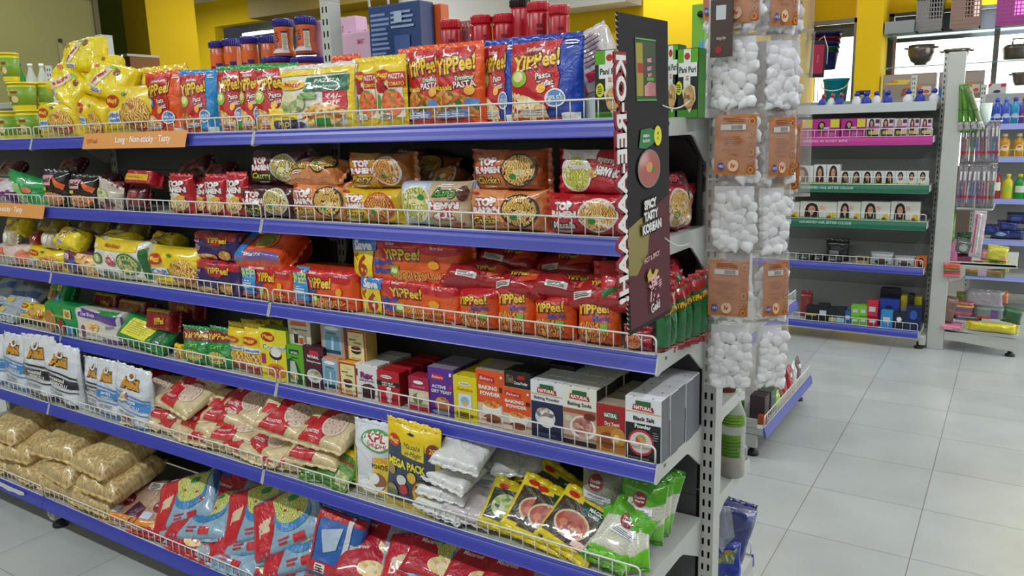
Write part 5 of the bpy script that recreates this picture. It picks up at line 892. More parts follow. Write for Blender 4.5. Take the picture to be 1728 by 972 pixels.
def card_mesh(w, h, key, orange=True):
    mb = MB(); mb.box((-w/2, -.0003, -h/2), (w/2, .0003, h/2), CARDO if orange else CARDW)
    if orange:
        uv = []; a = []
        for k, (v_, r) in enumerate(((.78, .2), (.35, .15), (.05, .12), (-.25, .2), (-.6, .14), (-.85, .18))):
            for rr in (1, .75, .45): a.append(E(.78, v_, r*rr, r*rr*.8, paint(['#A85A1E', '#D8934A', '#9A4E1A'][[1, .75, .45].index(rr)], .5), 16))
        a += [R(-.7, .5, .5, .68, paint('#E0DCD8', .5)), R(-.2, .52, .35, .66, paint('#8A8A8A', .5)), LN(-.6, .92, .5, .75, 3, paint('#8E4A20')), LN(-.5, .3, .5, .0, 4, paint('#A8602A')), T(-.1, -.18, .1, 'Cotton Wicks', paint('#8A3A18'), None, pi, .5, 0, .2), T(-.1, -.34, .09, 'Name', paint('#8A3A18'), None, pi, .3, 0, .2), E(-.05, -.7, .26, .2, paint('#E8C8A0', .5)), T(-.05, -.7, .12, 'AJ', paint('#C8202A'), None, pi, .2, .04), E(-.65, -.72, .17, .13, paint('#3A4AA0', .5)), T(-.65, -.72, .09, '15/-', fw, None, pi, .2)]
        art_to(mb, uv, a, lambda u, q, off: Vector((u*w/2, -.0004-off, q*h/2)), w, h, None)
    return mb.mesh(key)
def strip_of(px, y, ytop, n, w, h, rz, kinds, label, seed):
    """a strip of joined sleeves hanging down, seen with its top edge at row ytop"""
    p = at(px, ytop, 1, y); o = thing('cotton_wick_strip', label, 'hanging pouches', tuple(p), rz, 'strips of clear pouches hanging at the rack upright')
    for k in range(n):
        zc = -h*(k+.5); kd = kinds[k % len(kinds)]
        s_ = mkobj('sleeve', sleeve_mesh(w, h*.995, seed+k*2.3, 'sleeve_%d_%d' % (seed, k)), o, (.003*sin(k*2+seed), 0, zc), (0, .02*sin(k*3.1+seed), 0))
        sm_ = MB(); sm_.box((-w/2, -.0012, -h*.5-.0025), (w/2, .0012, -h*.5+.0025), SEAM, .0008); sm_.build('weld_seam', s_)
        if kd in 'wW':
            mkobj('backing_card', card_mesh(w*.7, h*.82, 'cw%d_%d' % (seed, k), False), s_, (-.002, .003, .0))
            b = mkobj('cotton_balls', balls_mesh(w*.74, h*.78, 38, seed*7+k, 'cb%d_%d' % (seed, k)), s_, (0, -.002, -.006)); b['kind'] = 'stuff'
        else:
            mkobj('printed_card', card_mesh(w*.72, h*.8, 'co%d_%d' % (seed, k), True), s_, (0, -.0140, -.002))
            b = mkobj('cotton_balls', balls_mesh(w*.8, h*.8, 22, seed*5+k, 'cd%d_%d' % (seed, k)), s_, (0, .002, -.006)); b['kind'] = 'stuff'
    return o
strip_of(1250, .16, -84, 6, .090, .1165, .12, 'owowow', 'front left strip of clear pouches with cotton wicks and orange cards', 3)
strip_of(1322, .20, -76, 6, .062, .1155, .75, 'owowow', 'narrow angled strip of cotton pouches beside the front left one', 11)
strip_of(1306, .24, -90, 3, .135, .132, .35, 'wwo', 'broad strip of cotton pouches behind, ending higher on the right', 23)
strip_of(1220, .235, -90, 5, .07, .125, -.25, 'owowo', 'strip of cotton pouches deepest behind, against the upright', 31)
strip_of(1330, .27, -80, 3, .06, .14, 1.0, 'oow', 'rightmost strip of pouches with orange cards turned edgeways', 41)
hk = MB(); hx = .04; pts = [Vector((.0, .232, 1.37)), Vector((.0, .228, 1.40)), Vector((.02, .19, 1.403)), Vector((.04, .165, 1.403)), Vector((.09, .175, 1.403)), Vector((.12, .215, 1.403)), Vector((.13, .26, 1.403))]
hk.tube(pts, .0025, M_STEEL, 8); tag(hk.build('display_hook'), 'white wire hook on the upright carrying the pouch strips', 'hook')
# brown dark tag at upper left of strips
bt_ = carton('dark brown hanging card with pale sticker at the left of the pouch strips', '#4A3A34', .035, .085, .004, [R(-.5, .3, .4, .8, card('#C8CCD0')), T(0, -.35, .12, 'ajoba', card('#C8B8A8'), None, pi, .6), E(-.2, -.75, .3, .12, card('#A8202A'))], name='hanging_card', cat='card'); o = bt_.make(); o.location = at(1218, 48, 1, .13); reg(o, ('hc',), 1218, '', bt_.desc, 'card')
# ================================================================== rear side of the gondola
def bottle(name, prof, body, cap, capprof, loc, label, cat, art=None, arth=(.2, .7), n=26, grp=None, capname='cap', liquid=None, sx=1, sy=1):
    o = thing(name, label, cat, loc, 0, grp); mb = MB(); mb.lathe(prof, body, n=n, sx=sx, sy=sy); mb.build('bottle_body', o)
    mb = MB(); mb.lathe(capprof, cap, n=n, sx=sx, sy=sy); mb.build(capname, o)
    if liquid: mb = MB(); mb.lathe(liquid[0], liquid[1], n=n); mb.build('sauce', o)
    if art:
        h = max(p[1] for p in prof); mb = MB(); uv = []
        def S(u, q, off):
            a = -pi/2+.15+u*1.3; z = h*(arth[0]+(arth[1]-arth[0])*(q+1)/2); rr = prof[-1][0]
            for i in range(len(prof)-1):
                if prof[i][1] <= z <= prof[i+1][1] and prof[i+1][1] > prof[i][1]: rr = prof[i][0]+(prof[i+1][0]-prof[i][0])*(z-prof[i][1])/(prof[i+1][1]-prof[i][1])
            return Vector(((rr+off+.0005)*cos(a)*sx, (rr+off+.0005)*sin(a)*sy, z))
        rm = max(p[0] for p in prof); art_to(mb, uv, art, S, rm*2.5, h*(arth[1]-arth[0]), .008); mb.build('bottle_label', o)
    return o
gl = bpy.data.materials.new('bottle_plastic'); gl.use_nodes = True; b_ = gl.node_tree.nodes['Principled BSDF']; b_.inputs['Base Color'].default_value = lin('#D3D8CE'); b_.inputs['Roughness'].default_value = .15; b_.inputs['Alpha'].default_value = .55
GP = paint('#6E9A2A', .4)
r = .026
bottle('sauce_bottle', [(0, 0), (r*.95, 0), (r, .004), (r, .12), (r*.95, .135), (r*.5, .165), (r*.42, .18)], gl, paint('#D8D8D0', .4), [(r*.5, .176), (r*.5, .195), (0, .195)], (-.012, .425, Z[5]-BD), 'clear squeeze bottle with green label on the rear shelf', 'bottle',
       [R(-.97, .45, .97, .9, GP), R(-.97, -.8, .6, .1, GP), LN(-.6, -.0, .7, -.8, 6, paint('#4A7A1E')), LN(-.6, .9, .7, .45, 4, paint('#8AB83A')), E(-.7, .0, .08, .06, ck)], (.2, .8), liquid=([(0, .002), (r*.97, .002), (r*.97, .034), (0, .034)], paint('#8A4A26', .3)))
bottle('sauce_jar', [(0, 0), (.028, 0), (.03, .004), (.03, .05), (.024, .06)], paint('#7E3420', .25), paint('#B8B8B0', .4), [(.026, .058), (.026, .074), (0, .074)], (-.03, .43, Z[4]-BD), 'short red-brown sauce jar on the rear shelf above the squeeze bottle', 'jar')
dp = Design('detergent_bag', 'bag', 'crumpled navy and grey bag sticking out of the rear bottom shelf', 'slab', .13, .13, .08, film('#2A3478'), [PG([(-.8, .7), (-.2, .9), (.3, .0), (.0, -.6), (-.6, -.1)], film('#8E92A4'))]); o = dp.make(); o.location = (-.035, .43, .225); o.rotation_euler = (-.2, .35, .6); reg(o, ('d1',), 1245, '', dp.desc, 'bag')
dp2 = Design('detergent_bag', 'bag', 'bright blue detergent bag below the crumpled navy one', 'slab', .13, .12, .07, film('#1E3CA8'), [E(-.5, .1, .3, .4, film('#C8283A')), PG([(-.2, .6), (.8, .8), (.7, .2), (.0, .3)], food(['#C8A03A', '#3A7A4A', '#E8E0C0', '#2A3A6A'], 60)), T(.2, -.4, .3, 'Surf', fw, None, .3, .5, .03)]); o = dp2.make(); o.location = (-.045, .40, .155); o.rotation_euler = (-.1, 0, .5); reg(o, ('d2',), 1230, '', dp2.desc, 'bag')
# bottles and small upright on the next row's top, far left
gb_ = lambda px, yt, yb, y, rr, m, c, lab: bottle('soft_drink_bottle', [(0, 0), (rr, 0), (rr*1.05, .01), (rr*.9, .05), (rr, .09), (rr*.85, .13), (rr*.35, .18), (rr*.33, .2)], m, c, [(rr*.4, .195), (rr*.4, .212), (0, .212)], (at(px, yb, 1, y).x, y, at(px, yt, 1, y).z-.212), lab, 'bottle')
gb_(35, 105, 135, 1.2, .026, paint('#1E7A34', .2), paint('#1E3A8A', .3), 'green soft drink bottle with blue cap at the far left'); gb_(54, 107, 137, 1.2, .032, gl, paint('#D8D8D8', .3), 'clear soft drink bottle beside the green one'); gb_(73, 107, 137, 1.22, .032, gl, paint('#D8D8D8', .3), 'clear soft drink bottle half hidden by the distant upright')
gb2 = Design('packet', 'packet', 'sky blue and orange detergent packet beside the banner', 'pouch', .05, .10, .03, film('#5AB0D8'), [R(-.9, -.1, .9, .0, fo), R(-.9, -.9, .9, -.2, fw), R(.0, -.9, .5, -.2, film('#1E3A8A'))]); put(gb2, 1, 1174, 1198, 76, .30)
wbx = carton('pale carton at the end of the top shelf', '#D3DEDC', .04, .045, .1, []); put(wbx, 1, 1170, 1190, 164, .14)
# ================================================================== second row: end rack seen low behind our gondola
def simple_rack(name, label, x0, x1, yf, yb, levels, top, facing='-y'): pass
er = thing('end_rack', 'low-seen white end rack with lilac-blue rails behind the hanging pouches', 'shelving', (-.33, 1.68, 0))
M_LIL = paint('#5A60A8', .35)
def rackboard(z, xf, rail=True, wires=True, parent=er):
    bd = MB(); bd.box((-.46, 1.352, z-.026), (xf, 1.998, z-BD), M_STEEL, .001); s = bd.build('shelf_board', parent, tuple(-c for c in parent.location))
    mkobj('price_rail', rail_mesh(.65, 'rail65', M_LIL, .006), s, (xf+.002, 1.675, z), (0, 0, pi/2))
    mkobj('wire_guard', wire_mesh(.64, 'wire65', .04, .02), s, (xf, 1.675, z), (0, 0, pi/2))
    return s
rackboard(.105, -.195)
for z in (.40,): rackboard(z, -.262)
mb = MB(); mb.box((-.46, 1.352, .0), (-.44, 1.998, 1.2), M_PANEL); mb.build('back_panel', er, (.33, -1.68, 0))
for yy in (1.36, 1.99): mkobj('upright', upright_mesh(1.2, 'upright12'), er, (-.12, yy-1.68-.018, 0))
mb = MB(); mb.box((-.44, 1.350, .03), (-.215, 1.364, .078), M_STEEL, .006); mb.build('base_leg', er, (.33, -1.68, 0))
mb = MB(); mb.box((-.30, 1.346, .105), (-.215, 1.349, .135), M_STEEL, .002); mb.box((-.27, 1.345, .115), (-.262, 1.3462, .123), M_DARK); mb.build('side_plate', er, (.33, -1.68, 0))
for yy in (1.375, 1.985):
    mb = MB(); mb.lathe([(.02, 0), (.02, .008), (.011, .013), (.01, .03), (0, .03)], M_DARK, (-.235, yy, 0), 16); mb.build('levelling_foot', er, (.33, -1.68, 0))
nb = lambda D, x, y, z, rz=pi/2, sc=1: (lambda o: (setattr(o, 'location', (x, y, z+D.h*sc/2)), setattr(o, 'rotation_euler', (0, 0, rz)), setattr(o, 'scale', (sc, sc, sc)), o)[-1])(D.make())
c1 = carton('dark brown shampoo carton nearest on the low end rack', '#3E2A34', .055, .085, .05, [LN(-.7, .6, .7, -.6, 6, card('#6A5060'))], side=card('#4A3440')); o = nb(c1, -.235, 1.44, .104, pi/2); reg(o, ('c1',), 1280, '', c1.desc, 'box')
c2 = carton('grey-green soap carton on the low end rack', '#4A5A52', .06, .08, .05, [R(-.5, -.5, .5, .5, card('#7A8A7E')), LN(-.5, -.3, .5, .3, 4, card('#2A3A32'))]); o = nb(c2, -.235, 1.52, .104); reg(o, ('c2',), 1320, '', c2.desc, 'box')
c3 = carton('green carton at the inner left of the low end rack', '#2E7A2E', .04, .06, .04, []); o = nb(c3, -.30, 1.40, .104); reg(o, ('c3',), 1262, '', c3.desc, 'box')
c4 = carton('small orange packet at the corner of the low end rack', '#B8501E', .03, .028, .02, []); o = nb(c4, -.212, 1.40, .104, .1); reg(o, ('c4',), 1278, '', c4.desc, 'box')
bottle('oil_bottle', [(0, 0), (.018, 0), (.02, .004), (.02, .09), (.008, .12)], paint('#B8862A', .2), paint('#C8B82A', .3), [(.01, .118), (.01, .135), (0, .135)], (-.24, 1.60, .103), 'amber oil bottle standing mid-way on the low end rack', 'bottle')
gpk = Design('hand_wash_pouch', 'pouch', 'pale lime refill pouch on the low end rack', 'pouch', .05, .05, .02, film('#A8C84A'), []); o = nb(gpk, -.215, 1.58, .104); reg(o, ('g',), 1335, '', gpk.desc, 'pouch')
for i, (y, c, d) in enumerate(((1.68, '#8E1A2A', 'crimson shampoo pouch nearer the amber bottle'), (1.74, '#C8283A', 'bright red shampoo pouch in the middle'), (1.81, '#B83A4A', 'dusky red shampoo pouch further along'), (1.88, '#D8D4D0', 'white cream pouch near the far end'), (1.94, '#6A4A4A', 'brown pouch at the far end'))):
    D = Design('shampoo_pouch', 'pouch', d+' of the low end rack', 'gusset', .045, .075, .03, film(c), [R(-.5, .1, .5, .5, fw)]); o = nb(D, -.235, y, .104); reg(o, ('sh%d' % i,), 1340+i*8, '', D.desc, 'pouch')
# ================================================================== hair-colour rack
HY = 2.95; HU = 3.16
hr = thing('hair_care_shelving', 'white gondola bay of hair colour boxes with blue, green and pink rails across the aisle', 'shelving', (-.35, HY+.1, 0)); ho = (.35, -HY-.1, 0)
for X in (.099, -.80): mkobj('upright', upright_mesh(1.362, 'upright_h'), hr, (X+.35, HU-HY-.1, 0))
mb = MB(); mb.box((-.79, HU+.004, .08), (.085, HU+.007, 1.17), paint('#8E9190', .55)); mb.build('back_panel', hr, ho)
M_PK = paint('#B82A8A', .35); M_GR = paint('#1E6A50', .35)
LV = [(.09, 2.95, M_RAIL), (.39, 2.97, M_RAIL), (.605, 2.965, M_GR), (.775, 2.965, M_GR), (.998, 2.965, M_PK), (1.14, 3.0, None)]
for i, (z, yf, mr) in enumerate(LV):
    bd = MB(); bd.box((-.787, yf+.003, z-.024), (.083, HU, z-BD), M_STEEL, .001)
    s = bd.build('shelf_board', hr, ho)
    if mr is None:
        h_ = MB(); h_.box((-.787, yf, z-.03), (.083, yf+.003, z+.012), paint('#C6CCCC', .5), .001); h_.build('shelf_front', s)
        continue
    mkobj('price_rail', rail_mesh(.866, 'rail_h', mr, .006) if mr is M_RAIL else (rail_mesh(.868, 'rail_g' if mr is M_GR else 'rail_p', mr, .012)), s, (-.352, yf, z))
    mkobj('wire_guard', wire_mesh(.86, 'wire_h', .036, .032), s, (-.352, yf+.002, z))
    if i in (1, 2, 3, 4):
        for sx in (-.785, .0845): mkobj('bracket', bracket_mesh(HU-yf-.002, 'brh%d' % i), s, (sx, yf, z))
    txt = {2: 'NOURISHED HAIR, BETTER COLOUR', 3: 'NOURISHED HAIR, BETTER COLOUR', 4: 'NO AMMONIA, 4X GLOSSY SHINE'}.get(i)
    if txt:
        m2 = MB(); uv = []; art_to(m2, uv, [T(-.02 if i < 4 else -.1, 0, .7, txt, paint('#B8D8C8' if i < 4 else '#E8A8D0', .4), None, 0, .28 if i < 4 else .32, .02)], lambda u, q, off: Vector((u*.43, -.0082-off, q*.016)), .86, .032, None)
        m2.build('rail_lettering', s, (-.352, yf, z-.019), (radians(-10), 0, 0))
        if i < 4: m3 = MB(); m3.box((-.42, -.0095, -.013), (-.17, -.0085, .013), paint('#B8C8C0', .4)); m3.build('rail_sticker', s, (-.352, yf, z-.019), (radians(-10), 0, 0))
mb = MB(); mb.box((.085, 2.97, .02), (.113, HU, .062), M_STEEL, .003); mb.build('base_leg', hr, ho)
mb = MB(); mb.lathe([(.02, 0), (.02, .008), (.011, .013), (.01, .03), (0, .03)], M_DARK, (.085, 2.99, 0), 16); mb.build('levelling_foot', hr, ho)
def face0(cu, cv, s, hair='#1E1416', skin='#C8967A', body='#2A2024', long=True):
    a = [E(cu, cv, .3*s, .36*s, card(hair))]
    if long: a += [PG([(cu-.32*s, cv), (cu+.32*s, cv), (cu+.36*s, cv-.62*s), (cu-.36*s, cv-.62*s)], card(hair))]
    a += [PG([(cu-.3*s, cv-.75*s), (cu+.3*s, cv-.75*s), (cu+.14*s, cv-.34*s), (cu-.14*s, cv-.34*s)], card(body if long else '#D8E0D8')), E(cu, cv-.06*s, .17*s, .25*s, card(skin)), R(cu-.07*s, cv-.4*s, cu+.07*s, cv-.2*s, card(skin)),
          E(cu-.07*s, cv-.02*s, .03*s, .02*s, card('#2A1A1A')), E(cu+.07*s, cv-.02*s, .03*s, .02*s, card('#2A1A1A')), E(cu, cv-.19*s, .05*s, .018*s, card('#A83A3A'))]
    return a
def face(cu, cv, s, *a, ku=1.0, **k):
    out = []
    for it in face0(0, 0, s, *a, **k): out.append(('P', [(cu+x*ku, min(.96, cv+y)) for x, y in it[1]], it[2]))
    return out
def hput(D, z, yf, px0, px1, yt, desc=None, y=.02, zb=None, place=None):
    yy = yf+y; z0 = z-BD if zb is None else zb; p = at((px0+px1)/2, yt, 1, yy); h = p.z-z0; ym = proj((p.x, yy, (p.z+z0)/2))[1]; X0 = at(px0, ym, 1, yy).x; X1 = at(px1, ym, 1, yy).x
    o = D.make(0); o.scale = ((X1-X0)/D.w, 1, h/D.h); o.location = ((X0+X1)/2, yy+D.d/2, z0+h/2); reg(o, (D.id,), (px0+px1)/2, place or '', desc or D.desc, D.cat); return o
hc_p = carton('magenta hair colour box with yellow panel', '#B02A86', .1, .13, .05, [face(-.35, .42, 1.0, '#1E1416', ku=.9), R(.3, .1, .95, .95, card('#D8C83A')), PG([(.3, .1), (.95, .1), (.7, -.1)], card('#8E3A7A')), R(-.2, -.05, .25, .15, card('#D8A8C8')), R(-.97, -.25, .97, -.1, card('#8E1E6A')), LN(-.1, -.4, .8, -.8, 4, card('#D87AB8'))], name='hair_colour_box')
hc_w = lambda hr_, k: carton('white and plum hair colour box with woman’s portrait', '#D8CCD0', .062, .13, .04, [face(-.25, .55, 1.2, hr_), R(.3, .5, .9, .9, card('#5A2A4A')), PG([(-.9, .1), (.9, .22), (.9, -.08), (-.9, -.05)], card('#A84A8E')), R(-.9, -.7, -.1, -.15, ck), E(-.4, -.5, .3, .2, card('#B8B03A')), R(.1, -.7, .9, -.2, card('#D8B890')), R(-.9, -.95, .9, -.75, ck)], name='hair_colour_box')
P5 = 'on the pink-railed shelf'
z, yf = .998, 2.965
hput(hc_p, z, yf, 1320, 1372, 202, place=P5); hput(hc_p, z, yf, 1372, 1417, 201, place=P5); hput(hc_p, z, yf, 1419, 1461, 200, place=P5)
HW = [hc_w('#1E1416', 0), hc_w('#3A1420', 1), hc_w('#8A8A8E', 2)]
for i, (a, b) in enumerate(((1462, 1485), (1486, 1508), (1509, 1531), (1532, 1551), (1553, 1572))): hput(HW[[0, 1, 2, 0, 1][i]], z, yf, a, b, 200, place=P5)
hc_s = lambda long, k: carton('small white hair colour box with %s portrait' % ('woman’s' if long else 'man’s'), '#D4D6D2', .055, .06, .04, [face(0, .3, 1.9 if long else 1.7, '#141214', '#B88868', long=long), R(-.97, -.97, .97, -.75, card('#A8B84A')), E(-.5, -.8, .2, .12, card('#3E8A3E'))], name='hair_colour_box')
P4 = 'on the upper green-railed shelf'; z = .775
HS = [hc_s(True, 0), hc_s(False, 1)]
hc_l = carton('taller white hair colour box with wavy-haired portrait', '#D8D8D4', .08, .085, .04, [face(0, .25, 1.9, '#3A1E20'), R(-.97, -.97, .97, -.78, card('#A8B84A'))], name='hair_colour_box')
hput(hc_l, z, yf, 1330, 1372, 280, place=P4); hput(hc_l, z, yf, 1373, 1394, 278, place=P4); hput(hc_l, z, yf, 1395, 1417, 278, place=P4)
for i in range(8): a = 1417+i*18.7; hput(HS[0 if i < 5 else 1], z, yf, a, a+18.2, 289, place=P4)
P3 = 'on the lower green-railed shelf'; z = .605
hc_b = carton('wide cream hair colour box with avocado', '#DAD8CE', .13, .085, .05, [face(-.35, .2, 1.9, '#241418', ku=.6), E(.75, -.55, .2, .3, card('#D8C02A')), R(.0, .1, .4, .6, card('#E8D8D0')), LN(.05, .55, .38, .15, 3, card('#C8785A')), R(-.97, -.97, .97, -.8, card('#5A9A4A')), E(.6, -.75, .14, .16, card('#8E4A2A'))], name='hair_colour_box')
for a, b in ((1300, 1349), (1350, 1412), (1413, 1452), (1453, 1502), (1503, 1552)): hput(hc_b, z, yf, a, b, 341, place=P3)
# shelf of black packets
bkp = Design('black_sachet_bundle', 'bundle', 'glossy black sachet bundle', 'slab', .07, .045, .04, film('#16161A', .18), [R(-.6, -.3, .2, .1, film('#8A9094')), LN(-.5, .6, .6, .2, 3, film('#5A6064'))])
slv = Design('silver_sachet_bundle', 'bundle', 'silver and brown sachet bundle', 'slab', .09, .06, .04, film('#A8ACB2', .15), [E(.0, -.4, .6, .4, film('#2A1A18')), R(-.3, -.2, .3, .2, film('#5A2A20'))])
Pb = 'on the upper blue-railed hair shelf'
for a, b, t in ((1346, 1372, 429), (1370, 1392, 431), (1392, 1420, 433)): hput(bkp, .39, 2.97, a, b, t, place=Pb)
hput(bkp, .39, 2.97, 1392, 1432, 408, desc='tall twisted glossy black sachet bundle', y=.07, place=Pb)
tan = carton('tan and black small carton', '#A8946A', .07, .06, .04, [R(-.8, .0, .8, .9, card('#3A2A24'))]); hput(tan, .39, 2.97, 1443, 1466, 433, place=Pb)
hput(slv, .39, 2.97, 1468, 1507, 428, place=Pb); hput(slv, .39, 2.97, 1508, 1545, 434, place=Pb)
orb = carton('small orange carton with dark-haired portrait', '#C8642A', .055, .07, .04, [face(0, .2, 1.6)]); hput(orb, .39, 2.97, 1545, 1563, 433, place=Pb)
# lowest shelf
Pc = 'on the lowest blue-railed hair shelf'
def cb(desc, c, a, b, t, y=.02, art=None, zb=None): D = carton(desc, c, .05, .05, .05, art or [R(-.6, -.3, .6, .3, card('#C8D0D8'))]); return hput(D, .09, 2.95, a, b, t, y=y, place=Pc, zb=zb)
cb('black and yellow carton', '#1A1A20', 1360, 1379, 517, art=[R(-.9, -.3, .9, .0, card('#C8B82A'))]); cb('tilted black carton', '#16161E', 1379, 1398, 514); cb('black carton with pale stripe', '#1A1E2A', 1398, 1412, 520, art=[R(-.9, -.9, .9, -.3, card('#B8B88A'))]); cb('black and blue carton', '#1E2234', 1411, 1426, 520, art=[R(-.9, -.9, .9, -.3, card('#A8C8D8'))]); cb('steel blue carton', '#3A5A9A', 1425, 1436, 525)
zk = at(1450, 533, 1, 2.98).z
for a, b in ((1436, 1450), (1450, 1463)): cb('lime green carton stacked two high, lower', '#6AB02A', a, b, 533); cb('lime green carton stacked two high, upper', '#7AC03A', a, b, 516, zb=zk)
for a, b, t in ((1463, 1481, 510), ): cb('red and white tube carton, lower', '#B81E34', a, b, 534); cb('red and white tube carton, upper', '#C82A3E', a, b, 508, zb=zk)
cb('large royal blue carton with dark circle', '#1A3C9A', 1483, 1516, 506, y=.05, art=[E(0, .1, .5, .5, card('#101A3A'))]); cb('black backing carton', '#12141C', 1484, 1517, 488, y=.12); cb('sky blue foil packet', '#3A8ACB', 1486, 1506, 525, y=.01); cb('yellow carton at the back', '#D8C01E', 1519, 1531, 500, y=.1); cb('dark carton with white oval', '#182038', 1506, 1528, 528, art=[E(0, .2, .4, .3, cw)]); cb('tall black tube carton', '#16161E', 1530, 1541, 498, y=.07); cb('navy carton with blue swirl', '#14224E', 1528, 1554, 518, art=[E(0, .3, .5, .4, card('#2A5AB8'))]); cb('yellow and black carton at the right', '#C8B81E', 1541, 1554, 502, y=.1)
rs_ = Design('red_pouch', 'pouch', 'reddish brown pouch lying at the back left', 'slab', .09, .07, .05, film('#8E2A2A'), []); hput(rs_, .09, 2.95, 1349, 1369, 495, y=.08, place=Pc)
# top of the hair rack: toilet cleaner bottles
DOM = paint('#1E2E9A', .3)
for i, px in enumerate((1384, 1399, 1414, 1445, 1461, 1478, 1497, 1531, 1551, 1575)):
    red = i < 3; p = at(px, 186, 1, 3.06); k = 1.0
    o = bottle('cleaner_bottle', [(0, 0), (.026, 0), (.028, .004), (.026, .07), (.012, .1), (.010, .112)], paint('#D8D8E0' if i % 2 else '#2A3AA8', .3), paint('#B81E2E' if red else '#22309A', .3), [(.014, .108), (.016, .125), (.013, .148), (0, .15)], (p.x, 3.06, 1.138), ('red-capped' if red else 'blue-capped')+' toilet cleaner bottle on top of the hair rack, %s from left' % ['first', 'second', 'third', 'fourth', 'fifth', 'sixth', 'seventh', 'eighth', 'ninth', 'last'][i], 'bottle', grp='toilet cleaner bottles on top of the hair rack', sx=1, sy=.6)
    o.rotation_euler = (0, .25 if red else .0, 0); o.scale = (.62 if red else .8, 1, .46)
    o.location.z = 1.14
mj = MB(); mj.lathe([(0, 0), (.03, 0), (.032, .003), (.03, .05), (.034, .055), (.0, .055)], gl, n=20); o = mj.build('glass_jar', None, (at(1455, 175, 1, 3.1).x, 3.1, 1.14)); tag(o, 'clear plastic jar with black lid behind the blue-capped bottles', 'jar')
l_ = MB(); l_.lathe([(.034, .055), (.034, .075), (0, .075)], M_DARK, n=20); l_.build('lid', o)
# end-cap of the hair rack
ec = thing('end_display', 'white end-cap display with sponges, scrubbers and hanging toothbrush strips', 'shelving', (.3, 3.1, 0)); eo = (-.3, -3.1, 0)
mb = MB(); mb.box((.116, 3.0, 0), (.186, 3.03, 1.36), M_STEEL, .003); mb.box((.118, 3.30, 0), (.16, 3.33, 1.36), M_STEEL, .003); mb.build('side_frame', ec, eo)
mb = MB(); mb.prism([(.186, .10), (.478, .085), (.478, .03), (.47, .028), (.25, .05), (.187, .052)], 3.0, 3.015, 1, M_STEEL); mb.box((.186, 3.0, .09), (.478, 3.4, .106), M_STEEL, .002); mb.build('base_deck', ec, eo)
mb = MB(); mb.prism([(.186, .42), (.44, .425), (.455, .41), (.30, .395), (.27, .385), (.235, .345), (.188, .33)], 3.0, 3.004, 1, M_STEEL); mb.box((.186, 3.0, .412), (.45, 3.4, .425), M_STEEL, .002); mb.build('middle_shelf', ec, eo)
mb = MB(); mb.lathe([(.02, 0), (.02, .008), (.011, .013), (.01, .035), (0, .035)], M_DARK, (.455, 3.03, 0), 16); mb.build('levelling_foot', ec, eo)
mb = MB(); mb.box((.13, 3.03, .1), (.135, 3.3, 1.3), paint('#6E7070', .5)); mb.build('back_panel', ec, eo)
for z in (.665, .87, 1.055):
    mb = MB(); mb.tube([(.19, 3.02, z), (.33, 3.02, z), (.335, 3.05, z), (.335, 3.3, z)], .003, M_STEEL, 6); mb.box((.19, 3.02, z-.004), (.335, 3.3, z-.002), paint('#8E8E8A', .4)); mb.build('wire_tray', ec, eo)
TB = ['#8E2A5A', '#C8A878', '#3A8A5A', '#5A5AA8', '#A83A3A', '#B8B8C8', '#2A6A9A', '#7A3A7A']
def brush(x, y, z, h, c, lab, grp):
    D = Design('toothbrush_pack', 'toothbrush', lab, 'pouch', .02, h, .012, film('#8A848C', .15), [R(-.25, -.85, .25, .2, film(c)), R(-.4, .3, .4, .75, film('#E0DCDC')), R(-.8, -.6, .8, -.45, film('#B01E3A'))], n=8)
    o = D.make(0); o.location = (x, y, z-h/2); o.rotation_euler = (0, random.uniform(-.05, .05), random.uniform(-.3, .3)); reg(o, ('tb', grp), x*1000, grp, lab, 'toothbrush')
for row, (zt, h) in enumerate(((1.05, .17), (.86, .18))):
    for i in range(8): brush(.20+i*.0185, 3.012-.004*(i % 2), zt, h, TB[(i+row*3) % 8], 'toothbrush blister pack hanging in a row', 'from the %s wire tray' % ['top', 'middle'][row])
def blob(name, cat, lab, kind, w, h, d, col, px, py, y, rot=(0, 0, 0), art=(), seal=None):
    D = Design(name, cat, lab, kind, w, h, d, film(col), list(art), n=12); o = D.make(0); o.location = at(px, py, 1, y); o.rotation_euler = rot; reg(o, (lab,), px, '', lab, cat); return o
for i in range(4): blob('brush_sleeve', 'brush', 'bright green cleaning brush sleeve fanned out above the toothbrushes', 'pouch', .022, .2, .02, ['#4E8A1E', '#5E9A2A', '#44801E', '#7A8A5A'][i], 1622+i*8, 183, 3.0-.01*i, (0, -.05+.1*i*-1, 0), [R(-.9, -.1, .9, .0, film('#3E7A1E')), R(-.9, -.95, .9, -.6, film('#C8C0C8'))])
bottle('cream_tube', [(0, 0), (.012, 0), (.02, .02), (.024, .1)], paint('#D0DCD4', .35), paint('#3A8A7A', .3), [(.012, 0), (.01, -.0), (.008, .001)], (at(1661, 213, 1, 3.0).x, 3.02, at(1661, 213, 1, 3.0).z), 'white and green tube standing beside the toothbrush packs', 'tube')
blob('comb_pack', 'comb', 'pink and white comb strips hanging below the lowest tray', 'pouch', .05, .2, .015, '#C8B8C0', 1650, 395, 3.01, (0, .05, 0), [R(-.6, -.9, -.4, .9, film('#C83A6A')), R(.1, -.9, .3, .9, fw)])
blob('bottle_brush', 'brush', 'long lime green packet hanging beside the white frame', 'pouch', .035, .19, .02, '#6E9A2E', 1604, 395, 3.03)
blob('glass_set', 'cup', 'pink plastic tumbler on the end-cap middle shelf', 'gusset', .055, .1, .05, '#C86A9A', 1606, 424, 3.03)
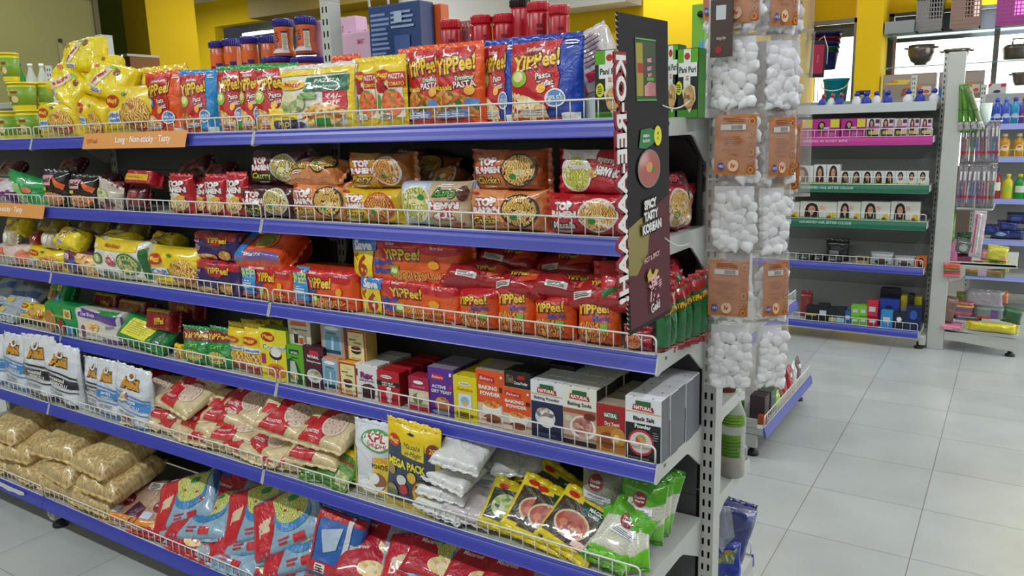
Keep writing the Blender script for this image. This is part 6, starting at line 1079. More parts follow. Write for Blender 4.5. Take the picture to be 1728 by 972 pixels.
blob('scrubber', 'scrubber', 'steel wool scrubber in clear bag', 'slab', .07, .06, .05, '#5A6460', 1627, 415, 3.03, (.2, .2, 0), [E(0, 0, .5, .6, speck(['#2A302E', '#B8C0BE', '#5A6460'], 120))])
blob('sponge_ball', 'sponge', 'magenta sponge under the steel scrubber', 'slab', .075, .04, .05, '#8E2A5A', 1625, 437, 3.05); blob('cloth_pack', 'cloth', 'green and dark cloth pack behind the scrubber', 'slab', .08, .06, .04, '#3A6A3A', 1630, 405, 3.1)
blob('yellow_sponge', 'sponge', 'round yellow sponge in a clear bag on the end-cap', 'slab', .085, .06, .05, '#C8C03A', 1683, 428, 3.03, (0, .1, 0), [E(.7, -.5, .3, .3, film('#E89A6A'))]); blob('pink_sponge', 'sponge', 'small pink sponge left of the yellow one', 'slab', .04, .035, .04, '#C88A8E', 1664, 430, 3.04)
for i, c in enumerate(('#E0705A', '#D85A4A', '#7A8A3A', '#C8506A', '#E06A6A')): blob('sponge_pad', 'sponge', ['coral sponge pad topmost of the small stack', 'red sponge pad second of the small stack', 'olive sponge pad in the middle of the small stack', 'rose sponge pad fourth of the small stack', 'pink sponge pad lowest of the small stack'][i], 'brick', .075, .013, .06, c, 1607, 445+i*4.6, 3.02)
mc = ['#4AA0C8', '#C83A5A', '#D8C83A', '#5A9A3A', '#C8C82A']
for i, c in enumerate(mc): blob('sponge_block', 'sponge', '%s sponge block standing in the multicoloured set' % ['sky blue', 'crimson', 'yellow', 'green', 'lime yellow'][i], 'brick', .033, .055, .03, c, 1636+i*14, 450, 3.04)
blob('sponge_pack', 'sponge', 'green and lilac sponge pack in front of the multicoloured set', 'brick', .15, .035, .03, '#5A6A4A', 1660, 461, 3.005, (0, 0, 0), [R(-.97, .2, .97, .9, film('#A86A3A')), R(-.3, -.97, .15, .97, film('#A89AB8'))])
for i, (lab, w, h, c, px, py, y) in enumerate((('grey cloth bundle in a bag on the base deck', .16, .08, '#A8A0A6', 1660, 505, 3.08), ('yellow-green sponge ball at the back of the base deck', .05, .05, '#8E9A3A', 1624, 503, 3.1), ('brown and tan glove pack leaning at the left of the base deck', .05, .12, '#7A5A50', 1603, 523, 3.03), ('striped multicolour sponge stack on the base deck', .1, .07, '#A8504A', 1623, 520, 3.05), ('blue folded cloth under the striped stack', .1, .025, '#2A4A8A', 1632, 535, 3.05), ('grey and red layered sponge pack with violet label', .11, .05, '#6E7E78', 1670, 528, 3.04), ('dark green packet at the right end of the base deck', .08, .06, '#1E5A3A', 1708, 532, 3.06), ('orange sponge at the back right of the base deck', .04, .05, '#D8784A', 1693, 503, 3.1))):
    blob('household_pack', 'pack', lab, 'brick' if 'stack' in lab or 'layered' in lab else 'slab', w, h, .05, c, px, py, y, (0, .15*(-1)**i if i in (2, 6) else 0, 0), ([R(-.97, .3, .97, .5, film('#D8C02A')), R(-.97, -.1, .97, .1, film('#3A5AA8')), R(-.97, -.6, .97, -.4, film('#C8506A'))] if 'striped' in lab else [R(.1, -.8, .6, .8, film('#6A3A8A')), R(-.97, -.9, .1, -.5, fr)] if 'layered' in lab else []))
blob('duster_pack', 'duster', 'bright yellow rolled duster in a clear sleeve at the front of the base deck', 'pillow', .19, .042, .05, '#D8C814', 1674, 552, 3.01)
blob('scrub_pad', 'sponge', 'flat pink heart-shaped scrub pad on the base deck edge', 'slab', .095, .05, .015, '#D8809A', 1606, 549, 3.02, (-1.2, 0, 0))
# ================================================================== far right rack of cleaning bottles
fr_ = thing('cleaning_shelving', 'far rack with pale lilac rails and cleaning bottles at the right edge', 'shelving', (.45, 4.1, 0)); fo_ = (-.45, -4.1, 0)
M_LL = paint('#8E96D8', .35)
for i, z in enumerate((1.03, .855, .628, .40, .2)):
    mb = MB(); mb.box((.2, 4.0, z-.022), (.75, 4.28, z-BD), M_STEEL); s = mb.build('shelf_board', fr_, fo_)
    mkobj('price_rail', rail_mesh(.55, 'rail_f', M_LL, .0), s, (.475, 4.0, z))
    if i < 2: mkobj('wire_guard', wire_mesh(.54, 'wire_f', .04, .035), s, (.475, 4.002, z))
mb = MB(); mb.box((.2, 4.28, .05), (.75, 4.29, 1.2), paint('#9A9C9C', .5)); mb.build('back_panel', fr_, fo_)
for X in (.2, .75): mkobj('upright', upright_mesh(1.25, 'upright125'), fr_, (X-.45, .18, 0))
BP = [(0, 0), (.03, 0), (.032, .004), (.032, .1), (.026, .125), (.011, .14), (.011, .15)]
def far_b(px, z, c, cc, lab, k=1, art=None, y=4.05, ks=1): 
    o = bottle('cleaning_bottle', BP, paint(c, .25), paint(cc, .3), [(.014, .148), (.014, .17), (0, .17)], (at(px, 300, 1, y).x, y, z-BD), lab, 'bottle', art or [R(-.7, -.6, .7, .6, paint('#D8D4C0', .4))], sy=.7); o.scale = (k, k, ks); return o
wa = [E(0, 0, .5, .6, paint('#E8D8A0', .4)), E(0, .2, .3, .2, paint('#D85A4A', .4))]
far_b(1690, .855, '#C8901E', '#E0DCD0', 'amber hand wash bottle, left of the pair on the second lilac shelf', .9, wa, ks=.75); far_b(1714, .855, '#C8901E', '#E0DCD0', 'amber hand wash bottle, right of the pair on the second lilac shelf', .9, wa, ks=.75); far_b(1740, .855, '#C8901E', '#E0DCD0', 'amber hand wash bottle cut by the right edge', .9, wa, ks=.75)
far_b(1680, .628, '#8E2A1A', '#2A3A8A', 'tall red-brown floor cleaner bottle with blue cap', .95, ks=1.0); far_b(1702, .628, '#D8C82A', '#E8D81E', 'yellow dishwash bottle with yellow cap', .8, [E(0, 0, .6, .6, paint('#A8C83A', .4))], ks=.8); far_b(1722, .628, '#1E8A3A', '#E0C81E', 'green cleaner bottle with yellow and red cap', .85, ks=.8); far_b(1742, .628, '#1E8A3A', '#C8283A', 'green cleaner bottle partly outside the right edge', .85, ks=.8)
for i in range(5): far_b(1672+i*15, 1.03, ['#2A4AA8', '#3A5AB8', '#2A8AB8', '#5A4AA8', '#2A7AB8'][i], ['#3A5AC8', '#5A8AD8', '#4A3AA8', '#C83A5A', '#3A5AC8'][i], 'blue cleaner bottle on the top lilac shelf, %s' % ['leftmost', 'second', 'third', 'fourth', 'rightmost'][i], .85, [E(0, -.3, .5, .4, paint('#D85A6A' if i > 2 else '#A8B8E0', .4))], ks=.85)
far_b(1725, 1.03, '#C84A3A', '#D8D8D8', 'orange-red cleaner bottle in front of the blue ones', .7, y=4.03, ks=.6)
for i, (px, zo, dx) in enumerate(((1690, 0, 0), (1712, 0, 0), (1700, .045, 0), (1672, .02, 0), (1715, .09, 0))): 
    D = Design('detergent_bar_pack', 'pack', 'navy detergent pack, %s' % ['bottom left of the heap', 'bottom right of the heap', 'resting on the bottom two', 'leaning left of the heap', 'topmost of the heap'][i], 'slab', .1, .05, .06, film('#16246A'), [E(0, 0, .6, .4, film('#8AB8D8' if i == 0 else '#2A4A9A'))], n=12); o = D.make(0); o.location = (at(px, 380, 1, 4.08).x, 4.08, .40+.028+zo); reg(o, ('nb%d' % i,), px, '', D.desc, 'pack')
# ================================================================== hanging tag pack near the pillar
tg = Design('eyeliner_pack', 'cosmetic pack', 'black and crimson hanging pack with vertical script near the yellow pillar', 'box', .05, .12, .004, card('#1E1216'), [R(-.75, -.78, .75, .78, card('#B01E44')), T(0, 0, .1, 'Elysian Sugar', card('#E8A0B0'), None, -pi/2, .5, 0, .2)]); 
tp = at(1380, 100, 1, 2.2); o = tg.make(); o.location = tp; o.rotation_euler = (0, .04, .2); o.scale = (1.1, 1, 1.15); reg(o, ('tg',), 1378, '', tg.desc, 'cosmetic pack')
mb = MB(); mb.tube([tp+Vector((0, .002, .07)), tp+Vector((.02, .0, .085)), tp+Vector((.035, 0, .04)), tp+Vector((.034, 0, -.02))], .0015, paint('#E0E0E0')); mb.tube([tp+Vector((-.008, 0, -.07)), tp+Vector((-.008, 0, -.16))], .0014, paint('#5A4A6A')); mb.tube([tp+Vector((.004, 0, -.07)), tp+Vector((.006, 0, -.16))], .0014, paint('#5A4A6A')); o = mb.build('hanging_string'); tag(o, 'thin strings above and below the crimson hanging pack', 'string')
# ================================================================== room
def tile_mat():
    m, nt, b = base_mat('floor_tiles', .28); geo = nt.nodes.new('ShaderNodeNewGeometry'); mp = nt.nodes.new('ShaderNodeMapping'); mp.inputs['Location'].default_value = (-.0007, -.029, 0); mp.inputs['Rotation'].default_value = (0, 0, -.0094)
    nt.links.new(geo.outputs['Position'], mp.inputs['Vector']); br = nt.nodes.new('ShaderNodeTexBrick'); br.offset = 0; br.squash = 1
    br.inputs['Scale'].default_value = 1; br.inputs['Brick Width'].default_value = .2978; br.inputs['Row Height'].default_value = .2978; br.inputs['Mortar Size'].default_value = .0012; br.inputs['Mortar Smooth'].default_value = .1; br.inputs['Bias'].default_value = 0
    br.inputs['Color1'].default_value = lin('#B9BEBD'); br.inputs['Color2'].default_value = lin('#B3B8B7'); br.inputs['Mortar'].default_value = lin('#7C7C78')
    nt.links.new(mp.outputs['Vector'], br.inputs['Vector'])
    n = nt.nodes.new('ShaderNodeTexNoise'); n.inputs['Scale'].default_value = 5; n.inputs['Detail'].default_value = 5; nt.links.new(geo.outputs['Position'], n.inputs['Vector'])
    r = nt.nodes.new('ShaderNodeValToRGB'); r.color_ramp.elements[0].position = .3; r.color_ramp.elements[0].color = (.80, .80, .79, 1); r.color_ramp.elements[1].position = .65; r.color_ramp.elements[1].color = (1, 1, 1, 1); nt.links.new(n.outputs['Fac'], r.inputs['Fac'])
    mx = nt.nodes.new('ShaderNodeMix'); mx.data_type = 'RGBA'; mx.blend_type = 'MULTIPLY'; mx.inputs['Factor'].default_value = .7
    nt.links.new(br.outputs['Color'], mx.inputs['A']); nt.links.new(r.outputs['Color'], mx.inputs['B']); nt.links.new(mx.outputs['Result'], b.inputs['Base Color']); return m
def wall_mat(h, k):
    m, nt, b = base_mat('wall_'+k, .85); n = nt.nodes.new('ShaderNodeTexNoise'); n.inputs['Scale'].default_value = 1.5; n.inputs['Detail'].default_value = 6; tc = nt.nodes.new('ShaderNodeTexCoord'); nt.links.new(tc.outputs['Object'], n.inputs['Vector'])
    r = nt.nodes.new('ShaderNodeValToRGB'); c = lin(h); r.color_ramp.elements[0].position = .3; r.color_ramp.elements[0].color = (c[0]*.88, c[1]*.88, c[2]*.86, 1); r.color_ramp.elements[1].position = .7; r.color_ramp.elements[1].color = c
    nt.links.new(n.outputs['Fac'], r.inputs['Fac']); nt.links.new(r.outputs['Color'], b.inputs['Base Color']); return m
MY = wall_mat('#E6C000', 'yellow'); MYD = wall_mat('#A88A14', 'ochre'); MO = wall_mat('#8E8A56', 'olive'); MG = wall_mat('#8A9A22', 'green'); MC = wall_mat('#D8D8D4', 'ceiling')
MGR = wall_mat('#6E5E58', 'dulled_parapet'); CZ = 2.6; YW = 5.0  # dull colour below the windows, painted in to damp the yellow glow
mb = MB(); mb.box((-9, -3.2, -.05), (3.2, 7.5, 0), tile_mat()); struct('floor', mb)
mb = MB(); mb.box((-9, -3.2, CZ), (3.2, 7.5, CZ+.05), MC); struct('ceiling', mb)
def X(px, y=YW): return at(px, 150, 1, y).x
def zt(px, py, y=YW): return at(px, py, 1, y).z
# left: olive partition running along the aisle end, with a door frame; beyond it green wall and pillar
mb = MB(); mb.box((-5.06, -3.2, 0), (-5.0, 2.13, CZ), MO); struct('wall_left', mb)
mb = MB(); mb.box((-5.0, 2.1, 0), (-4.985, 2.135, CZ), paint('#5A5638', .6)); struct('trim_1', mb)
mb = MB(); mb.box((-4.999, .9, 2.02), (-4.99, 2.1, 2.035), paint('#7A7550', .6)); struct('trim_2', mb)
mb = MB(); mb.box((-4.999, 1.83, .9), (-4.992, 1.86, 1.72), paint('#8E895E', .7)); struct('trim_3', mb)
mb = MB(); mb.lathe([(0, 0), (.012, 0), (.012, .01), (0, .01)], M_DARK, n=12); o = mb.build('wall_hook', None, (-4.99, 1.845, 1.74), (0, pi/2, 0)); tag(o, 'small black fixing on the olive wall at the far left', 'fixing')
mb = MB(); mb.box((-5.0, 1.18, 1.5), (-4.95, 1.34, 2.3), paint('#2A2A2C', .5)); o = mb.build('notice_board'); tag(o, 'dark panel on the olive wall at the top left edge', 'panel')
yg = 3.2
gx0 = at(160, 60, 1, yg).x; gx1 = at(216, 60, 1, yg).x
mb = MB(); mb.box((gx0-1.5, yg, 0), (gx1+.02, yg+.06, CZ), MG); struct('wall_green', mb)
p0 = at(212, 60, 1, 3.1).x; p1 = at(251, 60, 1, 3.1).x; q = at(333, 60, 0, p1)
mb = MB(); mb.box((p0, 3.1, 0), (p1, q.y, CZ), MY); struct('wall_pillar_left', mb)
# back wall with an opening into the next room
xa, xb = X(372), X(545); zo = zt(372, 44)
mb = MB(); mb.box((-9, YW, 0), (xa, YW+.12, CZ), MY); struct('wall_back_left', mb)
mb = MB(); mb.box((xa, YW, zo), (xb, YW+.12, CZ), MY); struct('wall_back_lintel', mb)
mb = MB(); mb.box((xb, YW, 0), (X(1085), YW+.12, CZ), MY); struct('wall_back', mb)
mb = MB(); mb.box((xa, YW, 0), (xb, YW+.12, .9), MY); struct('wall_back_parapet', mb)
mb = MB(); mb.box((xa-.5, 6.9, 0), (xb+.8, 6.95, CZ), paint('#A8A8A4', .6)); mb.box((xa-.5, YW+.12, 2.42), (xb+.8, 6.9, 2.46), paint('#9A9C98', .6)); struct('wall_far_room', mb)
em = bpy.data.materials.new('tube_glow'); em.use_nodes = True; e_ = em.node_tree.nodes['Principled BSDF']; e_.inputs['Emission Color'].default_value = (1, 1, 1, 1); e_.inputs['Emission Strength'].default_value = 4; e_.inputs['Base Color'].default_value = (1, 1, 1, 1)
for px, py in ((440, 55), (520, 95)):
    p = at(px, py, 1, 6.2); t_ = thing('tube_light', ['tube light glowing through the wall opening, upper left', 'tube light glowing through the wall opening, lower right'][px > 450], 'lamp', tuple(p)); mb = MB(); mb.tube([(-.35, 0, 0), (.35, 0, 0)], .02, em, 10); mb.build('tube', t_); mb = MB(); mb.box((-.37, .02, -.02), (.37, .045, .03), paint('#C8C8C8')); mb.build('fitting', t_)
# soffit box, its shade put into the dark yellow colour
bx0, bx1 = at(418, 15, 1, 4.6).x, at(665, 15, 1, 4.6).x; bz = at(430, 30, 1, 4.6).z
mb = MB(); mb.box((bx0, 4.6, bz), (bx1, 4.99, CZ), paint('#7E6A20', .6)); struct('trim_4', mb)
mb = MB(); a0 = at(660, 0, 1, 4.6).x; mb.box((a0, 4.7, at(1000, 9, 1, 4.7).z), (X(1083), 4.99, CZ), paint('#C8C6C0', .6)); struct('trim_5', mb)
# wire handle
mb = MB(); w0 = at(622, 0, 1, .36); w1 = at(624, 14, 1, .36); w2 = at(630, 19, 1, .36); w3 = at(650, 17, 1, .36); w4 = at(656, 10, 1, .36); w5 = at(655, 0, 1, .36)
mb.tube([w0+Vector((0, 0, .05)), w0, w1, w2, w3, w4, w5], .003, M_STEEL, 8); o = mb.build('wire_handle'); tag(o, 'white wire loop resting over the navy carton', 'wire')
# pillars and windows on the right
xp0, xp1 = X(1085, 4.2), X(1367, 5.0)
mb = MB(); mb.box((xp0, 4.2, 0), (xp1, YW+.12, CZ), MY); struct('wall_pillar_right', mb)
xw0 = X(1367); xw1 = X(1437); zw = zt(1400, 34)
mb = MB(); mb.box((X(1367), YW, zw), (X(1437), YW+.12, CZ), MY); mb.box((X(1367), YW, 0), (X(1437), YW+.12, .95), MGR); struct('wall_over_window', mb)
xq0, xq1 = X(1440, 4.75), X(1488, 5.0)
mb = MB(); mb.box((xq0, 4.75, 0), (xq1+.02, YW+.12, CZ), MY); struct('wall_pillar_window', mb)
z2t = zt(1560, 18)
mb = MB(); mb.box((xq1, YW, z2t), (3.2, YW+.12, CZ), MY); mb.box((xq1, YW, 0), (3.2, YW+.12, .75), MGR); struct('wall_right_back', mb)
ws = bpy.data.materials.new('daylight'); ws.use_nodes = True; w_ = ws.node_tree.nodes['Principled BSDF']; w_.inputs['Base Color'].default_value = (1, 1, 1, 1); w_.inputs['Emission Color'].default_value = (.93, .97, 1, 1); w_.inputs['Emission Strength'].default_value = 2.6
mb = MB(); mb.box((xw0-.6, 6.2, -.02), (3.3, 6.25, 2.6), ws); mb.build('backdrop'); bpy.data.objects['backdrop'].name = 'sky_backdrop'; tag(bpy.data.objects['sky_backdrop'], 'overexposed white daylight seen outside through the windows', 'sky'); bpy.data.objects['sky_backdrop']['kind'] = 'structure'
FRM = paint('#8A8E90', .4); FRD = paint('#3A4048', .4)
mb = MB(); mb.box((xw0, YW+.0, zw-.03), (xw1+.02, YW+.03, zw), FRM); mb.box((xw1-.005, YW, .95), (xw1+.02, YW+.03, zw), FRM); mb.box((xw0, YW+.04, zw-.12), (xw1, YW+.05, zw-.03), paint('#5A5E5A', .5)); struct('window_1', mb)
mb = MB(); zz = z2t; mb.box((xq1+.02, YW, zz-.02), (3.0, YW+.03, zz), FRD); mb.box((xq1+.02, YW, .75), (xq1+.05, YW+.03, zz), FRD); mb.box((xq1+.05, YW+.04, zt(1560, 68)), (3.0, YW+.05, zz-.02), paint('#4A5058', .5)); mb.box((xq1+.05, YW+.02, .8), (xq1+.07, YW+.03, zt(1500, 60)), paint('#C89A94', .5)); struct('window_2', mb)
# glass shelving in front of the windows
gm = bpy.data.materials.new('shelf_glass'); gm.use_nodes = True; g_ = gm.node_tree.nodes['Principled BSDF']; g_.inputs['Base Color'].default_value = lin('#6FA39C'); g_.inputs['Alpha'].default_value = .55; g_.inputs['Roughness'].default_value = .05
gy = 4.72; zs1 = at(1600, 53, 1, gy).z; zs2 = at(1600, 108, 1, gy).z; gx0_ = X(1490, gy); gs = thing('glass_shelving', 'glass wall shelves on grey posts in front of the right window', 'shelving', (gx0_, gy, 0))
for z in (zs1, zs2, at(1600, 172, 1, gy).z): mb = MB(); mb.box((0, 0, z-.006), (1.6, .24, z), gm); mb.box((0, -.001, z-.006), (1.6, .001, z), paint('#5E8A84', .2)); mb.build('glass_shelf', gs)
for px in (1672,): mb = MB(); xx = X(px, gy)-gx0_; mb.box((xx-.015, .2, .7), (xx+.015, .24, 2.4), paint('#7E726A', .4)); mb.build('post', gs)
mb = MB(); mb.box((xw0, 4.85, at(1400, 122, 1, 4.85).z-.006), (xw1, 4.99, at(1400, 122, 1, 4.85).z), gm); o = mb.build('glass_shelf'); tag(o, 'short glass shelf across the narrow window', 'shelf'); zb_ = at(1409, 178, 1, 4.9).z; mb = MB(); mb.box((xw0, 4.72, zb_-.012), (xw1, 4.999, zb_-.001), gm); o = mb.build('glass_shelf'); tag(o, 'low glass shelf carrying the turquoise bucket', 'shelf')
# buckets
def translucent(h):
    k = 'translucent_'+h
    if k not in _M:
        m, nt, b = base_mat(k, .3); b.inputs['Base Color'].default_value = lin(h); t = nt.nodes.new('ShaderNodeBsdfTranslucent'); t.inputs['Color'].default_value = lin(h); x = nt.nodes.new('ShaderNodeMixShader'); x.inputs[0].default_value = .5
        nt.links.new(b.outputs[0], x.inputs[1]); nt.links.new(t.outputs[0], x.inputs[2]); nt.links.new(x.outputs[0], nt.nodes['Material Output'].inputs['Surface']); _M[k] = m
    return _M[k]
def bucket(px, yb, yt, y, wpx, col, lab, rim=None, handle=None):
    p = at(px, yb, 1, y); q = at(px, yt, 1, y); h = q.z-p.z; r = (at(px+wpx/2, yt, 1, y).x-at(px-wpx/2, yt, 1, y).x)/2*obl(q); o = thing('bucket', lab, 'bucket', (p.x, y, p.z)); mb = MB()
    mb.lathe([(0, 0), (r*.72, 0), (r*.75, .004), (r*.93, h*.9), (r*.97, h*.9), (r, h*.97), (r, h), (r*.93, h), (r*.72, .01), (0, .01)], translucent(col), n=28); mb.build('bucket_body', o)
    if handle: mb = MB(); mb.tube([(r*cos(t), -r*.5-abs(r*.55*sin(t)), h*.82-h*.28*sin(t)) for t in [pi*k/12 for k in range(13)]], .004, paint(handle, .3), 6); mb.build('handle', o)
    return o
bucket(1409, 178, 133, 4.9, 46, '#18B8E0', 'turquoise bucket with pale rim at the narrow window', handle='#D8F0F0')
for i in range(5): bucket(1393, 118-(i*7), 84-(i*8)+4, 4.88, 44+i*2.5, ['#1E2C7A', '#2A6A3A', '#22308A', '#7A1E2A', '#2A2A6A'][i], ['navy bucket lowest of the nested stack', 'green-rimmed bucket second of the nested stack', 'dark blue bucket third of the nested stack', 'maroon bucket fourth of the nested stack', 'indigo bucket topmost of the nested stack'][i])
# bowls and pots on the glass shelves
PEW = paint('#6A6058', .25, .6)
def pot(px, y0, y1, wpx, lab, kind, y=4.84):
    p = at(px, y0, 1, y); h = at(px, y1, 1, y).z-p.z; r = (at(px+wpx/2, y1, 1, y).x-at(px-wpx/2, y1, 1, y).x)/2; o = thing('cooking_pot' if kind != 'bowl' else 'metal_bowl', lab, 'pot' if kind != 'bowl' else 'bowl', (p.x, y, p.z)); mb = MB()
    if kind == 'bowl': mb.lathe([(0, 0), (r*.45, 0), (r*.45, h*.08), (r*.75, h*.2), (r*.97, h*.55), (r, h*.75), (r*.95, h), (r*.9, h), (r*.9, h*.6), (0, h*.15)], PEW, n=28)
    elif kind == 'wok': mb.lathe([(0, 0), (r*.6, 0), (r*.8, h*.3), (r*.95, h*.8), (r*1.05, h), (r*1.0, h), (r*.7, h*.3), (0, h*.1)], PEW, n=28)
    else: mb.lathe([(0, 0), (r*.85, 0), (r*.92, h*.1), (r, h*.7), (r*1.02, h*.75), (r*.8, h*.95), (0, h)], PEW, n=28)
    mb.build('vessel', o); mb = MB()
    if kind == 'pot': mb.tube([(-.03, 0, h), (-.03, 0, h+.03), (.03, 0, h+.03), (.03, 0, h)], .005, PEW, 6); mb.build('lid_handle', o)
    else:
        for s in (-1, 1): mb = MB(); mb.tube([(s*r*.95, -.03, h*.85), (s*r*1.2, -.03, h*.85), (s*r*1.2, .03, h*.85), (s*r*.95, .03, h*.85)], .005, PEW, 6); mb.build('side_handle', o)
pot(1553, 110, 76, 46, 'dark metal bowl on the middle glass shelf', 'bowl'); pot(1613, 106, 83, 46, 'wide metal wok on the middle glass shelf', 'wok'); pot(1716, 100, 74, 52, 'lidded metal pot on the middle glass shelf at the right edge', 'pot')
pot(1722, 144, 122, 34, 'grey metal tumbler pot at the right edge above the blue bottles', 'wok', 4.8)
# baskets on the top glass shelf
def basket(px0, px1, y0, y1, col, lab, y=4.8):
    a = at(px0, y0, 1, y); b = at(px1, y1, 1, y); w = b.x-a.x; h = abs(b.z-a.z); o = thing('plastic_basket', lab, 'basket', (a.x+w/2, y, a.z)); m = paint(col, .35); mb = MB(); nx = 9; nz = 7; t = .006
    for i in range(nx+1): x = -w/2+w*i/nx; mb.box((x-t/2, 0, 0), (x+t/2, .004, h), m)
    for j in range(nz+1): z = h*j/nz; mb.box((-w/2, -.001, z-t/2), (w/2, .005, z+t/2), m)
    mb.build('lattice_front', o); mb = MB(); mb.box((-w/2, .002, 0), (w/2, .004, h*.35), m); mb.box((-w/2, .002, h*.35), (0, .004, h*.97), m); mb.box((-w/2, .004, h*.0), (w/2, .16, .01), m); mb.box((-w/2, .155, 0), (w/2, .16, h), m); mb.box((-w/2, .004, 0), (-w/2+.005, .16, h), m); mb.box((w/2-.005, .004, 0), (w/2, .16, h), m); mb.build('basket_body', o)
    mb = MB(); mb.box((-w/2-.008, -.012, h), (w/2+.008, .17, h+.014), m, .004); mb.build('rim', o)
basket(1545, 1592, 52, -4, '#8A8684', 'grey plastic lattice basket on the top glass shelf'); basket(1603, 1656, 48, -6, '#9A7A70', 'brown plastic lattice basket on the top glass shelf'); basket(1680, 1745, 44, -8, '#A8408E', 'magenta plastic lattice basket on the top glass shelf at the right edge')
def wbox(lab, c, px0, px1, y0, y1, y, d, art=(), name='carton'):
    a = at(px0, y0, 1, y); b = at(px1, y1, 1, y); D = carton(lab, c, abs(b.x-a.x), abs(b.z-a.z), d, list(art), name=name); o = D.make(); o.location = ((a.x+b.x)/2, y+d/2, (a.z+b.z)/2); reg(o, (lab,), px0, '', lab, 'box')
wbox('plain grey-white carton on the top glass shelf', '#8E9296', 1492, 1543, 58, 33, 4.76, .12)
LB = [R(-.97, .2, .97, .95, card('#9A8E84')), PG([(-.9, .3), (-.5, .6), (.1, .55), (-.1, .2)], card('#D8B83A')), T(-.6, .45, .14, 'LUMIERE', card('#C8321E'), None, 0, .3), PG([(-.3, -.3), (.1, .2), (.6, .15), (.8, -.3), (.2, -.7)], card('#B87A4A')), PG([(-.2, -.1), (.3, -.05), (.6, -.6), (-.3, -.7)], card('#8E4A2A')), R(.5, -.6, .85, .0, card('#C8C0B8')), E(.68, -.4, .12, .14, card('#C8502A')), PG([(-.97, -.97), (-.7, -.97), (-.85, -.2), (-.97, -.1)], card('#3A5A9A'))]
wbox('wide picture carton with wooden tray on the lowest glass shelf', '#8A8078', 1488, 1580, 171, 122, 4.74, .1, LB); wbox('picture carton with wooden tray right of the white upright', '#8A8078', 1582, 1662, 168, 118, 4.76, .1, LB)
wbox('white and red carton with dark lizard-like picture', '#B8B8B8', 1666, 1699, 166, 140, 4.70, .08, [PG([(-.97, .97), (-.5, .97), (-.97, .4)], card('#B81E3A')), R(.4, .5, .9, .97, card('#B81E3A')), E(0, -.1, .4, .2, card('#2A2E34')), LN(-.6, -.3, .6, -.2, 2, card('#2A2E34'))])
# far uprights seen over the shelves
fu = mkobj('rack_upright', upright_mesh(1.373, 'upright'), None, (at(1541, 150, 1, 4.3).x, 4.3, at(1541, 128, 1, 4.3).z-1.373)); tag(fu, 'slotted white upright of a further rack in front of the picture cartons', 'upright')
su = at(84, 112, 1, 1.2); bz_ = at(54, 107, 1, 1.2).z-.212
rr = thing('second_row_shelving', 'white rack of the second row whose slotted post shows left of the yellow noodle bags', 'shelving', (su.x, 1.25, 0))
mkobj('upright', upright_mesh(su.z, 'upright_far'), rr, (0, -.06, 0), (0, 0, .9))
mb = MB(); mb.box((-.7, -.25, bz_-.03), (.25, .25, bz_-.001), M_STEEL, .002); mb.build('shelf_board', rr); mb = MB(); mb.box((-.7, -.25, .0), (.25, .25, .1), M_STEEL, .002); mb.build('base_deck', rr)
mb = MB(); mb.box((-.7, .0, .0), (.25, .012, bz_-.03), M_PANEL); mb.build('back_panel', rr)
mb = MB(); a = at(1168, 8, 1, 1.9); b = at(1200, 160, 1, 1.9); mb.box((a.x, 1.9, 0.0), (b.x, 1.92, a.z), paint('#7AB83A', .5), .002); o = mb.build('green_panel'); tag(o, 'lime green upright panel beyond the hanging pouches', 'panel')
mb = MB(); mb.lathe([(0, 0), (.012, 0), (.012, .01), (0, .01)], M_DARK, n=12); mb.build('hole_plug', o, tuple(at(1183, 24, 1, 1.89)), (pi/2, 0, 0))
sh = at(185, 94, 1, 2.9); zc_ = at(185, 94, 1, 2.7).z-.001; mb = MB(); mb.box((-.35, 0, -.02), (.12, .28, 0), paint('#C8C8BC', .5), .003); mb.box((-.1, .02, -zc_), (.12, .28, -.022), paint('#8E5A2A', .6)); o = mb.build('side_counter', None, (at(212, 94, 1, 2.7).x-.1, 2.7, at(185, 94, 1, 2.7).z)); tag(o, 'pale counter top with brown front before the green wall', 'counter')
# enclosing shell behind the camera
WS = wall_mat('#7A766A', 'plain')
mb = MB(); mb.box((-9, -3.25, 0), (3.2, -3.2, CZ), WS); struct('wall_front', mb)
mb = MB(); mb.box((3.2, -3.2, 0), (3.25, 2.0, CZ), WS); struct('wall_right', mb)
# ceiling tubes
def ctube(x, y, L, along='x', p=30, lab='x'):
    t_ = thing('ceiling_tube_light', lab, 'lamp', (x, y, CZ-.06)); mb = MB(); d = (L/2, 0, 0) if along == 'x' else (0, L/2, 0)
    mb.tube([tuple(-c for c in d), d], .013, em, 10); mb.build('tube', t_); mb = MB(); mb.box((-max(d[0], .02), -max(d[1], .02), .02), (max(d[0], .02), max(d[1], .02), .06), paint('#D0D0D0')); mb.build('fitting', t_)
    area((x, y, CZ-.085), L if along == 'x' else .08, .08 if along == 'x' else L, p, (.93, .97, 1))
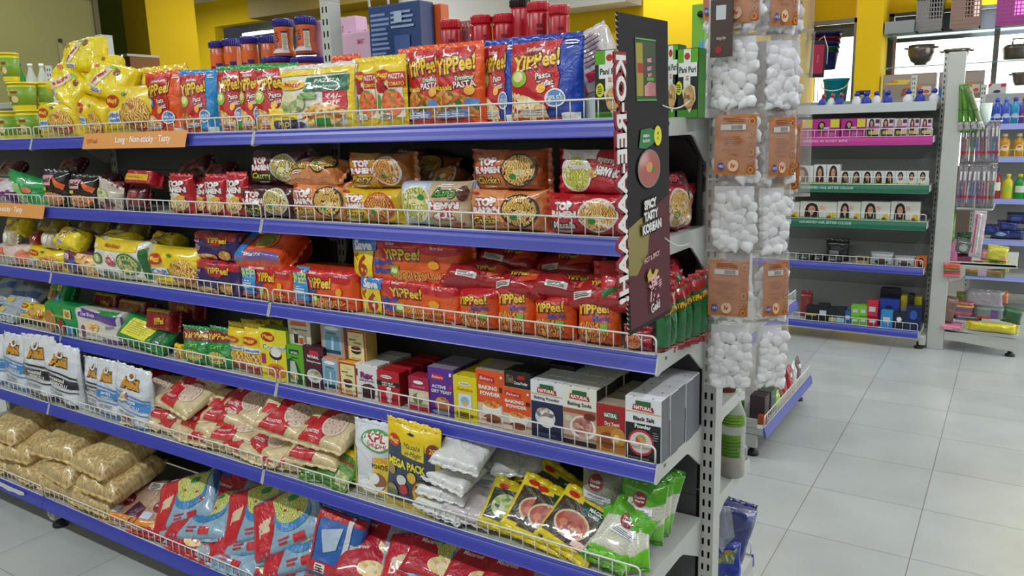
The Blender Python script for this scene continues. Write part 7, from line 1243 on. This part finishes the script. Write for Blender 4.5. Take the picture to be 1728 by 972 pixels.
# ================================================================== light
EXPO = -0.25
wd = bpy.data.worlds.new('world'); SC.world = wd; wd.use_nodes = True
wd.node_tree.nodes['Background'].inputs['Color'].default_value = (.80, .87, 1, 1); wd.node_tree.nodes['Background'].inputs['Strength'].default_value = .06
def area(loc, sx, sy, power, col=(1, 1, 1), rot=(0, 0, 0), name='ceiling_light'):
    l = bpy.data.lights.new(name, 'AREA'); l.shape = 'RECTANGLE'; l.size = sx; l.size_y = sy; l.energy = power; l.color = col
    o = bpy.data.objects.new(name, l); COL.objects.link(o); o.location = loc; o.rotation_euler = rot; return o
for i, (x, y, al, p) in enumerate([(-.4, -1.5, 'x', 34), (-2.6, -1.5, 'x', 34), (1.3, -.4, 'y', 26), (-1.2, 1.1, 'x', 16), (-3.4, 1.1, 'x', 16), (.6, 2.3, 'x', 20), (-1.5, 3.9, 'x', 30), (-4.6, 3.9, 'x', 28), (-7.2, 3.9, 'x', 34), (-4.2, .6, 'y', 14)]):  # furthest-left back tube is an added lamp that brightens the yellow wall
    ctube(x, y, 1.5, al, p, ['tube light over the aisle in front of the shelves', 'tube light over the aisle further left', 'tube light over the right aisle', 'tube light behind the first rack', 'tube light behind the first rack, further left', 'tube light over the hair rack aisle', 'tube light near the back wall', 'tube light near the back wall, further left', 'added tube light brightening the back wall, furthest left', 'tube light by the olive wall'][i])
# daylight entering at the right
area((2.9, 3.2, 1.5), 2.2, 2.6, 90, (.9, .96, 1), (0, radians(90), 0), 'window_daylight')
area(((xq1+2.2)/2, YW-.05, 1.6), 1.6, 1.0, 25, (.92, .97, 1), (radians(90), 0, 0), 'window_daylight')
area((-1.4, -3.1, 1.7), 5.2, 1.4, 95, (.86, .94, 1), (radians(-90), 0, 0), 'added_front_daylight')  # unseen source, added for frontal light, pack glints and rail sheen
# ================================================================== labels
_N = 'first second third fourth fifth sixth seventh eighth ninth tenth eleventh twelfth thirteenth fourteenth fifteenth sixteenth seventeenth eighteenth nineteenth twentieth twenty-first twenty-second twenty-third'.split()
ORD = ['leftmost']+[w+' from left' for w in _N[1:]]
from collections import defaultdict
G = defaultdict(list)
for e in PLACED: G[(e[4], e[3], e[7])].append(e)
for k, es in G.items():
    es.sort(key=lambda e: e[2]); n = len(es); desc, place, extra = k
    for i, (o, key, px, pl, ds, cat, grp, ex) in enumerate(es):
        lab = ds+(' '+ex if ex else '')+' '+pl
        if n > 1 and len(lab.split()) > 13: lab = ds+(' '+ex if ex else '')+', '+pl.replace('on the ', '')
        if n > 1: lab += ', '+('rightmost' if i == n-1 else ORD[i])
        o['label'] = lab; o['category'] = cat
        if grp or n > 1: o['group'] = grp or (ds+' '+pl)
SC.view_settings.view_transform = 'Standard'; SC.view_settings.look = 'None'; SC.view_settings.gamma = 1; SC.view_settings.use_curve_mapping = False
SC.view_settings.exposure = EXPO
